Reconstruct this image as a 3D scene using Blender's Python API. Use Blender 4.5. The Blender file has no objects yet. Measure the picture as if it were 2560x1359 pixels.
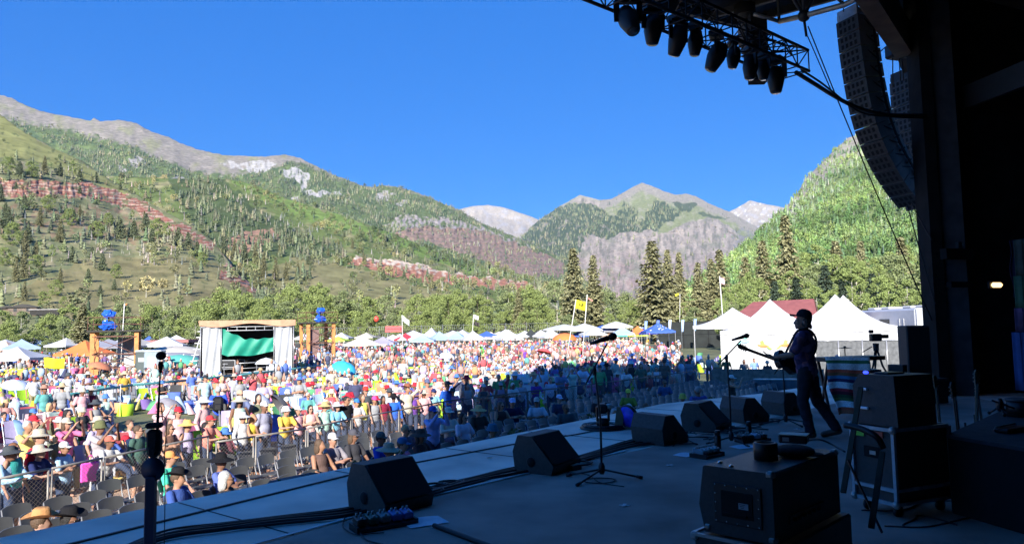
import bpy, bmesh, math, random
import numpy as np
from mathutils import Vector, Matrix, Euler
random.seed(7); RNG = np.random.default_rng(7)
PI = math.pi; R = math.radians
sc = bpy.context.scene
COL = sc.collection
# ------------------------------------------------------------------ camera, sky, sun, exposure
EYE = Vector((0, 0, 1.6)); FPX = 1800.0; PITCH = R(4.45); ROLL = R(-1.03)
CR = Matrix.Rotation(PI / 2 + PITCH, 3, 'X') @ Matrix.Rotation(ROLL, 3, 'Z')
cam = bpy.data.objects.new('camera', bpy.data.cameras.new('camera')); COL.objects.link(cam)
cam.data.sensor_width = 36; cam.data.lens = FPX / 2560 * 36; cam.data.clip_start = 0.05; cam.data.clip_end = 30000
cam.matrix_world = Matrix.Translation(EYE) @ CR.to_4x4()
sc.camera = cam
SUN_ELEV = R(25.5); SUN_DIR = Vector((.16, .987, 0)).normalized()          # way the light travels over the ground
world = bpy.data.worlds.new('World'); sc.world = world; world.use_nodes = True
wn = world.node_tree; bg = wn.nodes['Background']
sky = wn.nodes.new('ShaderNodeTexSky'); sky.sky_type = 'NISHITA'; sky.sun_disc = False
sky.sun_elevation = SUN_ELEV; sky.sun_rotation = math.atan2(-SUN_DIR.x, -SUN_DIR.y)
sky.altitude = 2700; sky.air_density = 1.0; sky.dust_density = 0.0; sky.ozone_density = 2.2
tint = wn.nodes.new('ShaderNodeMix'); tint.data_type = 'RGBA'; tint.blend_type = 'MULTIPLY'; tint.inputs[0].default_value = 1
tint.inputs[7].default_value = (.34, .92, 1.3, 1)
deep = wn.nodes.new('ShaderNodeMix'); deep.data_type = 'RGBA'; deep.inputs[0].default_value = .72; deep.inputs[7].default_value = (.0, 1.02, 4.7, 1)   # the thin, deep blue air of high altitude
wn.links.new(sky.outputs[0], tint.inputs[6]); wn.links.new(tint.outputs[2], deep.inputs[6]); wn.links.new(deep.outputs[2], bg.inputs[0]); bg.inputs[1].default_value = 0.083
sun = bpy.data.objects.new('sun', bpy.data.lights.new('sun', 'SUN')); COL.objects.link(sun)
sun.data.energy = 4.9; sun.data.angle = R(.55); sun.data.color = (1, .95, .86)
ldir = Vector((SUN_DIR.x * math.cos(SUN_ELEV), SUN_DIR.y * math.cos(SUN_ELEV), -math.sin(SUN_ELEV)))
sun.rotation_euler = ldir.to_track_quat('-Z', 'Y').to_euler()
sc.view_settings.view_transform = 'Standard'; sc.view_settings.look = 'None'
sc.view_settings.exposure = 1.1; sc.view_settings.gamma = 1
# ------------------------------------------------------------------ picture point -> place
def ray(px, py): return CR @ Vector(((px - 1280) / FPX, (679.5 - py) / FPX, -1))
def G(px, py, z=0.0):
    r = ray(px, py); t = (z - EYE.z) / r.z
    return EYE + r * t
def W(px, py, D):
    r = ray(px, py); return EYE + r * (D / r.y)
def pix(p):
    q = CR.transposed() @ (Vector(p) - EYE)
    return 1280 + FPX * q.x / -q.z, 679.5 - FPX * q.y / -q.z
GZ = -1.75                                                                  # lawn level; the stage deck is z = 0
S0 = G(400, 1262); S1 = G(1640, 1012)
SU = (S1 - S0); SU.z = 0; SU.normalize(); SN = Vector((-SU.y, SU.x, 0)); SANG = math.atan2(SU.y, SU.x)
def E(s, p, z=0.0): v = S0 + SU * s + SN * p; v.z = z; return v           # s along the stage front, p out towards the audience
def toE(v): d = Vector(v) - S0; return d.dot(SU), d.dot(SN)
# ------------------------------------------------------------------ noise
_P = np.random.default_rng(3).permutation(256); _P = np.concatenate([_P, _P, _P])
_GR = np.random.default_rng(4).normal(size=(256, 3)); _GR /= np.linalg.norm(_GR, axis=1)[:, None]
def pn(x, y, z=0.0):
    x, y, z = np.broadcast_arrays(np.asarray(x, float), np.asarray(y, float), np.asarray(z, float))
    xi, yi, zi = [np.floor(a).astype(int) for a in (x, y, z)]
    xf, yf, zf = x - xi, y - yi, z - zi
    u, v, w = [a * a * a * (a * (a * 6 - 15) + 10) for a in (xf, yf, zf)]
    def g(i, j, k):
        h = _P[(_P[(_P[(xi + i) & 255] + yi + j) & 255] + zi + k) & 255]
        gr = _GR[h]
        return gr[..., 0] * (xf - i) + gr[..., 1] * (yf - j) + gr[..., 2] * (zf - k)
    L = lambda a, b, t: a + (b - a) * t
    return L(L(L(g(0,0,0), g(1,0,0), u), L(g(0,1,0), g(1,1,0), u), v), L(L(g(0,0,1), g(1,0,1), u), L(g(0,1,1), g(1,1,1), u), v), w) * 1.6
def fbm(x, y, z=0.0, o=4):
    r = 0; a = 1; s = 0
    for i in range(o):
        r = r + a * pn(np.asarray(x) * 2**i + 7.3 * i, np.asarray(y) * 2**i, z + i * 3.1); s += a; a *= .5
    return r / s
def ridge(x, y, z=0.0, o=4):
    r = 0; a = 1; s = 0
    for i in range(o):
        r = r + a * (1 - 2 * np.abs(pn(np.asarray(x) * 2**i, np.asarray(y) * 2**i, z + i * 5.7))); s += a; a *= .5
    return r / s
# ------------------------------------------------------------------ materials
MATS = {}
def mat(name, col=(.5, .5, .5), rough=.7, var=.12, scale=8, bump=0.0, metal=0.0, spec=.5, emit=None, source=None, sheen=0, bscale=None, trans=0):
    """procedural Principled material; source: 'object' (object colour) or a colour attribute name"""
    if name in MATS: return MATS[name]
    m = bpy.data.materials.new(name); m.use_nodes = True; MATS[name] = m
    nt = m.node_tree; b = nt.nodes['Principled BSDF']; N = nt.nodes.new; L = nt.links.new
    b.inputs['Roughness'].default_value = rough; b.inputs['Metallic'].default_value = metal
    b.inputs['Specular IOR Level'].default_value = spec
    if sheen: b.inputs['Sheen Weight'].default_value = sheen
    if trans: b.inputs['Transmission Weight'].default_value = trans
    tc = N('ShaderNodeTexCoord'); no = N('ShaderNodeTexNoise'); no.inputs['Scale'].default_value = scale; no.inputs['Detail'].default_value = 5
    L(tc.outputs['Object'], no.inputs['Vector'])
    mr = N('ShaderNodeMapRange'); mr.inputs[1].default_value = .3; mr.inputs[2].default_value = .7
    mr.inputs[3].default_value = 1 - var; mr.inputs[4].default_value = 1 + var; L(no.outputs['Fac'], mr.inputs[0])
    mx = N('ShaderNodeVectorMath'); mx.operation = 'SCALE'; L(mr.outputs[0], mx.inputs['Scale'])
    if source == 'object':
        oi = N('ShaderNodeObjectInfo'); L(oi.outputs['Color'], mx.inputs[0])
    elif source:
        at = N('ShaderNodeAttribute'); at.attribute_name = source; L(at.outputs['Color'], mx.inputs[0])
    else: mx.inputs[0].default_value = col[:3]
    L(mx.outputs[0], b.inputs['Base Color'])
    if bump:
        bn = N('ShaderNodeBump'); bn.inputs['Strength'].default_value = bump; bn.inputs['Distance'].default_value = .02
        n2 = N('ShaderNodeTexNoise'); n2.inputs['Scale'].default_value = bscale or scale * 4; n2.inputs['Detail'].default_value = 6
        L(tc.outputs['Object'], n2.inputs['Vector']); L(n2.outputs['Fac'], bn.inputs['Height']); L(bn.outputs[0], b.inputs['Normal'])
    if emit:
        b.inputs['Emission Color'].default_value = (*emit[:3], 1); b.inputs['Emission Strength'].default_value = emit[3]
    return m
# ------------------------------------------------------------------ object helpers
def tag(o, label=None, cat=None, group=None, kind=None):
    if label: o['label'] = label
    if cat: o['category'] = cat
    if group: o['group'] = group
    if kind: o['kind'] = kind
    return o
def thing(name, label, cat, loc=(0, 0, 0), rz=0.0, group=None):
    o = bpy.data.objects.new(name, None); o.empty_display_size = .2; COL.objects.link(o)
    o.location = loc; o.rotation_euler = (0, 0, rz); return tag(o, label, cat, group)
def copy_tree(o, parent=None):
    c = o.copy(); COL.objects.link(c); c.parent = parent
    for ch in o.children: copy_tree(ch, c)
    return c
def mesh_np(name, V, F, m=None, cols=None, smooth=False, parent=None, midx=None):
    """V (n,3), F (m,3|4) arrays"""
    V = np.asarray(V, np.float32); F = np.asarray(F, np.int32); k = F.shape[1]
    me = bpy.data.meshes.new(name); me.vertices.add(len(V)); me.vertices.foreach_set('co', V.ravel())
    me.loops.add(F.size); me.loops.foreach_set('vertex_index', F.ravel())
    me.polygons.add(len(F)); me.polygons.foreach_set('loop_start', np.arange(0, F.size, k, dtype=np.int32))
    me.polygons.foreach_set('loop_total', np.full(len(F), k, np.int32))
    me.update(calc_edges=True)
    if cols is not None:
        a = me.color_attributes.new('Col', 'FLOAT_COLOR', 'POINT')
        c4 = np.ones((len(V), 4), np.float32); c4[:, :3] = cols; a.data.foreach_set('color', c4.ravel())
    for mm in (m if isinstance(m, (list, tuple)) else [m]):
        if mm: me.materials.append(mm)
    if midx is not None: me.polygons.foreach_set('material_index', np.asarray(midx, np.int32))
    if smooth: me.polygons.foreach_set('use_smooth', np.ones(len(F), bool))
    o = bpy.data.objects.new(name, me); COL.objects.link(o)
    if parent: o.parent = parent
    return o
class MB:
    def __init__(s): s.v = []; s.f = []; s.mi = []; s.sm = []; s.m = 0; s.T = None
    def add(s, vs, fs, smooth=False):
        n = len(s.v)
        if s.T is not None: vs = [s.T @ Vector(v) for v in vs]
        s.v += [tuple(v) for v in vs]; s.f += [tuple(i + n for i in f) for f in fs]
        s.mi += [s.m] * len(fs); s.sm += [smooth] * len(fs); return s
    def box(s, c, d, rz=0, rx=0, ry=0, bev=0):
        hx, hy, hz = d[0] / 2, d[1] / 2, d[2] / 2; M = Euler((rx, ry, rz)).to_matrix(); c = Vector(c)
        if bev <= 0:
            vs = [c + M @ Vector((x * hx, y * hy, z * hz)) for z in (-1, 1) for x, y in ((-1, -1), (1, -1), (1, 1), (-1, 1))]
            return s.add(vs, [(3, 2, 1, 0), (4, 5, 6, 7), (0, 1, 5, 4), (1, 2, 6, 5), (2, 3, 7, 6), (3, 0, 4, 7)])
        b = min(bev, hx, hy, hz) * .999
        rings = []
        for z, k in ((-hz, b), (-hz + b, 0), (hz - b, 0), (hz, b)):
            x, y = hx - k, hy - k
            rings.append([(-x + b * (k == 0), -y, z), (x - b * (k == 0), -y, z), (x, -y + b * (k == 0), z), (x, y - b * (k == 0), z),
                          (x - b * (k == 0), y, z), (-x + b * (k == 0), y, z), (-x, y - b * (k == 0), z), (-x, -y + b * (k == 0), z)])
        vs = [c + M @ Vector(p) for r_ in rings for p in r_]; fs = []
        for i in range(3):
            for j in range(8): fs.append((i * 8 + j, i * 8 + (j + 1) % 8, i * 8 + 8 + (j + 1) % 8, i * 8 + 8 + j))
        fs += [tuple(range(7, -1, -1)), tuple(range(24, 32))]
        return s.add(vs, fs)
    def bar(s, a, b, w, h=None, up=(0, 0, 1)):
        a, b = Vector(a), Vector(b); h = h or w; d = (b - a).normalized(); x = d.cross(Vector(up))
        if x.length < 1e-4: x = Vector((1, 0, 0))
        x.normalize(); y = x.cross(d); vs = [p + x * (i * w / 2) + y * (j * h / 2) for p in (a, b) for i, j in ((-1, -1), (1, -1), (1, 1), (-1, 1))]
        return s.add(vs, [(3, 2, 1, 0), (4, 5, 6, 7), (0, 1, 5, 4), (1, 2, 6, 5), (2, 3, 7, 6), (3, 0, 4, 7)])
    def tube(s, pts, r, n=8, cap=True):
        pts = [Vector(p) for p in pts]; rs = r if isinstance(r, (list, tuple)) else [r] * len(pts); vs = []; px = None
        for i, p in enumerate(pts):
            d = (pts[min(i + 1, len(pts) - 1)] - pts[max(i - 1, 0)])
            d = d.normalized() if d.length > 1e-9 else Vector((0, 0, 1))
            x = (px - d * px.dot(d)) if px is not None else d.cross(Vector((0, 0, 1)) if abs(d.z) < .95 else Vector((0, 1, 0)))
            x.normalize(); px = x; y = d.cross(x)
            vs += [p + (x * math.cos(2 * PI * k / n) + y * math.sin(2 * PI * k / n)) * rs[i] for k in range(n)]
        fs = [(i * n + k, i * n + (k + 1) % n, (i + 1) * n + (k + 1) % n, (i + 1) * n + k) for i in range(len(pts) - 1) for k in range(n)]
        if cap: fs += [tuple(range(n - 1, -1, -1)), tuple(range((len(pts) - 1) * n, len(pts) * n))]
        return s.add(vs, fs, n > 5)
    def lathe(s, prof, c=(0, 0, 0), n=16, M=None, cap=True):
        c = Vector(c); M = M or Matrix.Identity(3)
        vs = [c + M @ Vector((r * math.cos(2 * PI * k / n), r * math.sin(2 * PI * k / n), z)) for r, z in prof for k in range(n)]
        fs = [(i * n + k, i * n + (k + 1) % n, (i + 1) * n + (k + 1) % n, (i + 1) * n + k) for i in range(len(prof) - 1) for k in range(n)]
        if cap: fs += [tuple(range(n - 1, -1, -1)), tuple(range((len(prof) - 1) * n, len(prof) * n))]
        return s.add(vs, fs, n > 6)
    def ell(s, c, r, n=12, m=8, M=None):
        prof = [(max(.01, math.sin(PI * i / m)), -math.cos(PI * i / m)) for i in range(m + 1)]
        M = M or Matrix.Identity(3); r = r if isinstance(r, (list, tuple)) else (r, r, r)
        return s.lathe(prof, c, n, M @ Matrix.Diagonal(r))
    def prism(s, poly, a, b, M=None):
        """poly in xy extruded z a..b"""
        n = len(poly); M = M or Matrix.Identity(4)
        vs = [M @ Vector((x, y, z)) for z in (a, b) for x, y in poly]
        return s.add(vs, [tuple(range(n - 1, -1, -1)), tuple(range(n, 2 * n))] + [(i, (i + 1) % n, n + (i + 1) % n, n + i) for i in range(n)])
    def sheet(s, fn, nu, nv, smooth=True, thick=0):
        vs = [fn(i / nu, j / nv) for j in range(nv + 1) for i in range(nu + 1)]
        return s.add(vs, [(j * (nu + 1) + i, j * (nu + 1) + i + 1, (j + 1) * (nu + 1) + i + 1, (j + 1) * (nu + 1) + i) for j in range(nv) for i in range(nu)], smooth)
    def build(s, name, m, parent=None, loc=None, rz=None):
        me = bpy.data.meshes.new(name); me.from_pydata(s.v, [], s.f)
        for mm in (m if isinstance(m, (list, tuple)) else [m]): me.materials.append(mm)
        me.polygons.foreach_set('material_index', s.mi); me.polygons.foreach_set('use_smooth', s.sm); me.update()
        o = bpy.data.objects.new(name, me); COL.objects.link(o)
        if parent: o.parent = parent
        if loc is not None: o.location = loc
        if rz is not None: o.rotation_euler = (0, 0, rz)
        return o
def catenary(a, b, sag, n=12):
    a, b = Vector(a), Vector(b)
    return [a.lerp(b, i / n) - Vector((0, 0, sag * 4 * (i / n) * (1 - i / n))) for i in range(n + 1)]
def spline(pts, n=6):
    pts = [Vector(p) for p in pts]; out = []
    for i in range(len(pts) - 1):
        p0, p1, p2, p3 = pts[max(i - 1, 0)], pts[i], pts[i + 1], pts[min(i + 2, len(pts) - 1)]
        for k in range(n):
            t = k / n
            out.append(.5 * ((2 * p1) + (p2 - p0) * t + (2 * p0 - 5 * p1 + 4 * p2 - p3) * t * t + (3 * p1 - p0 - 3 * p2 + p3) * t**3))
    out.append(pts[-1]); return out
# ------------------------------------------------------------------ terrain
def interp(poly, x):
    p = np.array(sorted(poly), float); return np.interp(x, p[:, 0], p[:, 1])
def inpoly(x, y, poly):
    r = np.zeros(np.shape(x), bool); n = len(poly)
    for i in range(n):
        x1, y1 = poly[i]; x2, y2 = poly[(i + 1) % n]
        if y1 == y2: continue
        c = ((y1 > y) != (y2 > y)) & (x < (x2 - x1) * (y - y1) / (y2 - y1) + x1)
        r ^= c
    return r
CRn = np.array(CR)
def rays(px, py):
    d = np.stack([(px - 1280) / FPX, (679.5 - py) / FPX, -np.ones_like(px)], -1) @ CRn.T
    return d / d[..., 1:2]
C = lambda *a: np.array(a, float)
def mixc(c, m, new): return c * (1 - m[..., None]) + (new if np.ndim(new) > 1 else np.array(new, float)) * m[..., None]
GRASS, MEADOW, DRY = C(.16, .17, .08), C(.23, .215, .11), C(.27, .23, .14)
DARKF, ASPEN, GREY, RED, PALE, PINK, LAV = C(.055, .08, .035), C(.11, .17, .045), C(.30, .275, .24), C(.27, .115, .08), C(.48, .42, .34), C(.25, .165, .13), C(.285, .24, .205)
LAYERS = {}
tm = mat('hillside_soil_and_rock', source='Col', rough=.95, var=.28, scale=.06, bump=.0, spec=.1)
def terrain(key, name, crest, foot, Df, Dc, x0, x1, nu, nv, amp, color, gamma=1.0, cliffs=(), nz=1.0):
    px = np.linspace(x0, x1, nu)[None, :].repeat(nv, 0); t = np.linspace(0, 1, nv)[:, None].repeat(nu, 1)
    cy = interp(crest, px); fy = interp(foot, px)
    py = fy + (cy - fy) * t + fbm(px / 14, px * 0 + 3.3, o=4) * 3.2 * nz * t ** 14
    D0, D1 = (interp(Df, px) if isinstance(Df, list) else Df), (interp(Dc, px) if isinstance(Dc, list) else Dc)
    cs = sum(interp(crest, px + q) for q in range(-90, 91, 15)) / 13; tt = np.clip((py - fy) / (cs - fy), 0, 1.2)     # depth follows the broad shape of the slope, not each notch of the skyline
    D = D0 * (D1 / D0) ** (tt ** gamma)
    # relief: gullies and spurs change the distance (real depth) and a little the height
    sc_ = D1 if np.ndim(D1) else D1
    fade = np.clip(1 - (t - .86) / .14, .12, 1) * np.clip(t / .08, 0, 1)
    g1 = ridge(px / 150, py / 210, 1.7, 3) * .62 + fbm(px / 60, py / 50, 4.4, 3) * .4
    for poly, step, stren in cliffs:                                        # ledges: the rock steps back at each stratum
        m = inpoly(px + fbm(px / 20, py / 20, 9) * 14, py + fbm(px / 25, py / 25, 5) * 8, poly)
        ph = (py + fbm(px / 60, py / 60, 2) * 9) / step
        st = (np.floor(ph) + np.clip((ph - np.floor(ph)) * 3, 0, 1)) * step - py
        g1 = g1 + m * (stren * (st / step) + .5 * fbm(px / 9, py / 22, 6.6, 3))
    D = D * (1 + amp * g1 * fade)
    dz = fbm(px / 18, py / 12, 8.8, 4) * amp * .10 * D * fade * .22
    P = np.array(EYE) + rays(px, py) * D[..., None]; P[..., 2] += dz
    # the far side of the ridge falls away behind the crest
    back = P[-1:].copy(); rr = rays(px[-1:], py[-1:]); outs = []
    for k, (f, dr) in enumerate(((1.04, .02), (1.15, .16), (1.35, .5), (1.6, 1.0))):
        q = P[-1:].copy(); q[..., :2] = q[..., :2] * f; q[..., 2] = P[-1:, :, 2] * (1 - dr); outs.append(q)
    A = np.concatenate([P] + outs, 0); n2 = A.shape[0]
    col = color(px, py, t, P); col = np.clip(col, .02, .75)
    cc = np.concatenate([col] + [col[-1:]] * len(outs), 0)
    idx = np.arange(n2 * nu).reshape(n2, nu)
    F = np.stack([idx[:-1, :-1], idx[:-1, 1:], idx[1:, 1:], idx[1:, :-1]], -1).reshape(-1, 4)
    o = mesh_np(name, A.reshape(-1, 3), F, tm, cc.reshape(-1, 3)); tag(o, kind='structure')
    LAYERS[key] = (px, py, P, x0, x1, nu, nv); return o
N_ = lambda px, py, s, z=0, o=4: fbm(px / s + py / s * .35, py / (s * .6) - px / s * .25, z, o)
S_ = lambda v, a, b: np.clip((v - a) / (b - a), 0, 1)
def warp(px, py, a=16): return px + fbm(px / 26, py / 26, 1, 3) * a * 1.6, py + fbm(px / 26, py / 26, 2, 3) * a
SKY3 = [(-140,205),(-60,215),(0,238),(30,245),(60,262),(110,280),(180,293),(225,303),(235,295),(250,303),(300,300),(340,308),(380,330),(420,342),(450,358),(500,375),(560,388),(620,390),(660,392),(690,388),(715,386),(750,395),(790,415),(830,435),(860,445),(900,462),(930,468),(960,463),(1000,468),(1040,480),(1080,495),(1110,510),(1150,525),(1200,555),(1260,580),(1310,600),(1350,618),(1400,640),(1500,700),(1600,760)]
SKY4 = [(1150,640),(1300,592),(1330,565),(1350,548),(1400,515),(1430,498),(1450,487),(1470,492),(1500,500),(1530,497),(1560,480),(1590,463),(1605,457),(1625,463),(1660,478),(1690,487),(1715,484),(1740,490),(1770,507),(1800,520),(1820,527),(1870,555),(1900,570),(1960,600),(2100,660)]
SKY5 = [(1080,560),(1150,522),(1180,515),(1220,512),(1260,518),(1310,535),(1345,548),(1400,580),(1480,620)]
SKY6 = [(1740,580),(1820,530),(1850,515),(1875,500),(1900,507),(1940,515),(1970,520),(2040,540),(2120,580)]
H1C = [(-140,262),(-60,270),(0,286),(60,330),(130,368),(210,405),(260,440),(320,475),(400,522),(470,560),(530,600),(550,625),(600,690),(680,740),(760,775),(900,800)]
H2C = [(200,440),(300,440),(400,446),(500,448),(570,447),(640,463),(700,490),(760,510),(850,535),(950,572),(1050,612),(1150,650),(1250,672),(1330,692),(1400,715),(1500,745),(1600,775)]
H7C = [(1680,770),(1760,705),(1820,650),(1860,618),(1900,578),(1960,522),(1995,482),(2010,452),(2040,420),(2080,380),(2120,347),(2150,330),(2200,290),(2280,250),(2400,230),(2560,225)]
RED1 = [(-140,440),(0,447),(90,450),(180,456),(280,470),(330,492),(400,532),(470,566),(538,606),(528,632),(485,604),(430,576),(370,545),(300,512),(230,497),(140,492),(60,494),(-140,488)]
RED1b = [(560,655),(640,690),(655,740),(600,720),(545,690)]
RED2 = [(880,640),(1000,652),(1100,676),(1190,690),(1310,702),(1345,725),(1250,724),(1150,708),(1060,704),(960,682),(880,660)]
PINK3 = [(985,580),(1060,565),(1180,572),(1240,590),(1320,620),(1400,650),(1420,690),(1300,690),(1180,640),(1060,602),(1000,600)]
GREY3 = [(960,560),(1010,530),(1060,545),(1110,540),(1190,560),(1260,590),(1330,620),(1330,640),(1190,590),(1060,575),(1000,585)]
WHITE3 = [(560,402),(600,404),(655,398),(690,412),(660,428),(610,428),(570,418)]
WHITE3b = [(705,420),(750,418),(770,440),(765,470),(790,480),(850,478),(860,488),(790,492),(755,478),(735,452),(710,440)]
def col1(px, py, t, P):
    wx, wy = warp(px, py); n = N_(px, py, 60); c = np.zeros(px.shape + (3,)) + GRASS
    c = mixc(c, S_(n, -.05, .3), MEADOW); c = mixc(c, S_(N_(px, py, 30, 5), .05, .3) * .8, DRY)
    c = mixc(c, inpoly(wx, wy, [(-200,290),(10,292),(90,345),(200,405),(290,460),(330,490),(180,440),(80,400),(-200,380)]) * .85, C(.24, .24, .085))
    c = mixc(c, inpoly(wx, wy, [(-200,500),(300,520),(560,620),(560,640),(200,590),(-200,600)]) * S_(N_(px, py, 22, 7), -.1, .2) * .55, C(.27, .145, .10))
    c = mixc(c, inpoly(wx, wy, [(60,720),(230,640),(500,640),(620,700),(640,790),(0,790)]) * .7, C(.22, .185, .085))
    m = inpoly(wx, wy, RED1) | inpoly(wx, wy, RED1b)
    st = .5 + .5 * np.sin((py + fbm(px / 60, py / 60, 2) * 9) * .9)
    c = mixc(c, m * 1.0, RED); c = mixc(c, m * S_(N_(px * .5, py * 1.6, 18, 3) + .5 * (st - .5), -.05, .2), C(.42, .30, .22)); c = mixc(c, m * S_(N_(px, py, 24, 44), .08, .22), C(.15, .14, .07)); c = mixc(c, m * S_(N_(px, py, 9, 13), .15, .3), C(.20, .07, .05))
    c = mixc(c, S_(N_(px, py, 16, 15), .22, .36) * .6, DARKF)
    return c
def col2(px, py, t, P):
    wx, wy = warp(px, py); n = N_(px, py, 50, 3); c = np.zeros(px.shape + (3,)) + C(.12, .155, .05)
    c = mixc(c, S_(n, 0, .3), MEADOW); c = mixc(c, inpoly(wx, wy, [(570,440),(700,490),(860,540),(1050,612),(1200,660),(1200,690),(1000,620),(800,560),(620,480)]) * .9, C(.15, .22, .055))
    c = mixc(c, inpoly(wx, wy, [(600,720),(740,640),(900,670),(1080,720),(1300,760),(1300,800),(600,800)]) * .75, C(.22, .19, .095))
    c = mixc(c, inpoly(wx, wy, [(420,440),(560,450),(640,520),(800,600),(860,640),(640,640),(560,660),(480,560)]) * .8, DARKF)
    m = inpoly(wx, wy, RED2).astype(float); c = mixc(c, m, C(.36, .165, .11)); c = mixc(c, m * S_(N_(px, py, 14, 3) - (py - interp([(880,648),(1100,685),(1340,712)], px)) * .03, .0, .2), C(.52, .42, .33))
    m = inpoly(wx, wy, [(560,600),(620,580),(680,570),(700,600),(640,615),(600,640),(560,630)]).astype(float); c = mixc(c, m * .8, C(.36, .2, .14))
    return c
def col3(px, py, t, P):
    wx, wy = warp(px, py); d = py - interp(SKY3, px)
    c = np.zeros(px.shape + (3,)) + C(.10, .13, .05); c = mixc(c, S_(N_(px, py, 40, 2), -.05, .2), DARKF * 1.3)
    c = mixc(c, S_(N_(px, py, 26, 9), .15, .32) * .8, C(.16, .21, .075))
    lim = interp([(-100,60),(0,60),(150,30),(230,45),(330,60),(450,62),(560,50),(640,38),(720,20),(800,6),(900,2),(1600,0)], px)
    m = S_(lim + N_(px, py, 22, 4) * 22 - d, -4, 6); c = mixc(c, m, C(.22, .195, .165)); 
    c = mixc(c, m * S_(N_(px * .6, py * 1.6, 30, 6), -.1, .35), C(.27, .235, .20)); c = mixc(c, m * S_(N_(px, py, 48, 12), .0, .3) * .9, C(.21, .205, .12))
    c = mixc(c, m * S_(fbm(px / 16 - py / 30, py / 26, 16), .12, .34) * .6, C(.19, .165, .15))
    for pl in (WHITE3, WHITE3b):
        q = inpoly(wx, wy, pl).astype(float); c = mixc(c, q * S_(N_(px * 2.2, py * .7, 16, 8), -.32, .0), C(.36, .34, .32)); 
    q = inpoly(wx, wy, GREY3).astype(float); c = mixc(c, q * S_(N_(px * 1.8, py * .8, 16, 8), -.15, .1), C(.31, .265, .25))
    q = inpoly(wx, wy, PINK3).astype(float); c = mixc(c, q, PINK); c = mixc(c, q * S_(np.sin(py * .7 + fbm(px / 40, py / 40) * 5), -.2, .5) * .6, C(.21, .15, .125)); c = mixc(c, q * S_(N_(px * 1.6, py, 14, 8), .05, .25) * .7, C(.14, .13, .09))
    for a, b, rr in ((345, 405, 22), (445, 450, 14), (300, 420, 10), (740, 496, 10), (640, 520, 8), (960, 492, 18), (1010, 505, 12)):
        q = (((wx - a) / rr) ** 2 + ((wy - b) / (rr * .6)) ** 2 < 1).astype(float); c = mixc(c, q * .9, C(.34, .31, .29))
    q = (((wx - 410) / 26) ** 2 + ((wy - 446) / 7) ** 2 < 1).astype(float); c = mixc(c, q * .9, C(.32, .25, .09))
    return c
def col4(px, py, t, P):
    wx, wy = warp(px, py, 12); d = py - interp(SKY4, px)
    c = np.zeros(px.shape + (3,)) + LAV
    c = mixc(c, S_(N_(px * 1.7, py * .6, 20, 3), -.05, .2) * .7, C(.17, .155, .13)); c = mixc(c, S_(N_(px * 1.7, py * .55, 30, 6), .03, .22), C(.36, .30, .25))
    c = mixc(c, S_(py, 620, 670) * S_(N_(px * 1.2, py, 30, 7), -.2, .2) * .5, C(.31, .20, .19)); c = mixc(c, S_(fbm(px / 11, py / 34, 40), .16, .3) * .7, C(.13, .125, .10)); c = mixc(c, S_(N_(px, py, 60, 44), .1, .3) * .5, C(.16, .17, .11))  # dark vertical streaks paint shaded crevices into the rock colour
    up = [(1380,530),(1430,505),(1520,520),(1600,468),(1700,495),(1790,530),(1870,560),(1940,610),(1860,590),(1780,540),(1700,560),(1650,590),(1600,560),(1520,560),(1450,560)]
    c = mixc(c, inpoly(wx, wy, up) * 1.0, C(.20, .215, .105)); c = mixc(c, inpoly(wx, wy, up) * S_(N_(px, py, 20, 2), .0, .3) * .5, C(.33, .30, .24))
    c = mixc(c, S_(26 + N_(px, py, 20, 5) * 16 - d, -2, 8) * (px > 1500), C(.26, .23, .19)); c = mixc(c, S_(8 - d, -2, 6) * (px < 1500), C(.30, .28, .22))
    df = [(1300,590),(1350,545),(1420,508),(1480,510),(1530,540),(1560,512),(1590,520),(1600,560),(1640,500),(1665,510),(1700,530),(1690,545),(1640,580),(1620,575),(1560,580),(1520,600),(1470,585),(1440,640),(1400,690),(1340,650)]
    c = mixc(c, inpoly(wx, wy, df) * S_(N_(px * 1.3, py * .6, 14, 8), -.32, -.1), C(.06, .08, .045))
    df = [(1690,505),(1740,512),(1720,530),(1695,525)]; c = mixc(c, inpoly(wx, wy, df) * .9, C(.06, .08, .045))
    c = mixc(c, inpoly(wx, wy, [(1750,525),(1820,545),(1800,550),(1750,535)]) * .9, C(.07, .09, .05))
    c = mixc(c, inpoly(wx, wy, [(1830,560),(1930,600),(1900,650),(1830,640)]) * S_(N_(px, py, 18, 8), -.1, .1) * .6, C(.17, .17, .18))
    return c
def colfar(px, py, t, P):
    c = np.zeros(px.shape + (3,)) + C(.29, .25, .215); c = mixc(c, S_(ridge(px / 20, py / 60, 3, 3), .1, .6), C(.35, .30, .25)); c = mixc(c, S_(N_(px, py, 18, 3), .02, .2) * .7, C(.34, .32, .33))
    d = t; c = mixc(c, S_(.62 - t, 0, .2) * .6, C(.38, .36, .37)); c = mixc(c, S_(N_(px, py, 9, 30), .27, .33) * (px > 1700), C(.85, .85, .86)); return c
def col7(px, py, t, P):
    n = N_(px, py, 60, 3); c = np.zeros(px.shape + (3,)) + C(.17, .22, .08); c = mixc(c, S_(n, 0, .25), C(.21, .26, .10)); c = mixc(c, S_(N_(px, py, 30, 5), .1, .3), C(.09, .12, .05))
    d = py - interp(H7C, px); c = mixc(c, S_(30 + 30 * N_(px, py, 30, 9) - d * .6, -8, 8) * (px > 1960), C(.30, .27, .22)); return c
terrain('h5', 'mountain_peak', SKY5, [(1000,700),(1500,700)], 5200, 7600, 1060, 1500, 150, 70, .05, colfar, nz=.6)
terrain('h6', 'mountain_peak', SKY6, [(1700,700),(2200,700)], 5200, 7600, 1720, 2140, 150, 70, .05, colfar, nz=.6)
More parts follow.
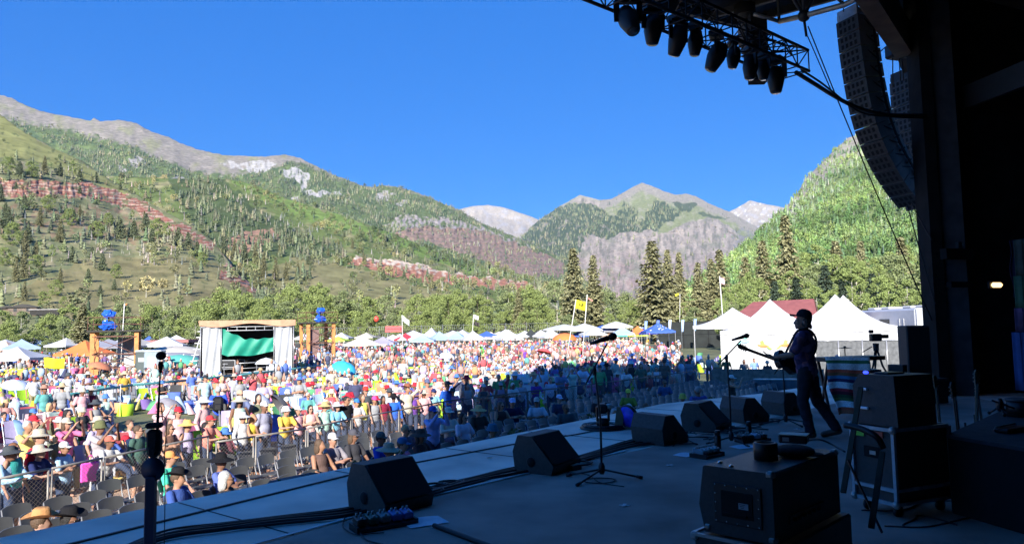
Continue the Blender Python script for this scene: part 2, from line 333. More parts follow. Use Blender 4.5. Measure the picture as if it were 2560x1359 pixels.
terrain('h4', 'mountain', SKY4, [(1000,780),(2200,780)], 1900, 5000, 1140, 2110, 420, 200, .034, col4, nz=.5, cliffs=[([(1380,700),(1480,600),(1640,590),(1760,560),(1900,600),(1900,720),(1380,760)], 26, .2)])
terrain('h3', 'mountain_ridge', SKY3, [(-200,820),(1700,820)], 1100, 2900, -150, 1620, 760, 260, .030, col3, nz=1.0, cliffs=[(PINK3, 11, .3), (GREY3, 30, .2), (WHITE3, 18, .2), (WHITE3b, 18, .2)])
terrain('h2', 'hills', H2C, [(100,838),(1700,815)], 420, [(200,1000),(700,1150),(1200,1050),(1600,700)], 190, 1600, 560, 190, .035, col2, cliffs=[(RED2, 9, .2)])
terrain('h1', 'hillside', H1C, [(-200,858),(950,835)], 250, [(-140,900),(300,820),(600,520),(900,330)], -150, 900, 560, 260, .024, col1, cliffs=[(RED1, 13, .3), (RED1b, 10, .2)])
terrain('h7', 'hillside', H7C, [(1600,822),(2700,800)], [(1680,190),(2200,190),(2560,190)], [(1680,260),(1900,650),(2150,1000),(2560,1000)], 1680, 2600, 300, 140, .05, col7, nz=2.2)
# ------------------------------------------------------------------ forests too many to count
def t_conifer(tiers, n, rr):
    V = [(0, 0, 1.0)]; F = []; k = 0
    V = []; 
    for i in range(tiers):
        z0 = .06 + .88 * i / tiers; z1 = min(1, z0 + 1.25 / tiers + .08); r = .2 * (1 - i / tiers) ** .8 + .02; b = len(V)
        for j in range(n):
            a = 2 * PI * j / n + i; q = r * (1 if j % 2 else .72); V.append((q * math.cos(a), q * math.sin(a), z0 + (.03 if j % 2 else -.02)))
        V.append((0, 0, z1)); F += [(b + j, b + (j + 1) % n, b + n) for j in range(n)]
    return np.array(V), np.array(F)
def t_round(seed, n=26, fl=.34):
    r = np.random.default_rng(seed); V = []; F = []
    for i in range(n):
        th = r.uniform(0, 2 * PI); zz = r.uniform(-1, 1); q = r.uniform(.55, 1) ; rr = math.sqrt(1 - zz * zz)
        c = np.array((rr * math.cos(th) * .27 * q, rr * math.sin(th) * .27 * q, .6 + zz * .34 * q)); b = len(V)
        fl_ = .085 * fl; ax = r.uniform(-1.5, 1.5, size=(3, 3)) * fl_
        for k in range(3): V.append(tuple(c + ax[k]))
        V.append(tuple(c + r.uniform(-1.5, 1.5, size=3) * fl_)); F += [(b, b + 1, b + 2), (b, b + 2, b + 3), (b + 1, b + 2, b + 3)]
    for k in range(3):
        a = k * 2.1; V.append((.012 * math.cos(a), .012 * math.sin(a), 0))
    V.append((0, 0, .6)); b = len(V) - 4; F += [(b, b + 1, b + 3), (b + 1, b + 2, b + 3), (b + 2, b, b + 3)]
    return np.array(V), np.array(F)
def scatter(key, N, dens, seed, hmin=9, hmax=17, rmargin=None):
    """returns positions, kinds, heights for trees that stand on a hill"""
    px, py, P, x0, x1, nu, nv = LAYERS[key]; r = np.random.default_rng(seed)
    u = r.uniform(0, nu - 1.01, N); v = r.uniform(.5, nv - 1.2, N); i, j = v.astype(int), u.astype(int); fu, fv = u - j, v - i
    def bl(A):
        a = (fu, fv) if A.ndim == 2 else (fu[:, None], fv[:, None])
        return (A[i, j] * (1 - a[0]) + A[i, j + 1] * a[0]) * (1 - a[1]) + (A[i + 1, j] * (1 - a[0]) + A[i + 1, j + 1] * a[0]) * a[1]
    qx, qy, q = bl(px), bl(py), bl(P); d = dens(qx, qy)                    # dict kind -> density
    keep = r.uniform(size=N); kind = np.full(N, -1); acc = np.zeros(N)
    for k in range(3):
        m = (kind < 0) & (keep >= acc) & (keep < acc + d[k]); kind[m] = k; acc = acc + d[k]
    h = r.uniform(hmin, hmax, N); ok = kind >= 0
    return q[ok], kind[ok], h[ok], qx[ok], qy[ok]
TC = [t_conifer(5, 7, 0), t_conifer(3, 5, 0)]; TR = [t_round(s, 100, .52) for s in range(3)]; TRm = [t_round(s + 9, 44, .75) for s in range(3)]; TRs = [t_round(s + 5, 16, 1) for s in range(3)]
def forest(name, label, Q, kinds, hs, seed, detail=True, parts_=None):
    r = np.random.default_rng(seed); VV, FF, CC = [], [], []; base = 0
    for k in range(3):
        idx = np.where(kinds == k)[0]
        if not len(idx): continue
        for s in range(3):
            ii = idx[s::3]
            if not len(ii): continue
            V, F = (TC[0] if detail else TC[1]) if k != 1 else (TRm if parts_ else (TR if detail else TRs))[s]
            n = len(ii); a = r.uniform(0, 2 * PI, n); ca, sa = np.cos(a)[:, None], np.sin(a)[:, None]
            w = r.uniform(.8, 1.25, n)[:, None] * ((.8 if parts_ else 1.15) if k == 1 else (.5 if k == 2 else 1)); X = (V[None, :, 0] * ca - V[None, :, 1] * sa) * w; Y = (V[None, :, 0] * sa + V[None, :, 1] * ca) * w
            h = hs[ii][:, None] * (1 if k != 2 else .8) * r.uniform(.45, 1.15, n)[:, None]; jit = r.normal(0, .018, (n, len(V)))
            pts = np.stack([X * h * (1 + jit), Y * h * (1 + jit), V[None, :, 2] * h - .3], -1) + Q[ii][:, None, :]
            gain = C(.98, 1.32, 1.0) if parts_ else 1.0; basec = {0: C(.165, .18, .105), 1: C(.25, .27, .125), 2: C(.29, .27, .24)}[k]
            st_ = fbm(Q[ii][:, 0] / 60, Q[ii][:, 2] / 28 + Q[ii][:, 1] / 200, 1.5, 3); br = (r.uniform(.75, 1.25, n) * (1 + 1.1 * st_))[:, None, None].clip(.45, 1.7); hue = r.normal(0, .06, (n, 1, 3)); hue[..., 0] += (.35 * st_)[:, None]; cl = basec * gain * br * (1 + hue) * r.uniform(.8, 1.2, (n, len(V), 1))
            if k == 1: cl[:, -4:, :] = C(.5, .48, .42)
            VV.append(pts.reshape(-1, 3)); CC.append(cl.reshape(-1, 3)); FF.append((F[None] + base + np.arange(n)[:, None, None] * len(V)).reshape(-1, 3)); base += n * len(V)
    fm = mat('forest_foliage', source='Col', rough=.9, var=.25, scale=.6, spec=.15)
    o = mesh_np(name, np.concatenate(VV), np.concatenate(FF), fm, np.clip(np.concatenate(CC), .015, .7)); return tag(o, label, 'forest', kind='stuff')
def gate(px, py, *specs):
    """specs: (polygon, (conifer, aspen, dead)); the last that matches wins"""
    wx, wy = warp(px, py, 14); out = [np.zeros(px.shape) for _ in range(3)]
    for poly, d in specs:
        m = inpoly(wx, wy, poly) if poly else np.ones(px.shape, bool)
        for k in range(3): out[k] = np.where(m, d[k], out[k])
    n = np.clip(.75 + 2.2 * N_(px, py, 34, 21), .05, 1.5); return [o * n for o in out]
def d3(px, py):
    d = py - interp(SKY3, px); lim = interp([(-100,70),(0,64),(150,34),(230,48),(330,66),(450,70),(560,60),(640,48),(700,30),(800,8),(900,2),(1600,0)], px)
    g = gate(px, py, (None, (.34, .20, .05)), ([(560,400),(640,385),(720,400),(880,450),(900,520),(800,520),(700,480)], (.95, .02, .0)), ([(930,460),(1100,500),(1250,580),(1340,615),(1340,640),(900,600)], (.85, .04, .05)),
             (GREY3, (.12, .02, .04)), (PINK3, (.10, .04, .03)), (WHITE3, (.02, 0, 0)), (WHITE3b, (.03, 0, 0)), ([(150,340),(420,400),(420,440),(330,470),(200,400)], (.75, .2, .02)))
    k = d > lim - 6; return [a * k for a in g]
def d2(px, py): return gate(px, py, (None, (.16, .22, .06)), ([(420,430),(560,440),(640,510),(820,600),(860,650),(640,660),(560,680),(480,560)], (.9, .06, .05)), ([(570,460),(640,470),(760,540),(800,600),(680,570),(600,520)], (.02, .15, .55)),
        ([(580,440),(700,490),(860,540),(1060,620),(1200,665),(1100,660),(900,620),(760,560),(640,500)], (.05, .55, .02)), ([(680,640),(900,680),(1080,720),(1300,765),(1300,800),(560,790)], (.05, .09, .01)),
        ([(960,600),(1200,660),(1400,715),(1400,760),(1320,730),(1200,700),(1000,650)], (.6, .3, .05)), (RED2, (.05, .03, 0)))
def d1(px, py): return gate(px, py, (None, (.11, .08, .03)), ([(-200,300),(60,330),(260,450),(160,430),(-200,380)], (.0, .05, .0)), ([(-200,385),(160,400),(340,490),(400,520),(200,455),(-200,440)], (.32, .32, .06)), (RED1, (.04, .01, .02)),
        ([(-200,505),(230,515),(430,590),(540,640),(500,650),(200,600),(-200,620)], (.38, .12, .12)), ([(180,610),(440,620),(480,660),(300,665)], (.0, .3, .4)), ([(60,700),(230,650),(620,700),(640,790),(60,790)], (.03, .04, .0)))
def d7(px, py):
    d = py - interp(H7C, px); g = gate(px, py, (None, (.22, .75, .06)), ([(1940,440),(2040,400),(2150,330),(2300,250),(2300,360),(2150,440),(2020,540),(1900,620)], (.3, .25, .4)), ([(2180,430),(2280,480),(2320,560),(2250,560)], (.1, .3, .5)))
    return g
def d4(px, py): return gate(px, py, (None, (.06, .0, .02)), ([(1300,590),(1350,545),(1420,508),(1480,510),(1530,540),(1560,512),(1590,520),(1600,560),(1640,500),(1665,510),(1700,530),(1640,580),(1560,580),(1520,600),(1470,585),(1440,640),(1400,690),(1340,650)], (.75, 0, .0)))
a = scatter('h4', 22000, d4, 5, 16, 26); forest('mountain_forest', 'dark conifer forest on the flanks of the central grey mountain', a[0], a[1], a[2], 1, False)
a = scatter('h3', 56000, d3, 6, 9, 18); forest('ridge_forest', 'mixed conifer and aspen forest covering the long mountain ridge', a[0], a[1], a[2], 2, False)
a = scatter('h2', 10500, d2, 7, 6, 13); forest('hill_forest', 'green forest on the middle hill beneath the ridge', a[0], a[1], a[2], 3)
a = scatter('h1', 5000, d1, 8, 5, 11); forest('hillside_forest', 'scattered trees and scrub over the red cliff hillside', a[0], a[1], a[2], 4)
a = scatter('h7', 24000, d7, 9, 4.5, 8.5); forest('slope_forest', 'dense aspen forest up the steep slope behind the white tents', a[0], a[1], a[2], 5, True, 1)
# ------------------------------------------------------------------ single trees
leaf = {'ash': mat('green_leaves', (.23, .28, .09), .85, .3, 1.2, spec=.25), 'aspen': mat('aspen_leaves', (.24, .30, .10), .85, .3, 1.2, spec=.25),
        'spruce': mat('spruce_needles', (.28, .27, .14), .9, .3, 1.5, spec=.2), 'pine': mat('fir_needles', (.19, .22, .12), .9, .3, 1.5, spec=.2), 'blue': mat('blue_spruce_needles', (.06, .085, .055), .9, .3, 1.5, spec=.2),
        'willow': mat('willow_leaves', (.21, .25, .11), .85, .3, 1.2, spec=.25)}
bark = mat('brown_bark', (.16, .125, .09), .9, .3, 6, .4); wbark = mat('white_aspen_bark', (.50, .47, .40), .8, .25, 5, .3)
def leafcards(centers, rad, per, size, seed, flat=.8, nrm=None):
    r = np.random.default_rng(seed); V = []; n = len(centers)
    c = np.repeat(np.array(centers), per, 0); rr = np.repeat(np.array(rad), per)
    d = r.normal(size=c.shape); d /= np.linalg.norm(d, axis=1)[:, None]; p = c + d * (rr * r.uniform(.35, 1, len(c)) ** .6)[:, None] * np.array((1, 1, flat))
    a = r.normal(size=c.shape); a /= np.linalg.norm(a, axis=1)[:, None]; b = np.cross(a, r.normal(size=c.shape)); b /= np.linalg.norm(b, axis=1)[:, None]
    s = (size * r.uniform(.6, 1.3, len(c)))[:, None]
    V = np.stack([p - a * s, p + b * s * .55, p + a * s, p - b * s * .55], 1).reshape(-1, 3)
    return V, np.arange(len(V)).reshape(-1, 4)
def limbs(mb, rnd, H, r0, n, h0, spread, lean=0):
    top = Vector((lean, 0, H)); pts = [Vector((0, 0, -.3)), Vector((rnd.uniform(-.1, .1), 0, H * .3)), Vector((lean * .5, rnd.uniform(-.15, .15), H * .65)), top]
    mb.tube(spline(pts, 3), [r0 * (1 - .85 * i / 9) for i in range(10)], 6)
    for i in range(n):
        z = H * (h0 + (1 - h0) * i / n * .85); a = i * 2.4 + rnd.uniform(-.4, .4); L = spread * rnd.uniform(.6, 1) * (1 - .5 * i / n); p = Vector((lean * z / H * .6, 0, z))
        q = p + Vector((math.cos(a) * L, math.sin(a) * L, L * .55)); mb.tube([p, p.lerp(q, .5) - Vector((0, 0, L * .06)), q], [r0 * .42, r0 * .25, r0 * .08], 4)
def decid(kind, H, w, seed, trunkmat, h0=.18, per=130, nclump=46, size=.19):
    rnd = random.Random(seed); root = thing(kind + '_tree', '', 'tree'); mb = MB(); limbs(mb, rnd, H * .86, H * .011 + .04, 9, h0 + .1, w * .42)
    if trunkmat is wbark and h0 > .3: pass
    mb.build('trunk', trunkmat, root); cs, rs = [], []
    for i in range(nclump):
        t = rnd.random() ** .85; z = H * (h0 + (1 - h0) * t); ww = w / 2 * math.sin(PI * min(1, max(.06, (t * .86 + .12)))) ** .7; a = rnd.uniform(0, 2 * PI); q = math.sqrt(rnd.uniform(.15, 1))
        cs.append((math.cos(a) * ww * q, math.sin(a) * ww * q, z - H * .03)); rs.append(rnd.uniform(.55, 1.0) * w * .15)
    V, F = leafcards(cs, rs, per, size, seed, .75); o = mesh_np('crown', V, F, leaf[{'cottonwood': 'ash', 'aspen': 'aspen', 'willow': 'willow'}[kind]], parent=root); return root
def spruce(name, H, w, seed, lm, dens=1.0, h0=.06, droop=.35):
    r = np.random.default_rng(seed); root = thing(name, '', 'tree'); mb = MB(); mb.tube([(0, 0, -.3), (0, 0, H * .5), (0, 0, H * .99)], [H * .013, H * .008, .02], 6); mb.build('trunk', bark, root)
    V = []; nl = int(H / .27)
    for i in range(nl):
        t = i / nl; z = H * (h0 + (1 - h0) * t); rad = w / 2 * (1 - t) ** .78 * r.uniform(.72, 1.08) + .12; nb = max(4, int((9 if t < .8 else 6) * dens))
        for k in range(nb):
            a = r.uniform(0, 2 * PI); L = rad * r.uniform(.6, 1.12); dr = droop * (1 - t * .9) * r.uniform(.5, 1.3); ca, sa = math.cos(a), math.sin(a)
            ns = max(2, int(L / .42))
            for s in range(ns):
                q = (s + .6) / ns; base = np.array((ca * L * q, sa * L * q, z - dr * L * q * q + .12 * L * max(0, q - .7) * 3)); wd = .30 * (1.15 - .5 * q) + .05
                for e in range(3):
                    an = a + r.uniform(-1.1, 1.1); ln = r.uniform(.3, .62); up = r.uniform(-1.1, .1)
                    d = np.array((math.cos(an) * ln, math.sin(an) * ln, up * ln)); sd = np.array((-math.sin(an), math.cos(an), r.uniform(-1, 1))) * wd * .5
                    V += [base - sd * .6, base + d * .6 - sd, base + d, base + sd]
    V = np.array(V); mesh_np('crown', V, np.arange(len(V)).reshape(-1, 4), lm, parent=root); return root
PROTO = {}; TLAB = {}
def plant_tree(kind, proto, p, h, label, group, w=1.0, rz=None):
    h = h * (1.12 if group.startswith('trees along') else 1.0)
    """place a copy of a tree; h = height wanted"""
    root, H = PROTO[proto]; c = root if not root.get('used') else copy_tree(root); root['used'] = 1
    k = h / H; c.location = p; c.name = (root.name.split('.')[0]); c.scale = (k * w, k * w, k); c.rotation_euler = (0, 0, random.uniform(0, 6.28) if rz is None else rz); TLAB.setdefault(label, []).append(c); c['label'] = label; c['group'] = group; return c
for i in range(4): PROTO['c%d' % i] = (decid('cottonwood', 12, 8.5 + i * .5, 20 + i, bark, .10, 150, 52), 12)
for i in range(3): PROTO['a%d' % i] = (decid('aspen', 14, 5.4 + i * .4, 30 + i, wbark, .34, 120, 40, .17), 14)
for i in range(2): PROTO['w%d' % i] = (decid('willow', 11, 7.5, 40 + i, wbark, .16, 120, 46, .18), 11)
for i in range(3): PROTO['s%d' % i] = (spruce('spruce_tree', 18, 6.2 + .5 * i, 50 + i, leaf['spruce'], 1.0), 18)
PROTO['b0'] = (spruce('blue_spruce_tree', 14, 5.6, 60, leaf['blue'], 1.2, .03), 14)
for i in range(2): PROTO['f%d' % i] = (spruce('fir_tree', 11, 5.6, 70 + i, leaf['pine'], 1.25, .05, .15), 11)
def ground_z(D): return GZ if D < 120 else GZ + (D - 120) * .018
rt = random.Random(5)
def at_tree(px, pytop, D, **k):
    z0 = ground_z(D); p = W(px, pytop, D); return Vector((p.x, p.y, z0)), p.z - z0
# tall spruces against the sky of the valley
tall = [(1432, 618, 150, 's0', 1.0, 'tallest spruce behind the yellow flag, standing left of its twin'), (1482, 636, 156, 's1', .85, 'slender spruce right behind the yellow flag pole'), (1629, 600, 150, 's2', 1.12, 'tallest broad spruce in the middle of the valley treeline'),
        (1668, 622, 158, 's1', .8, 'narrow spruce immediately right of the tallest valley spruce'), (1696, 628, 165, 's0', .7, 'third spruce in the clump right of the tallest one'), (1744, 654, 150, 's2', .85, 'short dark spruce between the spruce clump and the flagpole pair'),
        (1798, 622, 162, 's0', .95, 'pointed spruce rising left of the wooded slope'), (1775, 645, 155, 's1', .9, 'spruce with a ragged top beside the pointed slope spruce'), (1296, 722, 165, 's1', .9, 'small spruce among the cottonwoods left of the yellow flag'),
        (1862, 640, 118, 's2', .9, 'spruce at the foot of the slope above the first white tent'), (1962, 535, 112, 's0', .8, 'very tall spruce leaning over the red roofed shed'), (1905, 600, 112, 's1', .9, 'tall spruce left of the red roofed shed'),
        (208, 762, 100, 's2', 1.35, 'big olive spruce between the camera tower and the cottonwoods'), (2088, 600, 128, 's1', .9, 'spruce on the wooded slope above the twin peaked tents'), (2150, 600, 140, 's2', .7, 'dark spruce high on the wooded slope near the speaker array'), (2250, 590, 122, 's0', .9, 'spruce on the slope beneath the hanging speaker array')]
for px, py, D, pr, w, lb in tall:
    p, h = at_tree(px, py, D); plant_tree('spruce', pr, p, h, lb, 'tall spruces', w * 1.28)
for px, py, D, lb in ((1990, 690, 92, 'dark blue spruce directly behind the middle white tent'), (2060, 660, 98, 'dark blue spruce between the two tallest white tents'), (2105, 700, 88, 'small dark spruce behind the twin peaked tents'), (2180, 680, 96, 'dark blue spruce behind the grey bus'), (2232, 720, 90, 'small dark spruce above the roof of the bus'), (1935, 700, 95, 'dark spruce behind the red shed roof')):
    p, h = at_tree(px, py, D); plant_tree('blue', 'b0', p, h, lb, 'dark blue spruces behind the tents', 1.1)
# cottonwoods along the far side of the lawn
tops = [(-60,770),(0,770),(60,790),(100,800),(140,790),(190,778),(240,775),(300,762),(360,768),(420,768),(480,762),(540,742),(580,735),(620,722),(660,745),(700,738),(760,716),(810,712),(850,735),(900,752),(960,742),(1010,758),(1060,745),(1120,722),(1160,735),(1210,760),(1260,745),(1310,735),(1370,712),(1400,730),(1460,750),(1530,708),(1580,742),(1630,760),(1680,735),(1720,728),(1760,745),(1800,740)]
MARKS = [(20, 'left edge behind the pale canopies'), (150, 'the orange canopy'), (290, 'the left camera tower'), (420, 'the low red roof'), (560, 'the green draped booth'), (680, 'the right end of the booth'), (800, 'the right camera tower'), (920, 'the red banner'), (1010, 'the pale pennant'), (1180, 'the black and white flag'), (1300, 'the row of white canopies'), (1450, 'the yellow flag'), (1600, 'the blue starred canopy'), (1720, 'the black screen fence'), (1850, 'the first white marquee')]
def near_mark(px): return min(MARKS, key=lambda m: abs(m[0] - px))[1]
seen = {}
def uniq(lb, extra=('further back', 'closer in', 'lower', 'taller', 'thinner', 'fuller')):
    k = seen.get(lb, 0); seen[lb] = k + 1; return lb
k = 0
for row, (D0, dx, dy, sc_) in enumerate(((172, 0, 0, 1.0), (160, 30, 26, .8), (149, 10, 46, .62))):
    px = -60
    while px < 1840:
        ty = interp(tops, px + 0.0) + dy + rt.uniform(-8, 14); D = (D0 if px > 700 else D0 - 42) + rt.uniform(-8, 8); p, h = at_tree(px + rt.uniform(-10, 10), float(ty), D)
        pr = rt.choice(['c0', 'c1', 'c2', 'c3', 'w0', 'w1'] if px < 1350 else ['c0', 'w0', 'w1', 'a0', 'a1', 'c2'])
        ad = ['tall', 'middle height', 'low'][row]; lf = {'c': 'bushy bright green cottonwood', 'w': 'loose pale green willow', 'a': 'thin white trunked aspen'}[pr[0]]
        if h > 2.5: plant_tree('', pr, p, h, '%s %s behind %s' % (ad, lf, near_mark(px)), 'trees along the far side of the lawn', rt.uniform(.85, 1.2) if pr[0] != 'a' else 1)
        px += rt.uniform(48, 74) * (1 if row == 0 else (1.15 if row == 1 else 1.7)); 
# aspens on the right, trunks showing
ra = random.Random(11)
def slope_z(px, D):
    return ground_z(D)
for row, (D0, ytop, step) in enumerate(((92, (750, 722, 705, 700, 700), 38), (106, (735, 690, 668, 660, 655), 36), (122, (720, 662, 628, 612, 605), 44))):
    px = 1800 + row * 12
    while px < 2360:
        ty = np.interp(px, (1800, 1900, 2050, 2200, 2360), ytop) + ra.uniform(-30, 30); D = D0 + ra.uniform(-6, 6); z0 = ground_z(D) + row * 1.5
        q = W(px, float(ty), D); h = q.z - z0
        if not (row == 0 and 1860 < px < 2010 and ra.random() < .3):
            plant_tree('', ra.choice(['a0', 'a1', 'a2', 'a1', 'w0']), Vector((q.x, q.y, z0)), h, '%s aspen with white trunk %s' % (['front row', 'second row', 'rear row'][row], ['behind the first white marquee', 'above the red shed roof', 'behind the tallest white tents', 'behind the grey bus', 'beside the stage wall'][min(4, int((px - 1800) / 112))]), 'aspens behind the white tents', 1.0)
        px += ra.uniform(step * .7, step * 1.3)
# single conifers and round trees on the near hillside
rh = random.Random(21); P1 = LAYERS['h1']
def on_layer(key, px, py):
    a, b, P, *_ = LAYERS[key]; j = int(np.argmin(np.abs(a[0] - px))); i = int(np.argmin(np.abs(b[:, j] - py))); return Vector(P[i, j])
hill = [(30,610,60),(62,640,70),(100,560,50),(20,560,50),(150,600,60),(175,560,44),(200,545,40),(120,520,40),(60,520,40),(240,590,46),(270,560,34),(300,590,50),(335,590,46),(365,570,44),(395,590,52),(420,600,50),(445,610,48),(470,618,44),(380,605,40),(255,672,44),(292,690,36),(60,690,66),(40,700,60),(90,680,52),(150,700,40),(20,430,44),(50,436,40),(80,440,44),(112,430,46),(150,436,34),(180,440,44),(200,446,30),(240,450,26),(300,470,20),(492,640,42),(505,660,36),(90,640,44),(180,650,40),(10,660,50),(230,640,30),(330,545,26),(360,552,30),(70,600,46),(0,500,46),(14,540,40),(130,650,44),(220,700,36),(250,735,30),(40,470,20),(285,720,28),(160,760,26),(200,480,22),(140,735,44),(60,745,50),(110,760,40),(0,735,36)]
for i, (px, py, s) in enumerate(hill):
    q = on_layer('h1', px, py + 4); D = q.y; h = s * D / FPX * 1.02; red = py < 480
    pr = rh.choice(['f0', 'f1', 'f0', 's1', 'c1'] if i % 5 else ['c2', 'a1'])
    zone = 'above the red cliff band' if py < 490 else ('on the red soil below the cliff band' if py < 600 else ('in the middle of the dry meadow slope' if py < 690 else 'low on the meadow near the farmhouses'))
    kn = {'f': 'dark green fir', 's': 'slender dark spruce', 'c': 'round green tree', 'a': 'pale aspen'}[pr[0]]
    pos = 'far left' if px < 60 else ('left' if px < 200 else ('centre' if px < 350 else 'right'))
    plant_tree('', pr, q - Vector((0, 0, .4)), h, '%s %s, %s' % (kn, zone.replace('in the middle of the dry meadow slope', 'on the mid meadow').replace('low on the meadow near the farmhouses', 'near the farmhouses'), {'far left': 'far left', 'left': 'left part', 'centre': 'centre part', 'right': 'right part'}[pos]), 'single trees on the near hillside', 1.25 if pr[0] in 'fs' else 1)
for (px, py, s) in [(560,640,50),(585,650,54),(610,655,50),(640,660,56),(660,690,60),(690,700,60),(715,700,50),(745,690,40),(640,720,46),(700,640,34),(880,620,26),(910,660,30),(960,700,28),(860,600,22),(1010,700,26),(1080,720,30),(770,660,24),(820,640,22),(540,690,44),(520,720,40)]:
    q = on_layer('h2', px, py); h = s * q.y / FPX
    plant_tree('', rh.choice(['f0', 'f1', 's0', 's1']), q - Vector((0, 0, .4)), h, 'dark conifer %s of the middle hill' % ('in the gully' if px < 760 else 'on the dry flank'), 'single conifers on the middle hill', 1.2)

ORD = ['first', 'second', 'third', 'fourth', 'fifth', 'sixth', 'seventh', 'eighth', 'ninth', 'tenth', 'eleventh', 'twelfth']
for lb, L in TLAB.items():
    if len(L) > 1:
        L.sort(key=lambda c: pix(c.location)[0])
        for i, c in enumerate(L): c['label'] = '%s, %s from left' % (lb, ORD[min(i, 11)])
# ------------------------------------------------------------------ ground, stage deck, stage building
def flat(name, poly, z, m, kind='structure', th=None, sub=0):
    mb = MB(); 
    if th: mb.prism([(p[0], p[1]) for p in poly], z - th, z)
    else: mb.add([(p[0], p[1], z) for p in poly], [tuple(range(len(poly)))])
    o = mb.build(name, m); return tag(o, kind=kind) if kind else o
def Ep(pts): return [(E(s, p).x, E(s, p).y) for s, p in pts]
lawn_m = mat('worn_lawn', (.135, .14, .06), .95, .45, .35, .3, bscale=30); n_ = lawn_m.node_tree.nodes
flat('lawn', [(-5000, -800), (5000, -800), (5000, 9000), (-5000, 9000)], GZ, lawn_m)
path_m = mat('tan_wood_chips', (.50, .34, .24), .95, .35, 1.2, .5, bscale=40)
flat('path', Ep([(-14, -.02), (42, -3), (42, 9.6), (20, 10.5), (3, 14), (-14, 17)]), GZ + .006, path_m)

deck_m = mat('worn_grey_stage_paint', (.84, .69, .58), .6, .30, .9, .12, bscale=60, spec=.35)
front = [(-12, 0), (10.3, 0), (13, -.85), (15.3, -1.25), (20, -3), (26, -6)]
flat('stage_floor', Ep(front + [(26, -18), (-12, -18)]), 0, deck_m, th=.16)
mb = MB(); mb.prism(Ep([(s, p - .06) for s, p in front] + [(26, -18), (-12, -18)]), GZ + .01, -.162); tag(mb.build('stage_base', mat('black_stage_skirt', (.02, .02, .022), .9)), kind='structure')
seam_m = mat('black_rubber_strip', (.008, .008, .01), .6)
def ribbon(name, pts, w, z, m, th=.012):
    mb = MB(); 
    for a, b in zip(pts, pts[1:]): mb.bar((a[0], a[1], z), (b[0], b[1], z), w, th)
    return mb.build(name, m)
o = ribbon('floor_strip', Ep([(-12, -.72), (-1, -.70), (1.9, -.40), (4.5, -.62), (5.8, -.86), (7.4, -1.0)]), .03, .007, seam_m); tag(o, 'thin black rubber strip along the front of the grey deck', 'floor strip')
car_m = mat('dark_blue_grey_carpet', (.45, .35, .30), .95, .30, 1.1, .5, bscale=260, spec=.1)
mb = MB(); mb.add([(x, y, .008) for x, y in Ep([(-.45, -1.95), (1.5, -1.93), (2.8, -2.03), (5.1, -2.30), (8.3, -2.55), (11.8, -2.9), (14.4, -4.1), (14.4, -4.9), (8.5, -8.6), (-.45, -8.6)])], [tuple(range(10))])
tag(mb.build('carpet', car_m), 'dark blue grey stage carpet under the musician and amplifiers', 'carpet')
o = ribbon('tape_strip', Ep([(-.45, -1.9), (1.5, -1.88), (2.8, -1.98), (4.9, -2.2)]), .035, .012, mat('white_gaffer_tape', (.62, .62, .62), .6), .006); tag(o, 'white tape strip along the front edge of the carpet', 'tape')
# building
blk = mat('black_painted_plywood', (.012, .012, .013), .85, .4, 3, .2, spec=.15)
stl = mat('grey_painted_steel', (.06, .062, .07), .6, .25, 4, .1)
tan = mat('brown_glulam_beam', (.14, .085, .055), .7, .25, 3, .15)
bld = thing('stage_building', 'black open fronted stage house with roof, header beam and wing wall', 'building', (0, 0, 0))
HZ = 8.0
mb = MB()
def wall(a, b, z0, z1, th=.2): mb.prism([(a[0], a[1]), (b[0], b[1]), (b[0] + th * (b[1] - a[1]) / math.dist(a, b), b[1] - th * (b[0] - a[0]) / math.dist(a, b)), (a[0] + th * (b[1] - a[1]) / math.dist(a, b), a[1] - th * (b[0] - a[0]) / math.dist(a, b))], z0, z1)
wall(Ep([(15.0, -4.3)])[0], Ep([(17.5, -7.2)])[0], 0, 11.2); mb.build('side_wall', blk, bld)
mb = MB(); wall(Ep([(17.5, -7.2)])[0], Ep([(18.6, -18.3)])[0], 0, 11.2); wall(Ep([(20.5, -18.2)])[0], Ep([(-6.8, -18.2)])[0], 0, 8.2); wall(Ep([(-6.8, -18.2)])[0], Ep([(-12, -18.2)])[0], 0, 21); mb.build('back_wall', blk, bld)
mb = MB(); wall(Ep([(-12, -18)])[0], Ep([(-12, -13)])[0], 0, 21); wall(Ep([(-5.6, -13)])[0], Ep([(-5.2, -1.9)])[0], 0, HZ); wall(Ep([(-12, -13)])[0], Ep([(-5.6, -13)])[0], 0, 21); mb.build('side_wall', blk, bld)  # left walls out of view, placed and raised to keep sun off the stage
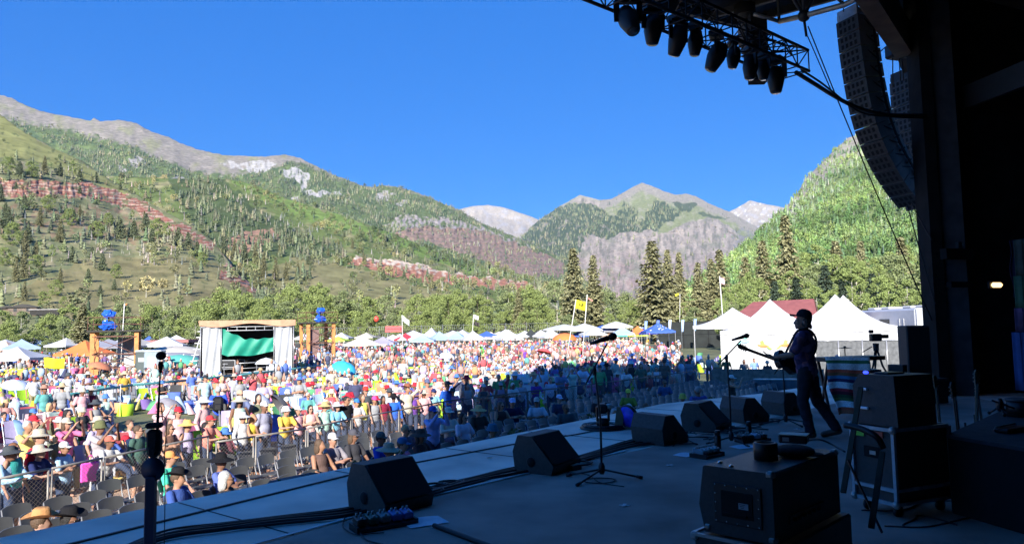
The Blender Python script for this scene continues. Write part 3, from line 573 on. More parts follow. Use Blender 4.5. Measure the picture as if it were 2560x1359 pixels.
# unseen gable, roof and upper walls, shaped to cast the shade over the audience
rz_ = lambda z: 8 + (z - 8) * .5     # unseen roof lowered towards the back, so its shadow clears the marquees
shade_ridge = [(-6.8, 21.0), (-1.0, 23.2), (3.0, 17.0), (8.5, 11.2), (18.6, 8.2)]
mb = MB(); pl = [E(-6.8, -3.6, HZ)] + [E(a, -3.6, b) for a, b in shade_ridge[:4]] + [E(17, -3.6, HZ + .6)]; t = -SN * .3; n = len(pl)
mb.add(pl + [v + t for v in pl], [tuple(range(n)), tuple(range(2 * n - 1, n - 1, -1))] + [(i, n + i, n + (i + 1) % n, (i + 1) % n) for i in range(n)]); mb.build('shade_gable_wall', blk, bld)
mb = MB(); pl = [E(-6.8, -2.3, HZ)] + [E(a, -2.3, b) for a, b in shade_ridge[:3]] + [E(3.0, -2.3, HZ)]; n = len(pl); mb.add(pl + [v + t for v in pl], [tuple(range(n)), tuple(range(2 * n - 1, n - 1, -1))] + [(i, n + i, n + (i + 1) % n, (i + 1) % n) for i in range(n)]); mb.build('shade_gable_wall', blk, bld)  # extra upper panel out of view, added to push the shade further left
mb = MB(); pl = [E(-6.8, -18.3, HZ)] + [E(a, -18.3, rz_(b)) for a, b in shade_ridge] + [E(20.5, -18.3, 8.2), E(20.5, -18.3, HZ)]; n = len(pl); mb.add(pl + [v + t for v in pl], [tuple(range(n)), tuple(range(2 * n - 1, n - 1, -1))] + [(i, n + i, n + (i + 1) % n, (i + 1) % n) for i in range(n)]); mb.build('shade_gable_wall', blk, bld)
mb = MB(); q = [E(-6.8, -2.2, HZ), E(-6.8, -18.6, HZ), E(-6.8, -18.6, rz_(21)), E(-6.8, -2.2, 21)]; mb.add(q + [v - SU * .2 for v in q], [(0, 1, 2, 3), (7, 6, 5, 4)]); mb.build('shade_upper_wall', blk, bld)  # unseen high wall, added to block the sun beside the gable
mb = MB()
for (s1, z1), (s2, z2) in zip(shade_ridge, shade_ridge[1:]):
    pf_ = -2.1 if s2 < 3.1 else -3.4; q = [E(s1, pf_, z1), E(s2, pf_, z2), E(s2, -18.5, rz_(z2)), E(s1, -18.5, rz_(z1))]; u = Vector((0, 0, .18)); mb.add(q + [v + u for v in q], [(3, 2, 1, 0), (4, 5, 6, 7), (0, 1, 5, 4), (1, 2, 6, 5), (2, 3, 7, 6), (3, 0, 4, 7)])
mb.build('roof', mat('brown_metal_roof', (.06, .05, .045), .6), bld)
mb = MB(); mb.bar(E(14.9, -4.0, HZ), E(4, -4.0, HZ + .2), .35, .75); mb.bar(E(15.2, -4.6, HZ + .9), E(4, -4.6, HZ + 1.1), .3, .5); mb.build('header_beam', tan, bld)
# wing column with its black flank
mb = MB(); q = [W(2333, 100, 15.4), W(2376, 100, 15.4)]
p0, p1 = G(2368, 985), G(2402, 985); mb.prism([(9.26, 15.5), (9.72, 15.35), (9.92, 15.85), (9.45, 16.0)], 0, HZ + 1); mb.build('column', stl, bld)
mb = MB(); mb.prism([(9.03, 15.42), (9.25, 15.38), (9.44, 16.1), (9.14, 16.1)], 0.0, HZ + 1); mb.box((9.5, 15.3, 3.0), (.75, .16, .22), .3); mb.box((9.5, 15.3, 2.35), (.55, .12, .12), .3); mb.build('wall_end', blk, bld)
mb = MB(); A_, B_ = W(2400, 250, 15.8), W(2600, 170, 13.6); mb.bar(A_, B_, .12, .5); mb.build('wall_rail', mat('black_steel_rail', (.016, .016, .018), .6), bld)
# awning over the front of the stage: corrugated sheet on purlins
K = G(1852, 50, 9.0); e1 = (G(1640, -2, 9.0) - K).normalized(); e2 = (G(2112, -22, 9.0) - K).normalized()
mb = MB(); n = 60
for i in range(n):
    a = K + e2 * (i * .14); b = K + e2 * (i * .14 + .07); c = K + e2 * (i * .14 + .14); L = e1 * 6; up = Vector((0, 0, .07))
    mb.add([a, b + up, b + up + L, a + L], [(0, 1, 2, 3)]); mb.add([b + up, c, c + L, b + up + L], [(0, 1, 2, 3)])
    mb.add([a + up * 2, c + up * 2, c + L + up * 2, a + L + up * 2], [(3, 2, 1, 0)])
mb.build('awning_roof', mat('dark_corrugated_metal', (.10, .10, .11), .45, metal=.4), bld)
mb = MB(); 
for k in range(3): mb.bar(K + e1 * (1.0 + 1.9 * k) - Vector((0, 0, .09)), K + e1 * (1.0 + 1.9 * k) + e2 * 8.4 - Vector((0, 0, .09)), .10, .16)
mb.bar(K - Vector((0, 0, .05)), K + e1 * 6 - Vector((0, 0, .05)), .12, .30); mb.bar(K - Vector((0, 0, .05)), K + e2 * 8.4 - Vector((0, 0, .05)), .08, .2); mb.build('awning_frame', mat('dark_purlin_steel', (.03, .03, .034), .6), bld)
# tube truss under the awning
alu = mat('weathered_aluminium', (.42, .40, .38), .4, .2, 6, metal=.5)
tr = thing('roof_truss', 'silver tube truss running under the awning towards the column', 'truss', (0, 0, 0))
T = [G(1885, 36, 8.4), G(1948, 54, 8.3), G(2010, 40, 8.1), G(2112, 12, 8.0), G(2180, -20, 8.0)]
mb = MB(); mb.tube(T[:2], .045); mb.tube(T[1:], .06); mb.build('lower_chord', alu, tr)
mb = MB(); up = Vector((0, 0, 1.0))
mb.tube([T[1], T[1] + up], .035); 
for d in ((-.5, 0, .9), (.5, 0, .9), (.1, .6, .9), (-.2, -.5, .9)): mb.tube([T[2], T[2] + Vector(d)], .035)
mb.tube([T[1] + up, T[3] + up], .05); mb.tube([T[3], T[2] + up], .03); mb.build('brace', mat('dark_truss_steel', (.04, .045, .055), .5), tr)
mb = MB(); mb.ell(T[2], .13); mb.build('node', mat('black_steel_node', (.02, .02, .022), .5), tr)
# pipe hanging column
pc = thing('support_pipe', 'short grey pipe column hanging from the corner of the awning', 'pipe', (0, 0, 0)); b_ = G(1861, 14, 8.9); 
mb = MB(); mb.lathe([(.17, -.95), (.17, 0)], b_, 16); mb.build('pipe', mat('worn_grey_pipe', (.13, .12, .115), .6, .4, 8), pc); mb = MB(); mb.lathe([(.24, -.22), (.24, 0)], b_, 16); mb.build('flange', blk, pc)
b2 = G(1885, 60, 8.2); mb = MB(); mb.box(b2 + Vector((.12, .2, -.5)), (.36, .36, 1.5)); tag(mb.build('junction_box', blk), 'tall black junction box where the lighting truss meets the pipe', 'box')
# wires
bw = mat('black_rubber_cable', (.012, .012, .014), .6)
def wire(name, pts, r, lb, cat='cable', group=None, m=None, n=6):
    mb = MB(); mb.tube(pts, r, n); return tag(mb.build(name, m or bw), lb, cat, group)
wire('shackle_line', [T[2] - Vector((0, 0, .1)), T[2] + Vector((.03, 0, -.45))], .03, 'short shackle strap below the round truss node', 'strap')
wire('guy_wire', [T[2] + Vector((0, 0, -.3)), W(2083, 238, 15.2)], .012, 'thin guy wire from the truss node down to the thick cable', 'wire', 'guy wires by the speaker array')
wire('guy_wire', catenary(W(2020, 66, 15.0), W(2330, 800, 15.6), .12), .013, 'long thin guy wire slanting down right towards the bus', 'wire', 'guy wires by the speaker array')

rj = random.Random(5); tpm = mat('white_gaffer_tape')
for i, (s_, p_) in enumerate(((1.9, -1.2), (3.6, -1.0), (5.6, -3.6), (2.4, -3.6), (4.3, -3.1), (7.9, -3.4))): o = MB(); o.box((0, 0, .013), (.09, .03, .003)); o.box((0, 0, .0165), (.03, .09, .003)); o = o.build('tape_mark', tpm); v = E(s_, p_); o.location = (v.x, v.y, 0); o.rotation_euler.z = rj.uniform(0, 3); tag(o, 'small white tape cross on the ' + ['deck behind the nearest monitor', 'deck left of the second monitor', 'carpet before the big amplifier', 'carpet beside the tall stand', 'carpet below the third monitor', 'carpet by the musician feet'][i], 'tape mark', 'tape crosses on the stage floor')
mb = MB()
for k in range(12):
    a, b = E(-9 + k * 1.83, -.05), E(-9 + k * 1.83, -1.9); mb.bar((a.x, a.y, .003), (b.x, b.y, .003), .012, .004)
o = mb.build('floor_joints', seam_m); tag(o, 'thin dark joints between the grey deck panels', 'floor joints', kind='stuff')
# ------------------------------------------------------------------ flown gear: lighting truss, moving lights, speaker arrays
dk = mat('matte_black_metal', (.012, .012, .014), .55, .2, 8); dk2 = mat('black_plastic', (.010, .010, .012), .45); 
zt = 6.5; A_ = G(1989, 162, zt); B_ = G(1618, 2, zt); ax = (B_ - A_).normalized(); Lt = 6.0; sd = Vector((-ax.y, ax.x, 0)); 
lt = thing('lighting_truss', 'black lattice truss carrying a row of stage lights', 'truss', A_)
w2, h2 = .26, .2
def tp(t, i, j): return ax * t + sd * (i * w2) + Vector((0, 0, j * h2))
for i, j in ((-1, -1), (1, -1), (1, 1), (-1, 1)):
    mb = MB(); mb.tube([tp(0, i, j), tp(5.88, i, j)], .028); mb.build('chord', dk, lt)
mb = MB(); k = 0
for q in range(15):
    t = q * .42
    for (i, j), (i2, j2) in (((-1, -1), (1, -1)), ((1, -1), (1, 1)), ((1, 1), (-1, 1)), ((-1, 1), (-1, -1))):
        mb.tube([tp(t, i, j), tp(t, i2, j2)], .013, 5)
        if q < 14: mb.tube([tp(t, i, j), tp(t + .42, i2, j2)] if q % 2 else [tp(t, i2, j2), tp(t + .42, i, j)], .012, 5)
mb.build('bracing', dk, lt)
mb = MB(); rr = random.Random(3)
for c in range(4): mb.tube([tp(t * .5, rr.uniform(-.7, .9), 1.1 + .3 * math.sin(t * 1.3 + c)) for t in range(12)], .016, 5)
mb.build('cable_bundle', bw, lt)
def moving_light(s=1.0, tilt=.3, yaw=0):
    t = thing('stage_light', '', 'stage light'); 
    mb = MB(); mb.box((0, 0, -.07), (.34 * s, .26 * s, .13), bev=.02); mb.box((0, 0, .02), (.08, .08, .1)); mb.build('base', dk2, t)
    mb = MB(); 
    for x in (-1, 1): mb.bar((x * .19 * s, 0, -.14), (x * .185 * s, 0, -.46 * s), .035, .12)
    mb.bar((-.22 * s, 0, -.16), (.22 * s, 0, -.16), .14, .06); mb.build('yoke', dk2, t)
    mb = MB(); M = Euler((tilt, 0, yaw)).to_matrix()
    mb.lathe([(.05, .22 * s), (.13 * s, .2 * s), (.17 * s, .05), (.17 * s, -.08), (.14 * s, -.2 * s), (.115 * s, -.3 * s), (.105 * s, -.32 * s)], (0, 0, -.42 * s), 16, M); hd = mb.build('head', dk2, t)
    mb = MB(); mb.lathe([(.09 * s, -.325 * s), (.085 * s, -.335 * s)], (0, 0, -.42 * s), 16, M); mb.build('lens', mat('dark_lens_glass', (.05, .055, .06), .08, spec=.9), hd)
    return t
lights = [(1578, .35, -.55, 1.25, 'end light on the left of the truss, long barrel tilted down left'), (1641, .62, .1, 1.15, 'second light from the left on the truss, short round head'), (1702, .2, .35, 1.2, 'third light from the left, large egg shaped head'), (1747, .3, .1, 1.0, 'small light tucked right of the third light'),
          (1800, .15, .45, 1.25, 'largest light in the middle of the truss, tilted right'), (1842, .5, .2, .95, 'small light behind the largest one on the truss'), (1884, .1, .12, 1.1, 'light hanging straight down right of the junction box'), (1915, .5, .1, .95, 'small light second from the right end of the truss'), (1947, .0, .08, 1.25, 'lowest light at the right end of the truss')]
for i, (px, ty, tx, s, lb) in enumerate(lights):
    # where along the truss does this column lie
    best = min((abs(pix(A_ + ax * (q * .02) + Vector((0, 0, -.5)))[0] - px), q * .02) for q in range(350))[1]
    t = moving_light(s, tx, ty); t.scale = (.72, .72, .72); t.location = A_ + ax * best + sd * -.05 + Vector((0, 0, -h2 + .20)); t.rotation_euler.z = .3 * i; t['label'] = lb; t['group'] = 'moving lights on the truss'
wire('power_cable', spline([A_ + Vector((0, 0, -.15)), W(2040, 212, 13.9), W(2085, 240, 14.6), W(2140, 268, 14.9), W(2200, 285, 15.0), W(2260, 289, 15.2), W(2330, 288, 15.5)]), .042, 'thick black power cable sagging from the truss end past the speaker array')
wire('power_cable', spline([A_ + Vector((.1, 0, -.1)), W(2050, 205, 13.9), W(2085, 232, 14.6), W(2150, 280, 14.8), W(2230, 292, 15.0), W(2330, 296, 15.5)]), .02, 'thin black cable looping beside the thick power cable')
# line arrays
slot_m = mat('array_slot_holes', (.004, .004, .004), .9); fr_m = mat('array_front_mesh', (.035, .034, .036), .6, .3, 20); side_m = mat('array_cabinet_paint', (.21, .20, .20), .5, .15, 5)
def line_array(name, label, P0, fn, nmod, mh, w, d, pitch, rig=True, grid=0):
    t = thing(name, label, 'speaker array', P0); fn = Vector(fn).normalized(); sdv = Vector((-fn.y, fn.x, 0)); p = Vector((0, 0, 0))
    for k in range(nmod):
        an = pitch(k / (nmod - 1)); M = Matrix.Rotation(an, 3, sdv); f = M @ fn; u = M @ Vector((0, 0, 1)); mb = MB(); q = p
        # tapered cabinet: front mesh, painted shell
        wb = w * .62; hh = mh * .47
        c = [q + sdv * (sx * w / 2) + u * sz * hh for sz in (-1, 1) for sx in (-1, 1)] + [q - f * d + sdv * (sx * wb / 2) + u * sz * hh * .9 for sz in (-1, 1) for sx in (-1, 1)]
        mb.m = 1; mb.add(c, [(0, 1, 5, 4), (2, 6, 7, 3), (0, 4, 6, 2), (1, 3, 7, 5), (4, 5, 7, 6)]); mb.m = 0; mb.add(c, [(1, 0, 2, 3)])
        mb.m = 2
        for r_ in (-.45, .45):
            for s_ in range(4): cc = q + f * .006 + sdv * ((s_ - 1.5) * w * .2) + u * r_ * hh; a_, b_ = sdv * w * .055, u * hh * .28; mb.add([cc - a_ - b_, cc + a_ - b_, cc + a_ + b_, cc - a_ + b_], [(0, 3, 2, 1)])
        cab = mb.build('cabinet', [fr_m, side_m, slot_m], t)
        if rig:
            for sx in (-1, 1):
                mb = MB(); g = q - f * d * .72 + sdv * (sx * (wb / 2 + .07)); mb.bar(g - u * mh * .5, g + u * mh * .5, .03, .05); mb.bar(g + u * .05 - f * .06, g + u * .05 + f * .1, .04, .03); mb.bar(g + f * .32 + u * .1, g - f * .02 - u * .14, .02, .02); mb.build('rigging', dk, cab)
        p = p - u * mh * .5; an2 = pitch(min(1, (k + 1) / (nmod - 1))); p = p - (Matrix.Rotation(an2, 3, sdv) @ Vector((0, 0, 1))) * mh * .5
    mb = MB(); 
    for sx in (-1, 1): mb.bar(sdv * (sx * w * .4) + Vector((0, 0, mh * .75)), sdv * (sx * w * .3) - fn * d * 1.2 + Vector((0, 0, mh * .75)), .08, .12)
    for yy in (.05, .5, 1.0): mb.bar(sdv * w * .45 - fn * d * yy + Vector((0, 0, mh * .75)), -sdv * w * .45 - fn * d * yy + Vector((0, 0, mh * .75)), .06, .3)
    mb.build('bumper_frame', alu if not grid else dk, t); return t
Pm = W(2118, 65, 16.0)
line_array('speaker_array', 'large curved black speaker array hanging left of the stage wall', Pm, (-.93, -.36, 0), 13, .365, .62, .72, lambda t: R(3 + 20 * t + 42 * max(0, t - .4)))
P2 = W(2250, 215, 19.2)
a2 = line_array('speaker_array', 'second speaker array, half hidden between the big array and stage wall', P2, (-.95, -.3, 0), 10, .36, .7, .85, lambda t: R(1 + 12 * t * t), True, 1)
for px, D, top in ((2105, 15.9, -60), (2180, 16.3, -60)): wire('hoist_chain', [W(px, top, D), W(px + 4, 30, D)], .012, 'steel hoist chain holding the %s of the large speaker array' % ('front' if px < 2150 else 'rear'), 'chain')
h = thing('chain_hoist', 'black chain hoist hanging under the header beam above the second array', 'hoist', W(2237, 130, 17.5)); mb = MB(); mb.box((0, 0, 0), (.42, .3, .36), .3, bev=.05); mb.lathe([(.13, -.26), (.15, .26)], (.15, 0, -.02), 14, Matrix.Rotation(PI / 2, 3, 'Y')); mb.build('motor', dk2, h)
mb = MB(); mb.tube([(0, 0, .1), (0, 0, 1.2)], .02); mb.tube([(-.06, 0, -.1), (-.1, 0, -.9)], .014); mb.tube([(.1, 0, -.1), (.1, 0, -.75)], .014); mb.tube([(.16, 0, -.1), (.18, 0, -.75)], .014); mb.build('chain', dk, h)
mb = MB(); mb.tube(spline([(0, .3, .3), (-.5, .2, -.2), (-.45, .2, -.8), (-.6, .2, -1.6), (-.4, .2, -2.3)]), .014); mb.build('hanging_cable', bw, h)
wire('guy_wire', catenary(W(2268, 512, 15.6), W(2338, 760, 15.3), .02), .014, 'left one of two tie lines under the big speaker array', 'wire', 'guy wires by the speaker array')
wire('guy_wire', catenary(W(2279, 508, 15.7), W(2330, 600, 15.3), .02), .012, 'short right tie line from the array bottom to the column', 'wire', 'guy wires by the speaker array')
# ------------------------------------------------------------------ on the deck
wd = mat('wedge_paint', (.045, .040, .038), .6, .25, 30, .15, bscale=150); gr = mat('black_grille_cloth', (.007, .007, .008), .9)
def wedge(c, yaw, L, s, label):
    t = thing('floor_monitor', label, 'stage monitor', c, yaw, 'floor monitors along the stage front'); 
    pf = [(.24, 0), (.27, .10), (-.02, .40), (-.20, .40), (-.27, .22), (-.24, 0)]; pf = [(x * s, z * s) for x, z in pf]      # x = towards the player (-y)
    mb = MB(); n = len(pf); V = [(sx * L / 2, -x, z + .008) for sx in (-1, 1) for x, z in pf]
    mb.add(V, [tuple(range(n)), tuple(range(2 * n - 1, n - 1, -1))] + [(i, n + i, n + (i + 1) % n, (i + 1) % n) for i in range(n)]); b = mb.build('cabinet', wd, t)
    mb = MB(); y1, z1, y2, z2 = -pf[1][0], pf[1][1], -pf[2][0], pf[2][1]; nv = Vector((0, -(z2 - z1), -(y1 - y2))).normalized() * .012; nv = Vector((0, -abs(nv.y), abs(nv.z)))
    mb.add([Vector((-L * .46, y1 * .97, z1 + .02)) + nv, Vector((L * .46, y1 * .97, z1 + .02)) + nv, Vector((L * .46, y2 * 1.0 - .012, z2 - .004)) + nv, Vector((-L * .46, y2 - .012, z2 - .004)) + nv], [(0, 1, 2, 3)]); mb.build('grille', gr, t)
    for sx in (-1, 1):
        mb = MB(); M = Matrix.Rotation(PI / 2, 3, 'Y'); mb.lathe([(.052 * s, -.004), (.052 * s, .003)], (sx * (L / 2 + .001), .02, .13 * s), 16, M); p = mb.build('handle_port', slot_m, t)
        mb = MB(); mb.lathe([(.058 * s, -.002), (.058 * s, .001)], (sx * (L / 2 + .001), .02, .13 * s), 16, M); mb.build('port_ring', stl, p)
    return t
wedge((G(888, 1296) + G(1042, 1268)) / 2 + Vector((.0, .2, 0)), SANG - .05, .56, 1.02, 'nearest floor monitor, with effect pedals and paper in front')
wedge((G(1318, 1196) + G(1420, 1170)) / 2 + Vector((0, .2, 0)), SANG + .04, .58, 1.0, 'second floor monitor, left of the tall microphone stand')
wedge(G(1652, 1108) + Vector((0, .08, 0)), R(128), .56, .98, 'third floor monitor, turned sideways right of the microphone stand')
wedge(G(1772, 1078) + Vector((0, .15, 0)), SANG + .03, .58, 1.04, 'fourth floor monitor, square to the stage edge')
wedge(G(1868, 1055) + Vector((0, .12, 0)), R(112), .58, 1.0, 'fifth floor monitor, angled towards the musician')
wedge(G(1966, 1036) + Vector((0, .1, 0)), R(112), .56, .98, 'sixth floor monitor, directly behind the musician and his stand')
o = MB(); o.box((0, 0, .09), (.42, .5, .20), bev=.04); o.build('_', dk2).name = 'equipment_case'; q = bpy.data.objects['equipment_case']; q.location = G(95, 1475); q.rotation_euler.z = 1.0; tag(q, 'rounded black case poking into the bottom left corner', 'case')
# microphone stands
def mic_stand(name, label, base, top, boom=None, mic=True, legs=((.32, 15), (.32, 135), (.32, 255)), r=.012, group='microphone stands'):
    t = thing(name, label, 'microphone stand', base, 0, group); top = top - base
    for L, a in legs:
        a = R(a); mb = MB(); mb.tube([(0, 0, .10), (math.cos(a) * L, math.sin(a) * L, .025)], .010); lg = mb.build('leg', dk, t)
        mb = MB(); mb.tube([(math.cos(a) * L * .9, math.sin(a) * L * .9, .034), (math.cos(a) * L * 1.06, math.sin(a) * L * 1.06, .022)], .017); mb.build('rubber_foot', dk2, lg)
    mb = MB(); mb.lathe([(.022, .05), (.034, .08), (.034, .13), (.02, .17)], (0, 0, 0), 12); mb.build('hub', dk2, t)
    mb = MB(); mb.tube([(0, 0, .06), (0, 0, top.z * .55), (top.x, top.y, top.z)], [r, r, r * .75]); mb.build('pole', dk, t)
    mb = MB(); mb.lathe([(.018, -.05), (.018, .05)], Vector((top.x, top.y, top.z)) * 1.0, 10); mb.build('clutch', dk2, t)
    if boom:
        a, b = boom; mb = MB(); mb.tube([a - base, b - base], .009); mb.build('boom_arm', dk, t)
    return t
def mic(label, p, d, s=1, boxy=False, m=None):
    d = Vector(d).normalized(); t = thing('microphone', label, 'microphone', p, 0, 'vocal microphones'); M = d.to_track_quat('Z', 'Y').to_matrix()
    mb = MB(); mb.lathe([(.011 * s, -.16 * s), (.014 * s, -.1 * s), (.019 * s, -.03 * s)], (0, 0, 0), 12, M); mb.build('body', dk2, t)
    mb = MB(); mb.ell((0, 0, 0), (.027 * s, .027 * s, .032 * s), 14, 8, M); mb.build('head', m or gr, t); return t
b = G(1505, 1196); cl = W(1487, 925, b.y + .05); tip = W(1524, 848, b.y + .1)
mic_stand('microphone_stand', 'tall black boom microphone stand nearest the camera, in mid stage', b, cl, (W(1464, 960, b.y), W(1518, 858, b.y + .05)), legs=((.40, -12), (.36, 165), (.46, -128)))
mic('large microphone tilted right on top of the tall nearest stand', W(1531, 841, b.y + .1), (.95, 0, .28), 1.6)
b2 = G(1829, 1110); mic_stand('microphone_stand', 'thin black boom stand left of the musician', b2, W(1817, 895, b2.y), (W(1796, 910, b2.y), W(1852, 851, b2.y + .1)), legs=((.34, 20), (.34, 190), (.34, 290)))
mic('microphone pointing right on the boom left of the musician', W(1866, 839, b2.y + .12), (.93, 0, .25), 1.3)
b3 = G(1965, 1062); mic_stand('microphone_stand', 'short straight stand in front of the guitar player', b3, W(1956, 905, b3.y), (W(1936, 935, b3.y), W(1962, 895, b3.y)), legs=((.42, 5), (.42, 185), (.34, 290)))
mic('microphone under the guitar on the short stand', W(1958, 888, b3.y), (-.8, 0, .4), 1.2)
for px, py, ang in ((1500, 1205, 0),): wire('cable_coil', [G(px, py) + Vector((math.cos(a * .5) * .16 * (1 + .1 * math.sin(a)), math.sin(a * .5) * .13, .02)) for a in range(26)], .006, 'loose black cable coil between the legs of the tall stand')
# left foreground: round plate, post, rod and ball microphone
pb = G(380, 1480); px0 = W(385, 1000, pb.y).x
fp = thing('microphone_post', 'dark post with round plate and ball microphone at the bottom left', 'microphone stand', (pb.x, pb.y, 0))
zz = lambda py: W(385, py, pb.y).z
navy = mat('dark_navy_plastic', (.014, .013, .05), .5); cl_m = mat('black_wrapped_cloth', (.010, .011, .012), .9, .3, 20, .4)
mb = MB(); mb.box((-.02, 0, (zz(1190)) / 2), (.062, .05, zz(1190)), bev=.008); mb.box((.008, -.028, zz(1190) / 2), (.02, .01, zz(1190))); mb.build('post', navy, fp)
mb = MB(); mb.lathe([(.072, -.008), (.075, 0), (.072, .008)], (-.01, 0, zz(1172)), 24, Matrix.Rotation(PI / 2, 3, 'X')); mb.build('round_plate', navy, fp)
mb = MB(); mb.box((0, -.01, zz(1102)), (.088, .07, .15), bev=.02); mb.box((.0, -.012, zz(1062)), (.095, .07, .035), .15, bev=.012); mb.box((.002, -.014, zz(1125)), (.07, .08, .08), .1, bev=.02); mb.build('wrapped_box', cl_m, fp)
mb = MB(); mb.tube([(.012, 0, zz(1130)), (.015, 0, zz(1040)), (.022, 0, zz(960)), (.025, 0, zz(915))], [.010, .009, .0055, .005]); mb.build('rod', dk, fp)
mb = MB(); mb.bar((.0, 0, zz(1040)), (.05, 0, zz(1040)), .006); mb.bar((.0, 0, zz(1028)), (.045, 0, zz(1028)), .005); mb.bar((.045, 0, zz(1050)), (.035, 0, zz(1015)), .005); mb.tube(spline([(.05, 0, zz(1040)), (.07, 0, zz(1060)), (.062, 0, zz(1150)), (.075, -.01, zz(1250)), (.07, 0, 0)]), .003, 5); mb.build('clip', dk, fp)
mb = MB(); mb.ell((.027, 0, zz(889)), (.031, .031, .028), 16, 10); mb.lathe([(.006, zz(932)), (.012, zz(925)), (.016, zz(912)), (.012, zz(903))], (.026, 0, 0), 12); mb.build('foam_ball', gr, fp)
# cables along the front
def floorline(pts, z=.02): return spline([G(px, py, z) for px, py in pts], 8)
rr = random.Random(8)
for i, (dy, r_) in enumerate(((0, .016), (5, .014), (9, .018), (-5, .010), (13, .012))):
    pts = [(300, 1372), (420, 1330), (560, 1312), (700, 1292), (870, 1275), (1000, 1240), (1080, 1222), (1180, 1196), (1280, 1172), (1400, 1152), (1480, 1132), (1560, 1108), (1620, 1098), (1720, 1086)]
    wire('stage_cable', floorline([(x, y + dy + rr.uniform(-3, 3)) for x, y in pts], .018 + .004 * (i % 3)), r_, ['thickest', 'second', 'lowest', 'thin upper', 'loose lower'][i] + ' black cable of the bundle snaking along the stage front', 'cable', 'cable bundle along the stage front')
for px, py, rx, lb in ((1090, 1213, .12, 'small cable loop right of the nearest monitor'), (1128, 1207, .14, 'cable loop lying between the first two monitors'), (1060, 1228, .2, 'wide cable loop beside the nearest monitor'), (1440, 1158, .2, 'round cable coil beside the second monitor'), (1860, 1082, .15, 'cable coil on the carpet near the fifth monitor')):
    c = G(px, py, .02); wire('cable_coil', [c + Vector((math.cos(a * .45) * rx * (.9 + .1 * math.sin(a * .7)), math.sin(a * .45) * rx * .8, .004 * a / 8)) for a in range(30)], .008, lb)
for i in range(7): 
    c = G(1700 + i * 34, 1100 - i * 7 + rr.uniform(-8, 8), .02); wire('cable_tangle', spline([c + Vector((rr.uniform(-.35, .35), rr.uniform(-.3, .3), rr.uniform(0, .03))) for _ in range(7)]), .007, 'tangle of thin cable on the deck ' + ['left of', 'just behind', 'beneath', 'right of', 'beside', 'close behind', 'far behind'][i] + ' the fourth monitor')
wire('stage_cable', floorline([(1418, 1180), (1470, 1186), (1500, 1205), (1560, 1215)]), .005, 'thin black cable from the small box to the tall stand')
wire('flex_conduit', [G(1085 + 160 * t, 1312 + 60 * t, .025) for t in np.linspace(0, 1, 20)], .02, 'ribbed dark green cable running off the bottom edge beside the paper')
wire('stage_cable', floorline([(862, 1290), (858, 1316), (890, 1335), (930, 1332), (960, 1330)]), .005, 'thin cable curling from the nearest monitor to the pedalboard')
wire('stage_cable', floorline([(900, 1330), (920, 1350), (980, 1364)]), .006, 'thin blue grey cable leaving the pedalboard towards the camera')
def mkbox(name, label, cat, c, d, yaw, m, bev=.01, parts=()):
    t = thing(name, label, cat, c, yaw); mb = MB(); mb.box((0, 0, d[2] / 2), d, bev=bev); mb.build('body', m, t)
    for nm, cc, dd, mm in parts: mb = MB(); mb.box(cc, dd, bev=min(dd) * .2); mb.build(nm, mm, t)
    return t
sb = G(1434, 1174); mkbox('direct_box', 'small white topped box on the carpet beside the second monitor', 'box', sb, (.15, .12, .06), .7, dk2, .008, [('lid', (0, 0, .064), (.135, .105, .01), mat('pale_lid', (.5, .5, .46), .5)), ('socket', (.08, 0, .03), (.02, .04, .03), dk)])
def paper(px, py, w, h, yaw, lb):
    o = MB(); o.sheet(lambda u, v: ((u - .5) * w, (v - .5) * h, .010 + .012 * math.sin(u * 3.1) * v), 6, 6); q = o.build('paper', mat('white_paper', (.72, .74, .80), .8)); q.location = G(px, py) + Vector((0, 0, .006)); q.rotation_euler.z = yaw; tag(q, lb, 'paper', 'set lists on the floor')
paper(1062, 1308, .34, .24, .5, 'white paper on the carpet beside the nearest pedalboard'); paper(1716, 1139, .28, .2, .7, 'white paper left of the silver pedalboard'); paper(1862, 1119, .34, .22, .4, 'white paper on the carpet behind the big amplifier'); paper(2170, 1022, .2, .15, .4, 'white paper scrap by the striped blanket')
# pedalboards
def pedalboard(px, py, w, yaw, lb, cols, s=1):
    t = thing('pedalboard', lb, 'pedalboard', G(px, py), yaw, 'pedalboards'); mb = MB(); mb.box((0, 0, .035), (w, .2 * s, .03), rx=.12, bev=.008); mb.box((-w / 2, 0, .03), (.02, .2 * s, .06)); mb.box((w / 2, 0, .03), (.02, .2 * s, .06)); mb.build('board', dk2, t)
    n = len(cols)
    for i, c in enumerate(cols):
        x = -w / 2 + w * (i + .5) / n; pm = mat('pedal_paint_%d' % (abs(hash(c)) % 9999), c, .4); mb = MB(); mb.box((x, .01, .085), (w / n * .84, .13 * s, .055), rx=.12, bev=.008); pd = mb.build('pedal', pm, t)
        mb = MB(); mb.lathe([(.010, 0), (.010, .03)], (x - .018, .04, .11), 8); mb.lathe([(.010, 0), (.010, .03)], (x + .018, .04, .11), 8); mb.lathe([(.012, 0), (.012, .02)], (x, -.035, .10), 8); mb.build('knob', alu, pd)
pedalboard(960, 1318, .50, SANG - .35, 'low pedalboard with green and blue pedals before the nearest monitor', [(.03, .015, .012), (.03, .10, .06), (.22, .2, .2), (.08, .14, .45), (.10, .16, .5)])
pedalboard(1768, 1142, .36, SANG - .2, 'pedalboard crowded with silver pedals behind the big amplifier', [(.3, .34, .38), (.45, .48, .5), (.2, .3, .32), (.5, .52, .52), (.3, .33, .36)], 1.2)
pedalboard(1882, 1105, .42, .3, 'brown pedalboard with one shiny pedal left of the musician', [(.08, .03, .02), (.05, .03, .02), (.35, .42, .55), (.06, .04, .03)])
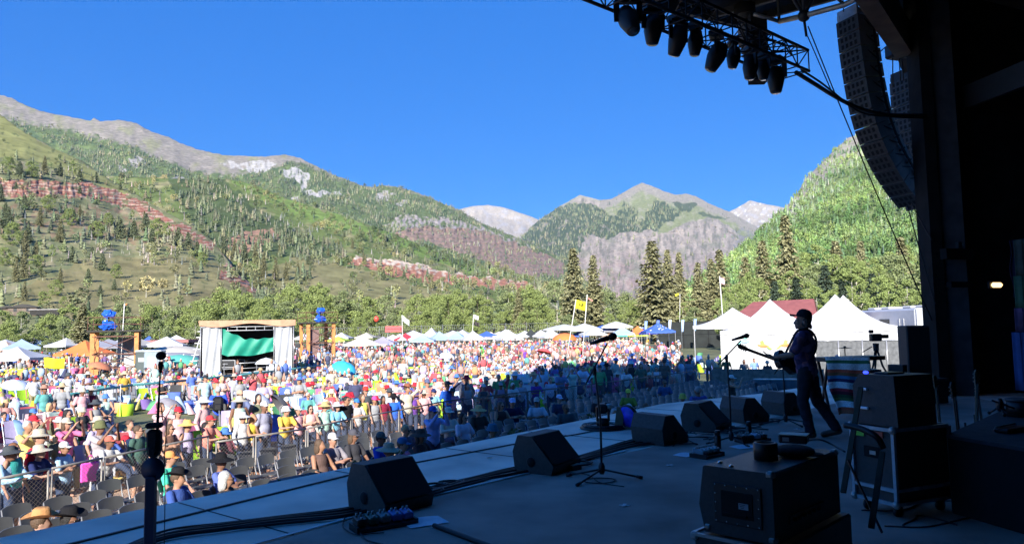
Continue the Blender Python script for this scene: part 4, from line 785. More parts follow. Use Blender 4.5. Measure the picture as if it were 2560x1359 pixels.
for px, py, c, lb in ((1795, 1122, (.03, .012, .01), 'dark bottle standing behind the silver pedalboard'), (1873, 1096, (.012, .012, .014), 'black bottle standing behind the brown pedalboard')):
    t = thing('bottle', lb, 'bottle', G(px, py)); mb = MB(); mb.lathe([(.04, 0), (.042, .02), (.042, .17), (.02, .2)], (0, 0, 0), 14); mb.build('body', mat('bottle_%d' % px, c, .3), t); mb = MB(); mb.lathe([(.036, .175), (.038, .23), (.03, .24)], (0, 0, 0), 14); mb.build('cap', dk2, t)
# camera on a coil mat, and blue disc on a wooden wedge
c = G(1508, 1070); t = thing('robot_camera', 'small black camera on a round coiled mat at the stage edge', 'camera', c)
mb = MB(); mb.lathe([(.36, .0), (.37, .02), (.30, .045), (.12, .05)], (0, 0, 0), 28); mb.tube([(math.cos(a * .5) * (.2 + a * .003), math.sin(a * .5) * (.2 + a * .003), .055) for a in range(50)], .012, 5); mb.build('cable_mat', dk2, t)
mb = MB(); mb.lathe([(.10, .05), (.11, .10), (.07, .16)], (0, 0, 0), 18); mb.bar((-.09, 0, .12), (-.09, 0, .34), .03, .09); mb.bar((.09, 0, .12), (.09, 0, .34), .03, .09); mb.build('yoke', dk2, t)
mb = MB(); mb.box((0, .02, .31), (.14, .2, .15), bev=.03); hd = mb.build('head', dk2, t); mb = MB(); mb.lathe([(.05, 0), (.055, .07)], (.06, 0, .33), 14, Matrix.Rotation(PI / 2, 3, 'Y')); mb.build('lens', mat('camera_glass', (.4, .42, .4), .1), hd)
c = G(1573, 1072); t = thing('blue_disc', 'round blue reflector disc leaning on a brown wooden wedge', 'reflector', c, -.2); mb = MB(); mb.bar((-.17, 0, 0), (-.12, 0, .34), .05, .12); mb.bar((-.2, 0, .02), (.1, 0, .02), .12, .04); mb.build('wedge_block', mat('raw_wood', (.16, .13, .09), .8, .2, 12), t)
M = Euler((R(90), 0, R(-38))).to_matrix() @ Matrix.Rotation(R(12), 3, 'X'); mb = MB(); mb.lathe([(.185, -.02), (.19, 0), (.185, .03)], (0, -.04, .2), 26, M); d_ = mb.build('rim', dk2, t); mb = MB(); mb.lathe([(.165, .028), (.165, .036)], (0, -.04, .2), 26, M); mb.build('disc', mat('cobalt_blue_film', (.03, .06, .75), .35, .35, 9, .2), t)
# ------------------------------------------------------------------ big amplifier in the foreground
tol = mat('black_tolex', (.042, .036, .034), .42, .25, 40, .5, bscale=220, spec=.6); scr = mat('bright_screw', (.75, .75, .72), .25, metal=.8)
ZT = .75; Lc, Nc, Rc = G(1757, 1161, ZT), G(1930, 1184, ZT), G(2112, 1126, ZT); ex = (Nc - Lc).normalized(); wdt = (Nc - Lc).length; ey = Vector((-ex.y, ex.x, 0)); dep = .98
if ey.dot(Rc - Nc) < 0: ey = -ey
M = Matrix(((ex.x, ey.x, 0, Lc.x), (ex.y, ey.y, 0, Lc.y), (0, 0, 1, 0), (0, 0, 0, 1)))
amp = thing('amplifier_cabinet', 'big black speaker cabinet in the foreground with screwed rear panel', 'amplifier')
amp.matrix_world = M; Z0 = .355
mb = MB(); pf = [(0, ZT - .01), (.012, ZT), (wdt - .012, ZT), (wdt, ZT - .012), (wdt, Z0), (.0, Z0), (-.035, Z0 + .16)]; n = len(pf)
V = [(x, y, z) for y in (0, dep) for x, z in pf]; mb.add(V, [tuple(range(n)), tuple(range(2 * n - 1, n - 1, -1))] + [(i, n + i, n + (i + 1) % n, (i + 1) % n) for i in range(n)]); mb.build('shell', tol, amp)
mb = MB(); mb.box((wdt * .5, -.004, Z0 + .19), (.30, .012, .235), bev=.004); pan = mb.build('rear_panel', dk2, amp)
mb = MB(); mb.box((wdt * .5, -.010, Z0 + .19), (.20, .01, .15), bev=.003); mb.bar((wdt * .5 - .09, -.018, Z0 + .135), (wdt * .5 + .06, -.018, Z0 + .135), .012, .012); mb.build('inner_panel', slot_m, pan)
for i in range(5):
    for z in (.085, .295):
        mb = MB(); mb.ell((wdt * .5 - .135 + i * .0675, -.012, Z0 + z), .0045, 8, 5); mb.build('screw', scr, pan)
for x in (-.135, .135):
    for z in (.137, .19, .243): mb = MB(); mb.ell((wdt * .5 + x, -.012, Z0 + z), .0045, 8, 5); mb.build('screw', scr, pan)
mb = MB(); mb.box((wdt * .5 + .045, -.018, Z0 + .19), (.06, .004, .034)); lbp = mb.build('label_plate', mat('grey_printed_label', (.30, .32, .36), .5), pan)
mb = MB(); 
for k in range(3): mb.box((wdt * .5 + .038, -.0208, Z0 + .20 - k * .009), (.036 - .008 * k, .001, .003))
mb.build('label_text', dk2, lbp)
for (x, y, z) in ((wdt, 0, ZT), (0, 0, Z0 + .02), (wdt, 0, Z0 + .01), (wdt, dep, ZT)):
    mb = MB(); mb.box((x - (.018 if x > .1 else -.018), y + (.018 if y < .5 else -.018), z - (.012 if z > .5 else -.012)), (.052, .052, .045), bev=.014); cp = mb.build('corner_cap', mat('worn_chrome', (.28, .28, .27), .35, .3, 30, metal=.7), amp)
for x, y in ((.05, .12), (.16, .05)): mb = MB(); mb.lathe([(.014, 0), (.016, .006), (.008, .013)], (x, y, ZT), 12); mb.build('top_stud', scr, amp)
mb = MB(); mb.box((wdt + .004, dep * .45, Z0 + .1), (.012, .5, .05), bev=.003); sp = mb.build('control_strip', stl, amp)
for k in range(6): mb = MB(); mb.lathe([(.014, 0), (.012, .018)], (wdt + .01, dep * .45 - .2 + k * .07, Z0 + .1), 10, Matrix.Rotation(PI / 2, 3, 'Y')); mb.build('knob', dk2, sp)
cs = thing('equipment_case', 'black case with silver edging supporting the big speaker cabinet', 'case'); cs.matrix_world = M
mb = MB(); mb.box((wdt * .5, dep * .5, .175), (wdt + .10, dep + .1, .34), bev=.012); mb.build('body', tol, cs)
mb = MB(); mb.box((-.045, -.04, .335), (.05, .05, .05), bev=.012); mb.bar((-.055, -.055, .346), (wdt + .055, -.055, .346), .018, .018); mb.bar((-.055, -.055, .346), (-.055, dep, .346), .018, .018); mb.build('metal_edging', alu, cs)
t = thing('tape_roll', 'fat roll of black tape standing on the big speaker cabinet', 'tape roll', G(1915, 1148, ZT)); mb = MB(); mb.lathe([(.055, .0), (.072, .001), (.074, .1), (.066, .106), (.055, .106), (.055, .0)], (0, 0, .001), 24, cap=False); mb.build('tape', dk2, t); mb = MB(); mb.lathe([(.05, .005), (.055, .005), (.055, .1), (.05, .1), (.05, .005)], (0, 0, 0), 24, cap=False); mb.build('core', mat('cardboard_core', (.10, .08, .06), .9), t)
t = thing('cap', 'soft black flat cap lying on the big speaker cabinet', 'cap', G(1985, 1140, ZT)); mb = MB(); mb.ell((0, 0, .035), (.13, .115, .04), 20, 10); mb.build('crown', cl_m, t); mb = MB(); mb.ell((.1, -.05, .02), (.07, .06, .012), 14, 6); mb.build('peak', cl_m, t)
t = thing('effects_unit', 'flat black device with a cream top on the far corner of the cabinet', 'device', G(1985, 1106, ZT), math.atan2(ex.y, ex.x) + .25); mb = MB(); mb.box((0, 0, .03), (.19, .12, .056), bev=.008); mb.build('body', dk2, t); mb = MB(); mb.box((0, 0, .062), (.196, .126, .006), bev=.002); mb.build('top_plate', mat('cream_plate', (.52, .50, .40), .5), t); mb = MB(); mb.box((-.045, -.061, .03), (.045, .003, .028)); mb.build('sticker', mat('grey_sticker', (.24, .25, .27), .6), t)
wire('lead_cable', spline([G(2020, 1100, ZT + .03), G(2050, 1098, ZT + .05), G(2080, 1110, ZT + .02), G(2112, 1128, ZT + .01)]), .006, 'black lead from the cream topped device over the cabinet edge')
# ------------------------------------------------------------------ road case and amplifier, guitars, riser
ca, cb = G(2138, 1236, .12), G(2243, 1262, .12); ex = (cb - ca).normalized(); ey = Vector((-ex.y, ex.x, 0)); wdt = (cb - ca).length; M = Matrix(((ex.x, ey.x, 0, ca.x), (ex.y, ey.y, 0, ca.y), (0, 0, 1, 0), (0, 0, 0, 1)))
rc = thing('road_case', 'black wheeled road case edged in silver with green and red tape labels', 'road case'); rc.matrix_world = M; H0, H1 = .12, W(2200, 1060, ca.y).z
mb = MB(); mb.box((wdt / 2, .33, (H0 + H1) / 2), (wdt - .02, .64, H1 - H0 - .02)); mb.build('body', tol, rc)
mb = MB(); e_ = .028
for x in (0, wdt):
    for y in (0, .66): mb.box((x, y, (H0 + H1) / 2), (e_, e_, H1 - H0))
for z in (H0, H0 + .11, H1):
    for y in (0, .66): mb.box((wdt / 2, y, z), (wdt - e_, e_ * .9, e_))
    for x in (0, wdt): mb.box((x, .33, z), (e_ * .9, .66 - e_, e_))
mb.build('metal_edging', mat('road_case_aluminium', (.42, .46, .50), .4, .2, 12, metal=.3), rc)
for x in (.0, wdt):
    for z in (H0, H1): mb = MB(); mb.ell((x, -.005, z), (.034, .03, .034), 12, 6); mb.build('ball_corner', alu, rc)
mb = MB(); mb.box((.07, -.002, H1 - .055), (.11, .004, .05)); mb.build('tape_label', mat('green_tape', (.25, .62, .06), .6), rc)['label'] = 'lime green tape label'
mb = MB(); mb.box((.26, -.002, H1 - .05), (.10, .004, .05)); mb.build('tape_label', mat('red_tape', (.55, .09, .05), .6), rc)['label'] = 'red tape label'
mb = MB(); mb.box((.19, .002, H1 - .2), (.15, .004, .09)); pn_ = mb.build('socket_panel', slot_m, rc); mb = MB(); mb.box((.205, -.004, H1 - .205), (.06, .003, .032)); mb.build('name_plate', alu, pn_)
for x in (.06, wdt - .06):
    for y in (.08, .58):
        mb = MB(); mb.lathe([(.045, -.016), (.05, 0), (.045, .016)], (x, y, .05), 14, Matrix.Rotation(PI / 2, 3, 'Y')); mb.box((x, y, .1), (.05, .06, .03)); mb.build('caster', dk2, rc)
am = thing('amplifier', 'black combo amplifier with two bright latches on top of the road case', 'amplifier'); am.matrix_world = M; Zt = W(2200, 932, ca.y).z
mb = MB(); pf = [(0.0, H1 + .02), (0.0, Zt - .1), (.07, Zt), (wdt + .0, Zt), (wdt + .02, H1 + .02)]; n = len(pf); V = [(x, y, z) for y in (.04, .5) for x, z in pf]; mb.add(V, [tuple(range(n)), tuple(range(2 * n - 1, n - 1, -1))] + [(i, n + i, n + (i + 1) % n, (i + 1) % n) for i in range(n)]); mb.build('cabinet', tol, am)
for z in (Zt - .125, Zt - .285): mb = MB(); mb.box((.115, .030, z), (.085, .02, .022), .0, bev=.005); mb.build('latch', mat('blue_white_metal', (.75, .85, .95), .3, metal=.3), am)
mb = MB(); mb.box((.2, .25, Zt + .008), (.14, .2, .014), bev=.004); mb.build('top_handle', dk2, am); mb = MB(); mb.ell((.09, .1, Zt + .012), (.022, .022, .014), 10, 6); mb.build('pilot_lamp', mat('blue_indicator', (.05, .08, .9), .4, emit=(.03, .06, 1, 1.6)), am)
# wooden A-frame stand
wdm = mat('dull_brown_wood', (.085, .062, .035), .7, .25, 10)
t = thing('instrument_stand', 'wooden A-frame instrument stand leaning left of the road case', 'stand'); 
for p, q in (((2152, 968, 5.6), (2108, 1230, 5.2)), ((2206, 1130, 5.0), (2178, 1318, 4.7))): mb = MB(); mb.bar(W(*p), W(*q), .035, .02); mb.build('leg', wdm, t)
mb = MB(); mb.tube(spline([W(2112, 1062, 5.2), W(2150, 1070, 5.1), W(2190, 1090, 5.0), W(2208, 1118, 5.0)]), [.022] * 19, 8); mb.build('yoke', dk2, t); mb = MB(); mb.bar(W(2120, 1150, 5.2), W(2205, 1330, 4.7), .012); mb.build('strap', dk2, t)
# guitars on stands
def guitar_mesh(t, acoustic=False, bodym=None, neckm=None):
    """local: neck up +z, body front towards -y, origin at body bottom"""
    ol = [(0, 0), (.10, .01), (.165, .06), (.175, .13), (.135, .215), (.115, .27), (.145, .34), (.13, .40), (.07, .43), (0, .435)] if acoustic else [(0, 0), (.09, .01), (.155, .05), (.16, .12), (.115, .2), (.11, .26), (.15, .34), (.16, .40), (.12, .39), (.06, .35), (0, .34)]
    pts = [(x, z) for x, z in ol] + [(-x, z) for x, z in reversed(ol[1:-1])]; th = .10 if acoustic else .042; Mx = Matrix.Rotation(PI / 2, 4, 'X')
    mb = MB(); mb.prism(pts, -th / 2, th / 2, Mx); b = mb.build('body', bodym, t)
    mb = MB(); mb.lathe([(.048, 0), (.048, .002)], (0, -th / 2 - .002, .28), 16, Matrix.Rotation(PI / 2, 3, 'X')) if acoustic else mb.box((0, -th / 2 - .003, .2), (.08, .006, .12), bev=.002); mb.build('sound_hole' if acoustic else 'pickup', slot_m, b)
    mb = MB(); mb.box((0, -th / 2 - .006, .10), (.14, .012, .022), bev=.003); mb.build('bridge', dk2, b)
    mb = MB(); mb.box((0, -th / 2 - .004, .66), (.05, .022, .64), bev=.008); nk = mb.build('neck', neckm, t)
    mb = MB(); mb.prism([(-.028, .98), (.028, .98), (.038, 1.14), (.02, 1.17), (-.02, 1.17), (-.038, 1.14)], -.01, .01, Matrix.Translation((0, -th / 2 + .002, 0)) @ Mx); hs = mb.build('headstock', neckm, t)
    for k in range(3):
        for sx in (-1, 1): mb = MB(); mb.box((sx * .048, -th / 2 + .002, 1.02 + k * .045), (.024, .01, .016), bev=.003); mb.build('tuning_peg', alu, hs)
    mb = MB(); 
    for k in range(6): mb.bar(((k - 2.5) * .0075, -th / 2 - .018, .10), ((k - 2.5) * .0062, -th / 2 - .018, 1.0), .0012)
    mb.build('strings', alu, t)
gl = [(2352, 1078, 938, 8.0, 'guitar with pale wooden neck, leftmost on the stands', 0, 1, .06), (2394, 1190, 955, 6.6, 'dark guitar standing between road case and black riser', 1, 0, .05), (2432, 1160, 920, 7.4, 'pale edged guitar leaning behind the black riser', 0, 1, .22), (2456, 1140, 962, 8.0, 'slim necked guitar, rightmost on the stands', 1, 0, .03)]
for px, py, ptop, D, lb, ac, bm, ln in gl:
    z0 = .12; p = W(px, 1100, D); p.z = z0; t = thing('guitar', lb, 'guitar', p, .2, 'guitars on the stands'); t.rotation_euler = (R(-6), ln, .3); k = (W(px, ptop, D).z - z0) / 1.17; t.scale = (k * .95, k, k)
    guitar_mesh(t, ac, mat('brown_lacquer', (.035, .018, .010), .3) if bm else mat('black_lacquer', (.012, .011, .012), .3), mat('maple_neck', (.12, .09, .05), .5) if bm else mat('dark_neck', (.04, .028, .02), .5))
    s = thing('guitar_stand', 'black tubular stand holding the ' + lb.split(',')[0].split(' standing')[0].split(' leaning')[0], 'guitar stand', (p.x, p.y + .08, 0)); mb = MB(); mb.tube([(0, 0, 0.0), (0, .03, .55)], .011); mb.build('upright', dk, s)
    for a in (30, 150, 270): mb = MB(); mb.tube([(0, 0, .12), (.22 * math.cos(R(a)), .22 * math.sin(R(a)), .01)], .01); mb.build('leg', dk, s)
rz = .64; pA = G(2368, 1088, rz); pB = G(2532, 1018, rz); pC = G(2585, 1125, rz); pD = pB + (pC - pA) * 1.6; pC2 = pA + (pC - pA) * 1.6
t = thing('riser', 'black draped riser table filling the lower right corner', 'riser'); mb = MB(); mb.prism([(v.x, v.y) for v in (pA, pC2, pD, pB)], .0, rz - .02); mb.build('skirt', mat('black_drape_cloth', (.008, .008, .010), .95, .3, 3, .3), t)
mb = MB(); q = [(v.x, v.y) for v in (pA + Vector((-.02, -.02, 0)), pC2 + Vector((0, -.03, 0)), pD, pB + Vector((0, .03, 0)))]; mb.prism(q, rz - .018, rz + .01); mb.build('table_top', mat('dark_cloth_top', (.035, .036, .045), .9, .3, 6, .3), t)
mic_stand('microphone_stand', 'small boom stand standing on the black riser at right', G(2502, 1040, rz), W(2500, 1008, 7.0), (W(2480, 1000, 7.0), W(2536, 1020, 7.0)), legs=((.1, 15), (.1, 135), (.1, 255)))
t = thing('stick_case', 'open black stick case lying on the black riser', 'case', G(2530, 1078, rz + .012), .5); mb = MB(); mb.box((0, 0, .02), (.34, .12, .035), bev=.01); mb.build('tray', dk2, t); mb = MB(); mb.tube([(-.2, .02, .05), (.15, .05, .05)], .009); mb.build('drum_stick', mat('pale_stick', (.3, .28, .25), .6), t)
t = thing('drum', 'dark round drum at the right edge on the riser', 'drum', G(2556, 1040, rz + .012)); mb = MB(); mb.lathe([(.13, 0), (.13, .16)], (0, 0, 0), 24); mb.build('shell', dk2, t); mb = MB(); mb.lathe([(.137, .15), (.137, .172), (.12, .172)], (0, 0, 0), 24); mb.build('hoop', stl, t)
# keyboard table with striped blanket
bD = G(2112, 1042).y; tz = W(2110, 894, bD).z; tl, tr_ = W(2058, 894, bD), W(2172, 894, bD + .25)
t = thing('keyboard_stand', 'black keyboard stand behind the musician, hidden by a striped blanket', 'keyboard stand'); mb = MB(); mb.bar(Vector((tl.x, tl.y + .2, tz - .03)), Vector((tr_.x + .3, tr_.y + .35, tz - .03)), .42, .07); mb.build('keyboard', dk2, t)
for u in (.1, .9):
    p = tl.lerp(tr_, u); mb = MB(); mb.bar(Vector((p.x, p.y, 0)), Vector((p.x, p.y + .4, tz - .07)), .04); mb.bar(Vector((p.x, p.y + .4, 0)), Vector((p.x, p.y, tz - .07)), .04); mb.build('leg', dk, t)
bl = [(.80, .80, .78), (.05, .20, .08), (.72, .76, .72), (.72, .72, .70), (.60, .10, .05), (.30, .12, .05), (.06, .24, .42), (.02, .03, .1), (.80, .80, .78), (.80, .80, .78), (.42, .03, .05), (.12, .012, .03), (.03, .09, .035), (.10, .16, .05), (.80, .82, .82), (.82, .82, .82), (.5, .09, .05), (.45, .12, .06)]
bm_ = [mat('blanket_stripe_%d' % i, c, .95, .25, 60, .5, bscale=200) for i, c in enumerate(bl)]
mb = MB(); nu = 18; nv = 72; bx0, bx1 = W(2064, 900, bD).x, W(2150, 900, bD).x
def bf(u, v):
    x = bx0 + (bx1 - bx0) * (u * (1 - .12 * v) + .16 * v * v); d = .18 * v * v + .035 * math.sin(u * 14 + v * 3) * (.3 + v)
    return (x + .02 * math.sin(v * 9), bD + .02 - d - .34 * u, tz + .02 - v * (tz - .04) + .03 * math.sin(u * 6) * v)
vs = [bf(i / nu, j / nv) for j in range(nv + 1) for i in range(nu + 1)]; k0 = len(mb.v)
mb.add(vs, [(j * (nu + 1) + i, j * (nu + 1) + i + 1, (j + 1) * (nu + 1) + i + 1, (j + 1) * (nu + 1) + i) for j in range(nv) for i in range(nu)], True)
for j in range(nv):
    for i in range(nu): mb.mi[j * nu + i] = min(17, int(j / nv * 18))
o = mb.build('striped_blanket', bm_); tag(o, 'woven blanket striped white, red, green and blue hanging off the keyboard stand', 'blanket'); sm_ = o.modifiers.new('s', 'SOLIDIFY'); sm_.thickness = .012
t = thing('draped_cloth', 'dark blue and purple cloth bundle beside the striped blanket', 'cloth', W(2166, 925, bD)); mb = MB(); mb.box((0, .2, -.1), (.22, .1, .5), bev=.04); mb.build('cloth', mat('dark_purple_cloth', (.04, .02, .05), .9), t); mb = MB(); mb.box((-.06, .14, .1), (.1, .02, .18), bev=.004); mb.build('blue_flap', mat('bright_blue_cloth', (.02, .04, .5), .8), t)
# black gear and table behind, speaker, camera tripod
t = thing('equipment_table', 'long low black equipment table behind the road case', 'table'); a, b = W(2168, 940, 14.2), W(2335, 940, 14.4); mb = MB(); mb.bar((a.x, a.y, .46), (b.x, b.y, .46), .8, .05); mb.build('table_top', dk2, t)
mb = MB(); mb.bar((a.x, a.y, .22), (b.x, b.y, .22), .7, .43); mb.build('skirt', cl_m, t)
for i, (px, w, h, lb) in enumerate(((2180, .24, .20, 'low black mixer at the left end of the equipment table'), (2215, .3, .14, 'flat black case second on the equipment table'), (2245, .16, .28, 'small upright black box left of the tall speaker'))): p = W(px, 940, 14.0); mkbox('equipment_box', lb, 'box', (p.x, p.y, .487), (w, .3, h), .3 * i, dk2)
p = W(2290, 940, 14.3); t = thing('loudspeaker', 'tall black loudspeaker standing on the equipment table', 'loudspeaker', (p.x, p.y, .487), -.1); hh = W(2290, 813, 14.3).z - .487; mb = MB(); mb.box((0, 0, hh / 2), (.44, .42, hh), bev=.02); mb.build('cabinet', wd, t); mb = MB(); mb.box((0, -.214, hh / 2), (.40, .01, hh * .92), bev=.003); mb.build('grille', gr, t)
bp = G(2196, 972); bp.z = 0; t = thing('camera_tripod', 'video camera on a black tripod in front of the grey mesh fence', 'tripod', bp); hh = W(2192, 866, bp.y).z
for a in (80, 200, 320): mb = MB(); mb.tube([(0, 0, hh), (math.cos(R(a)) * .12, math.sin(R(a)) * .12, hh * .55), (math.cos(R(a)) * .4, math.sin(R(a)) * .4, .0)], [.028, .024, .016]); mb.build('leg', dk, t)
mb = MB(); mb.lathe([(.06, -.1), (.07, .08)], (0, 0, hh), 12); mb.build('head', dk, t); mb = MB(); mb.box((0, 0, hh + .22), (.26, .14, .18), bev=.02); mb.box((.2, 0, hh + .24), (.2, .09, .09), bev=.01); mb.box((-.1, 0, hh + .36), (.1, .06, .08), bev=.01); mb.tube([(-.1, 0, hh), (-.35, -.05, hh - .12)], .012); mb.build('camera', dk2, t)
mic_stand('microphone_stand', 'slim boom stand behind the striped blanket', G(2140, 1000), W(2136, 905, 14.0), (W(2104, 902, 14.0), W(2152, 893, 14.0)), legs=((.3, 20), (.3, 140), (.3, 260)))
t = thing('cymbal_stand', 'low stand with small cymbal seen over the keyboard', 'cymbal stand', G(2118, 985)); mb = MB(); mb.tube([(0, 0, 0), (0, 0, 1.02)], .012); mb.build('pole', dk, t); mb = MB(); mb.lathe([(.16, 0), (.03, .02), (.02, .05)], (0, 0, 1.02), 20); mb.build('cymbal', mat('dark_bronze', (.10, .08, .04), .35, metal=.7), t)
# wall lamp, wall box, painted backdrop on the right
p = W(2492, 712, 14.6); t = thing('wall_lamp', 'glowing oblong wall lamp on the black wall', 'lamp', p, .3); mb = MB(); mb.box((0, .05, 0), (.34, .05, .16), bev=.02); mb.build('mounting_plate', dk2, t); mb = MB(); mb.box((0, 0, 0), (.27, .1, .10), bev=.04); mb.build('lens', mat('warm_lamp_glow', (.9, .75, .5), .4, emit=(1, .62, .25, 1.6)), t)
p = W(2402, 627, 15.4); mkbox('switch_box', 'small grey electrical box on the black wall beside the column', 'box', p, (.2, .08, .2), .3, mat('grey_box_paint', (.05, .05, .055), .6), .01, [('sticker', (.04, -.045, .14), (.05, .006, .06), mat('white_sticker', (.25, .25, .25), .6))])
t = thing('backdrop_cloth', 'tie dyed backdrop cloth at the right edge, green above blue', 'backdrop'); 
for nm, z0, z1, c in (('panel', 975, 830, (.05, .10, .28)), ('panel', 830, 770, (.10, .05, .12)), ('panel', 770, 690, (.03, .09, .05)), ('panel', 690, 600, (.035, .05, .04))):
    a, b = W(2541, z0, 13.4), W(2640, z0, 12.6); zb = W(2541, z1, 13.4).z; mb = MB(); mb.sheet(lambda u, v: (a.x + (b.x - a.x) * u, a.y + (b.y - a.y) * u + .04 * math.sin(u * 30), a.z + (zb - a.z) * v), 20, 4); o = mb.build(nm, mat('backdrop_dye_%d' % z0, c, .9, .5, 2), t); o.modifiers.new('s', 'SOLIDIFY').thickness = .02
p = W(2522, 600, 13.8); mb = MB(); mb.sheet(lambda u, v: (p.x + .30 * u + .03 * math.sin(v * 9), p.y + .03 * math.sin(u * 12), p.z - 1.1 * v), 8, 8); o = mb.build('hanging_flag', mat('dark_violet_cloth', (.03, .02, .06), .9)); tag(o, 'dark violet flag hanging on the wall beside the backdrop', 'flag'); o.modifiers.new('s', 'SOLIDIFY').thickness = .01
for i, (px, py, ax_) in enumerate(((2285, 1215, 1.0), (2330, 1262, .7), (2300, 1300, 1.3), (2440, 1300, .6), (2400, 1240, .9))):
    c = G(px, py, .012); wire('floor_cable', spline([c + Vector((math.cos(ax_) * k * .3 + rr.uniform(-.1, .1), math.sin(ax_ + k) * .16, 0)) for k in range(-3, 4)]), .007, 'black cable on the floor ' + ['behind the road case', 'in front of the road case', 'near the bottom edge right of the stand', 'beneath the black riser', 'between road case and riser'][i])
# ------------------------------------------------------------------ people
skin_m = mat('skin', source='object', rough=.55, var=.06, scale=20, spec=.3); cloth_m = mat('woven_cloth', source='object', rough=.92, var=.10, scale=14, bump=.5, bscale=34, spec=.15)
hair_m = mat('hair', source='object', rough=.6, var=.3, scale=60, bump=.6, bscale=90); straw_m = mat('straw', source='object', rough=.9, var=.2, scale=60, bump=.6, bscale=160, spec=.1)
lens_m = mat('sunglass_lens', (.01, .01, .012), .15)
V3 = Vector
def cap_(mb, a, b, r0, r1, n=10):
    a, b = V3(a), V3(b); mb.ell(a, r0, n, 6); mb.ell(b, r1, n, 6); mb.tube([a, b], [r0, r1], n)
def chain(mb, pts, rs, n=10):
    for i in range(len(pts) - 1): cap_(mb, pts[i], pts[i + 1], rs[i], rs[i + 1], n)
def remesh(mb, vox, smooth=2):
    o = mb.build('_tmp', []); m = o.modifiers.new('r', 'REMESH'); m.mode = 'VOXEL'; m.voxel_size = vox; m.use_smooth_shade = True
    if smooth: s = o.modifiers.new('s', 'SMOOTH'); s.iterations = smooth; s.factor = .5
    dg = bpy.context.evaluated_depsgraph_get(); me = bpy.data.meshes.new_from_object(o.evaluated_get(dg)); old = o.data; bpy.data.objects.remove(o); bpy.data.meshes.remove(old); return me
def lerp(a, b, t): return V3(a).lerp(V3(b), t)
def hand_(mb, w, d, side=1, s=1.0, grip=0.0):
    """w wrist, d direction; short palm with five fingers"""
    w, d = V3(w), V3(d).normalized(); x = d.cross(V3((0, 0, 1))); x = x.normalized() if x.length > .1 else V3((1, 0, 0)); up = x.cross(d)
    pc = w + d * .045 * s; mb.ell(pc, (.03 * s, .03 * s, .045 * s), 8, 6, d.to_track_quat('Z', 'Y').to_matrix())
    for k in range(4):
        r0 = w + d * .085 * s + x * (k - 1.5) * .019 * s; f = (d * (1 - grip) - up * grip).normalized(); L = (.055, .065, .07, .055)[k] * s; m1 = r0 + d.lerp(f, .5).normalized() * L * .6; cap_(mb, r0, m1, .0095 * s, .0085 * s, 6); cap_(mb, m1, m1 + (f * 1.0 - d * grip * .5).normalized() * L * .6, .0085 * s, .0075 * s, 6)
    t0 = w + d * .03 * s + x * side * .026 * s; cap_(mb, t0, t0 + (d * .7 + x * side * .6).normalized() * .06 * s, .011 * s, .009 * s, 6)
def head_(mb, c, M, detail=False):
    c = V3(c); e = lambda p, r, n=12, m=8: mb.ell(c + M @ V3(p), r, n, m, M)
    e((0, .012, .02), (.076, .096, .098)); e((0, -.028, -.045), (.055, .06, .062)); e((0, -.07, -.088), (.024, .02, .018)); e((0, -.05, -.01), (.058, .05, .05))
    e((0, -.103, -.028), (.013, .02, .014), 8, 5); mb.tube([c + M @ V3((0, -.09, .012)), c + M @ V3((0, -.112, -.026))], [.009, .013], 6)
    for sx in (-1, 1): e((sx * .078, .012, -.012), (.010, .02, .032), 8, 6)
    if detail:
        e((0, -.086, -.058), (.026, .014, .008), 8, 5); e((0, -.084, -.068), (.022, .013, .007), 8, 5)
        for sx in (-1, 1): e((sx * .032, -.078, .022), (.024, .016, .008), 8, 5)
def pose(pelvis=(0, 0, .95), lean=0.0, twist=0, hips=.09, kl=None, kr=None, al=None, ar=None, arms=None, head=(0, 0), fat=1.0):
    P = {}; pv = V3(pelvis); Rm = Matrix.Rotation(lean, 3, 'X') @ Matrix.Rotation(twist, 3, 'Z'); T = lambda x, y, z: pv + Rm @ V3((x, y, z))
    P['pv'] = pv; P['Rm'] = Rm; P['belly'] = T(0, -.01, .14); P['chest'] = T(0, 0, .35); P['neck'] = T(0, .02, .49); P['sl'] = T(.175, .01, .455); P['sr'] = T(-.175, .01, .455)
    P['hc'] = T(0, .0, .49) + Matrix.Rotation(lean * .3, 3, 'X') @ V3((0, -.012, .155)); P['hM'] = Matrix.Rotation(head[1], 3, 'Z') @ Matrix.Rotation(head[0], 3, 'X')
    P['hl'] = pv + V3((hips, 0, -.02)); P['hr'] = pv + V3((-hips, 0, -.02))
    P['kl'], P['al'] = [V3(v) for v in (kl or ((.10, -.02, .50), (.10, .03, .09)))]; P['kr'], P['ar'] = [V3(v) for v in (kr or ((-.10, -.02, .50), (-.10, .03, .09)))]
    el, wl, er, wr = arms or ((.26, .04, 1.14), (.27, -.08, .90), (-.26, .04, 1.14), (-.27, -.08, .90))
    P['el'], P['wl'], P['er'], P['wr'] = V3(el), V3(wl), V3(er), V3(wr); P['fat'] = fat; return P
def torso_(mb, P, g=0.0, hem=0.0):
    Rm, f = P['Rm'], P['fat']
    mb.ell(P['chest'] + Rm @ V3((0, 0, -.02)), (.165 * f + g, .108 * f + g, .17 + g), 14, 10, Rm); mb.ell(P['chest'] + Rm @ V3((0, .01, .085)), (.175 + g, .07 + g, .06 + g), 14, 8, Rm)
    mb.ell(P['belly'] + Rm @ V3((0, -.012 * f, 0)), (.145 * f + g, .112 * f + g, .16 + g), 14, 10, Rm); mb.ell(P['pv'] + V3((0, 0, .0)), (.155 * f + g, .118 * f + g, .12 + g + hem), 14, 10)
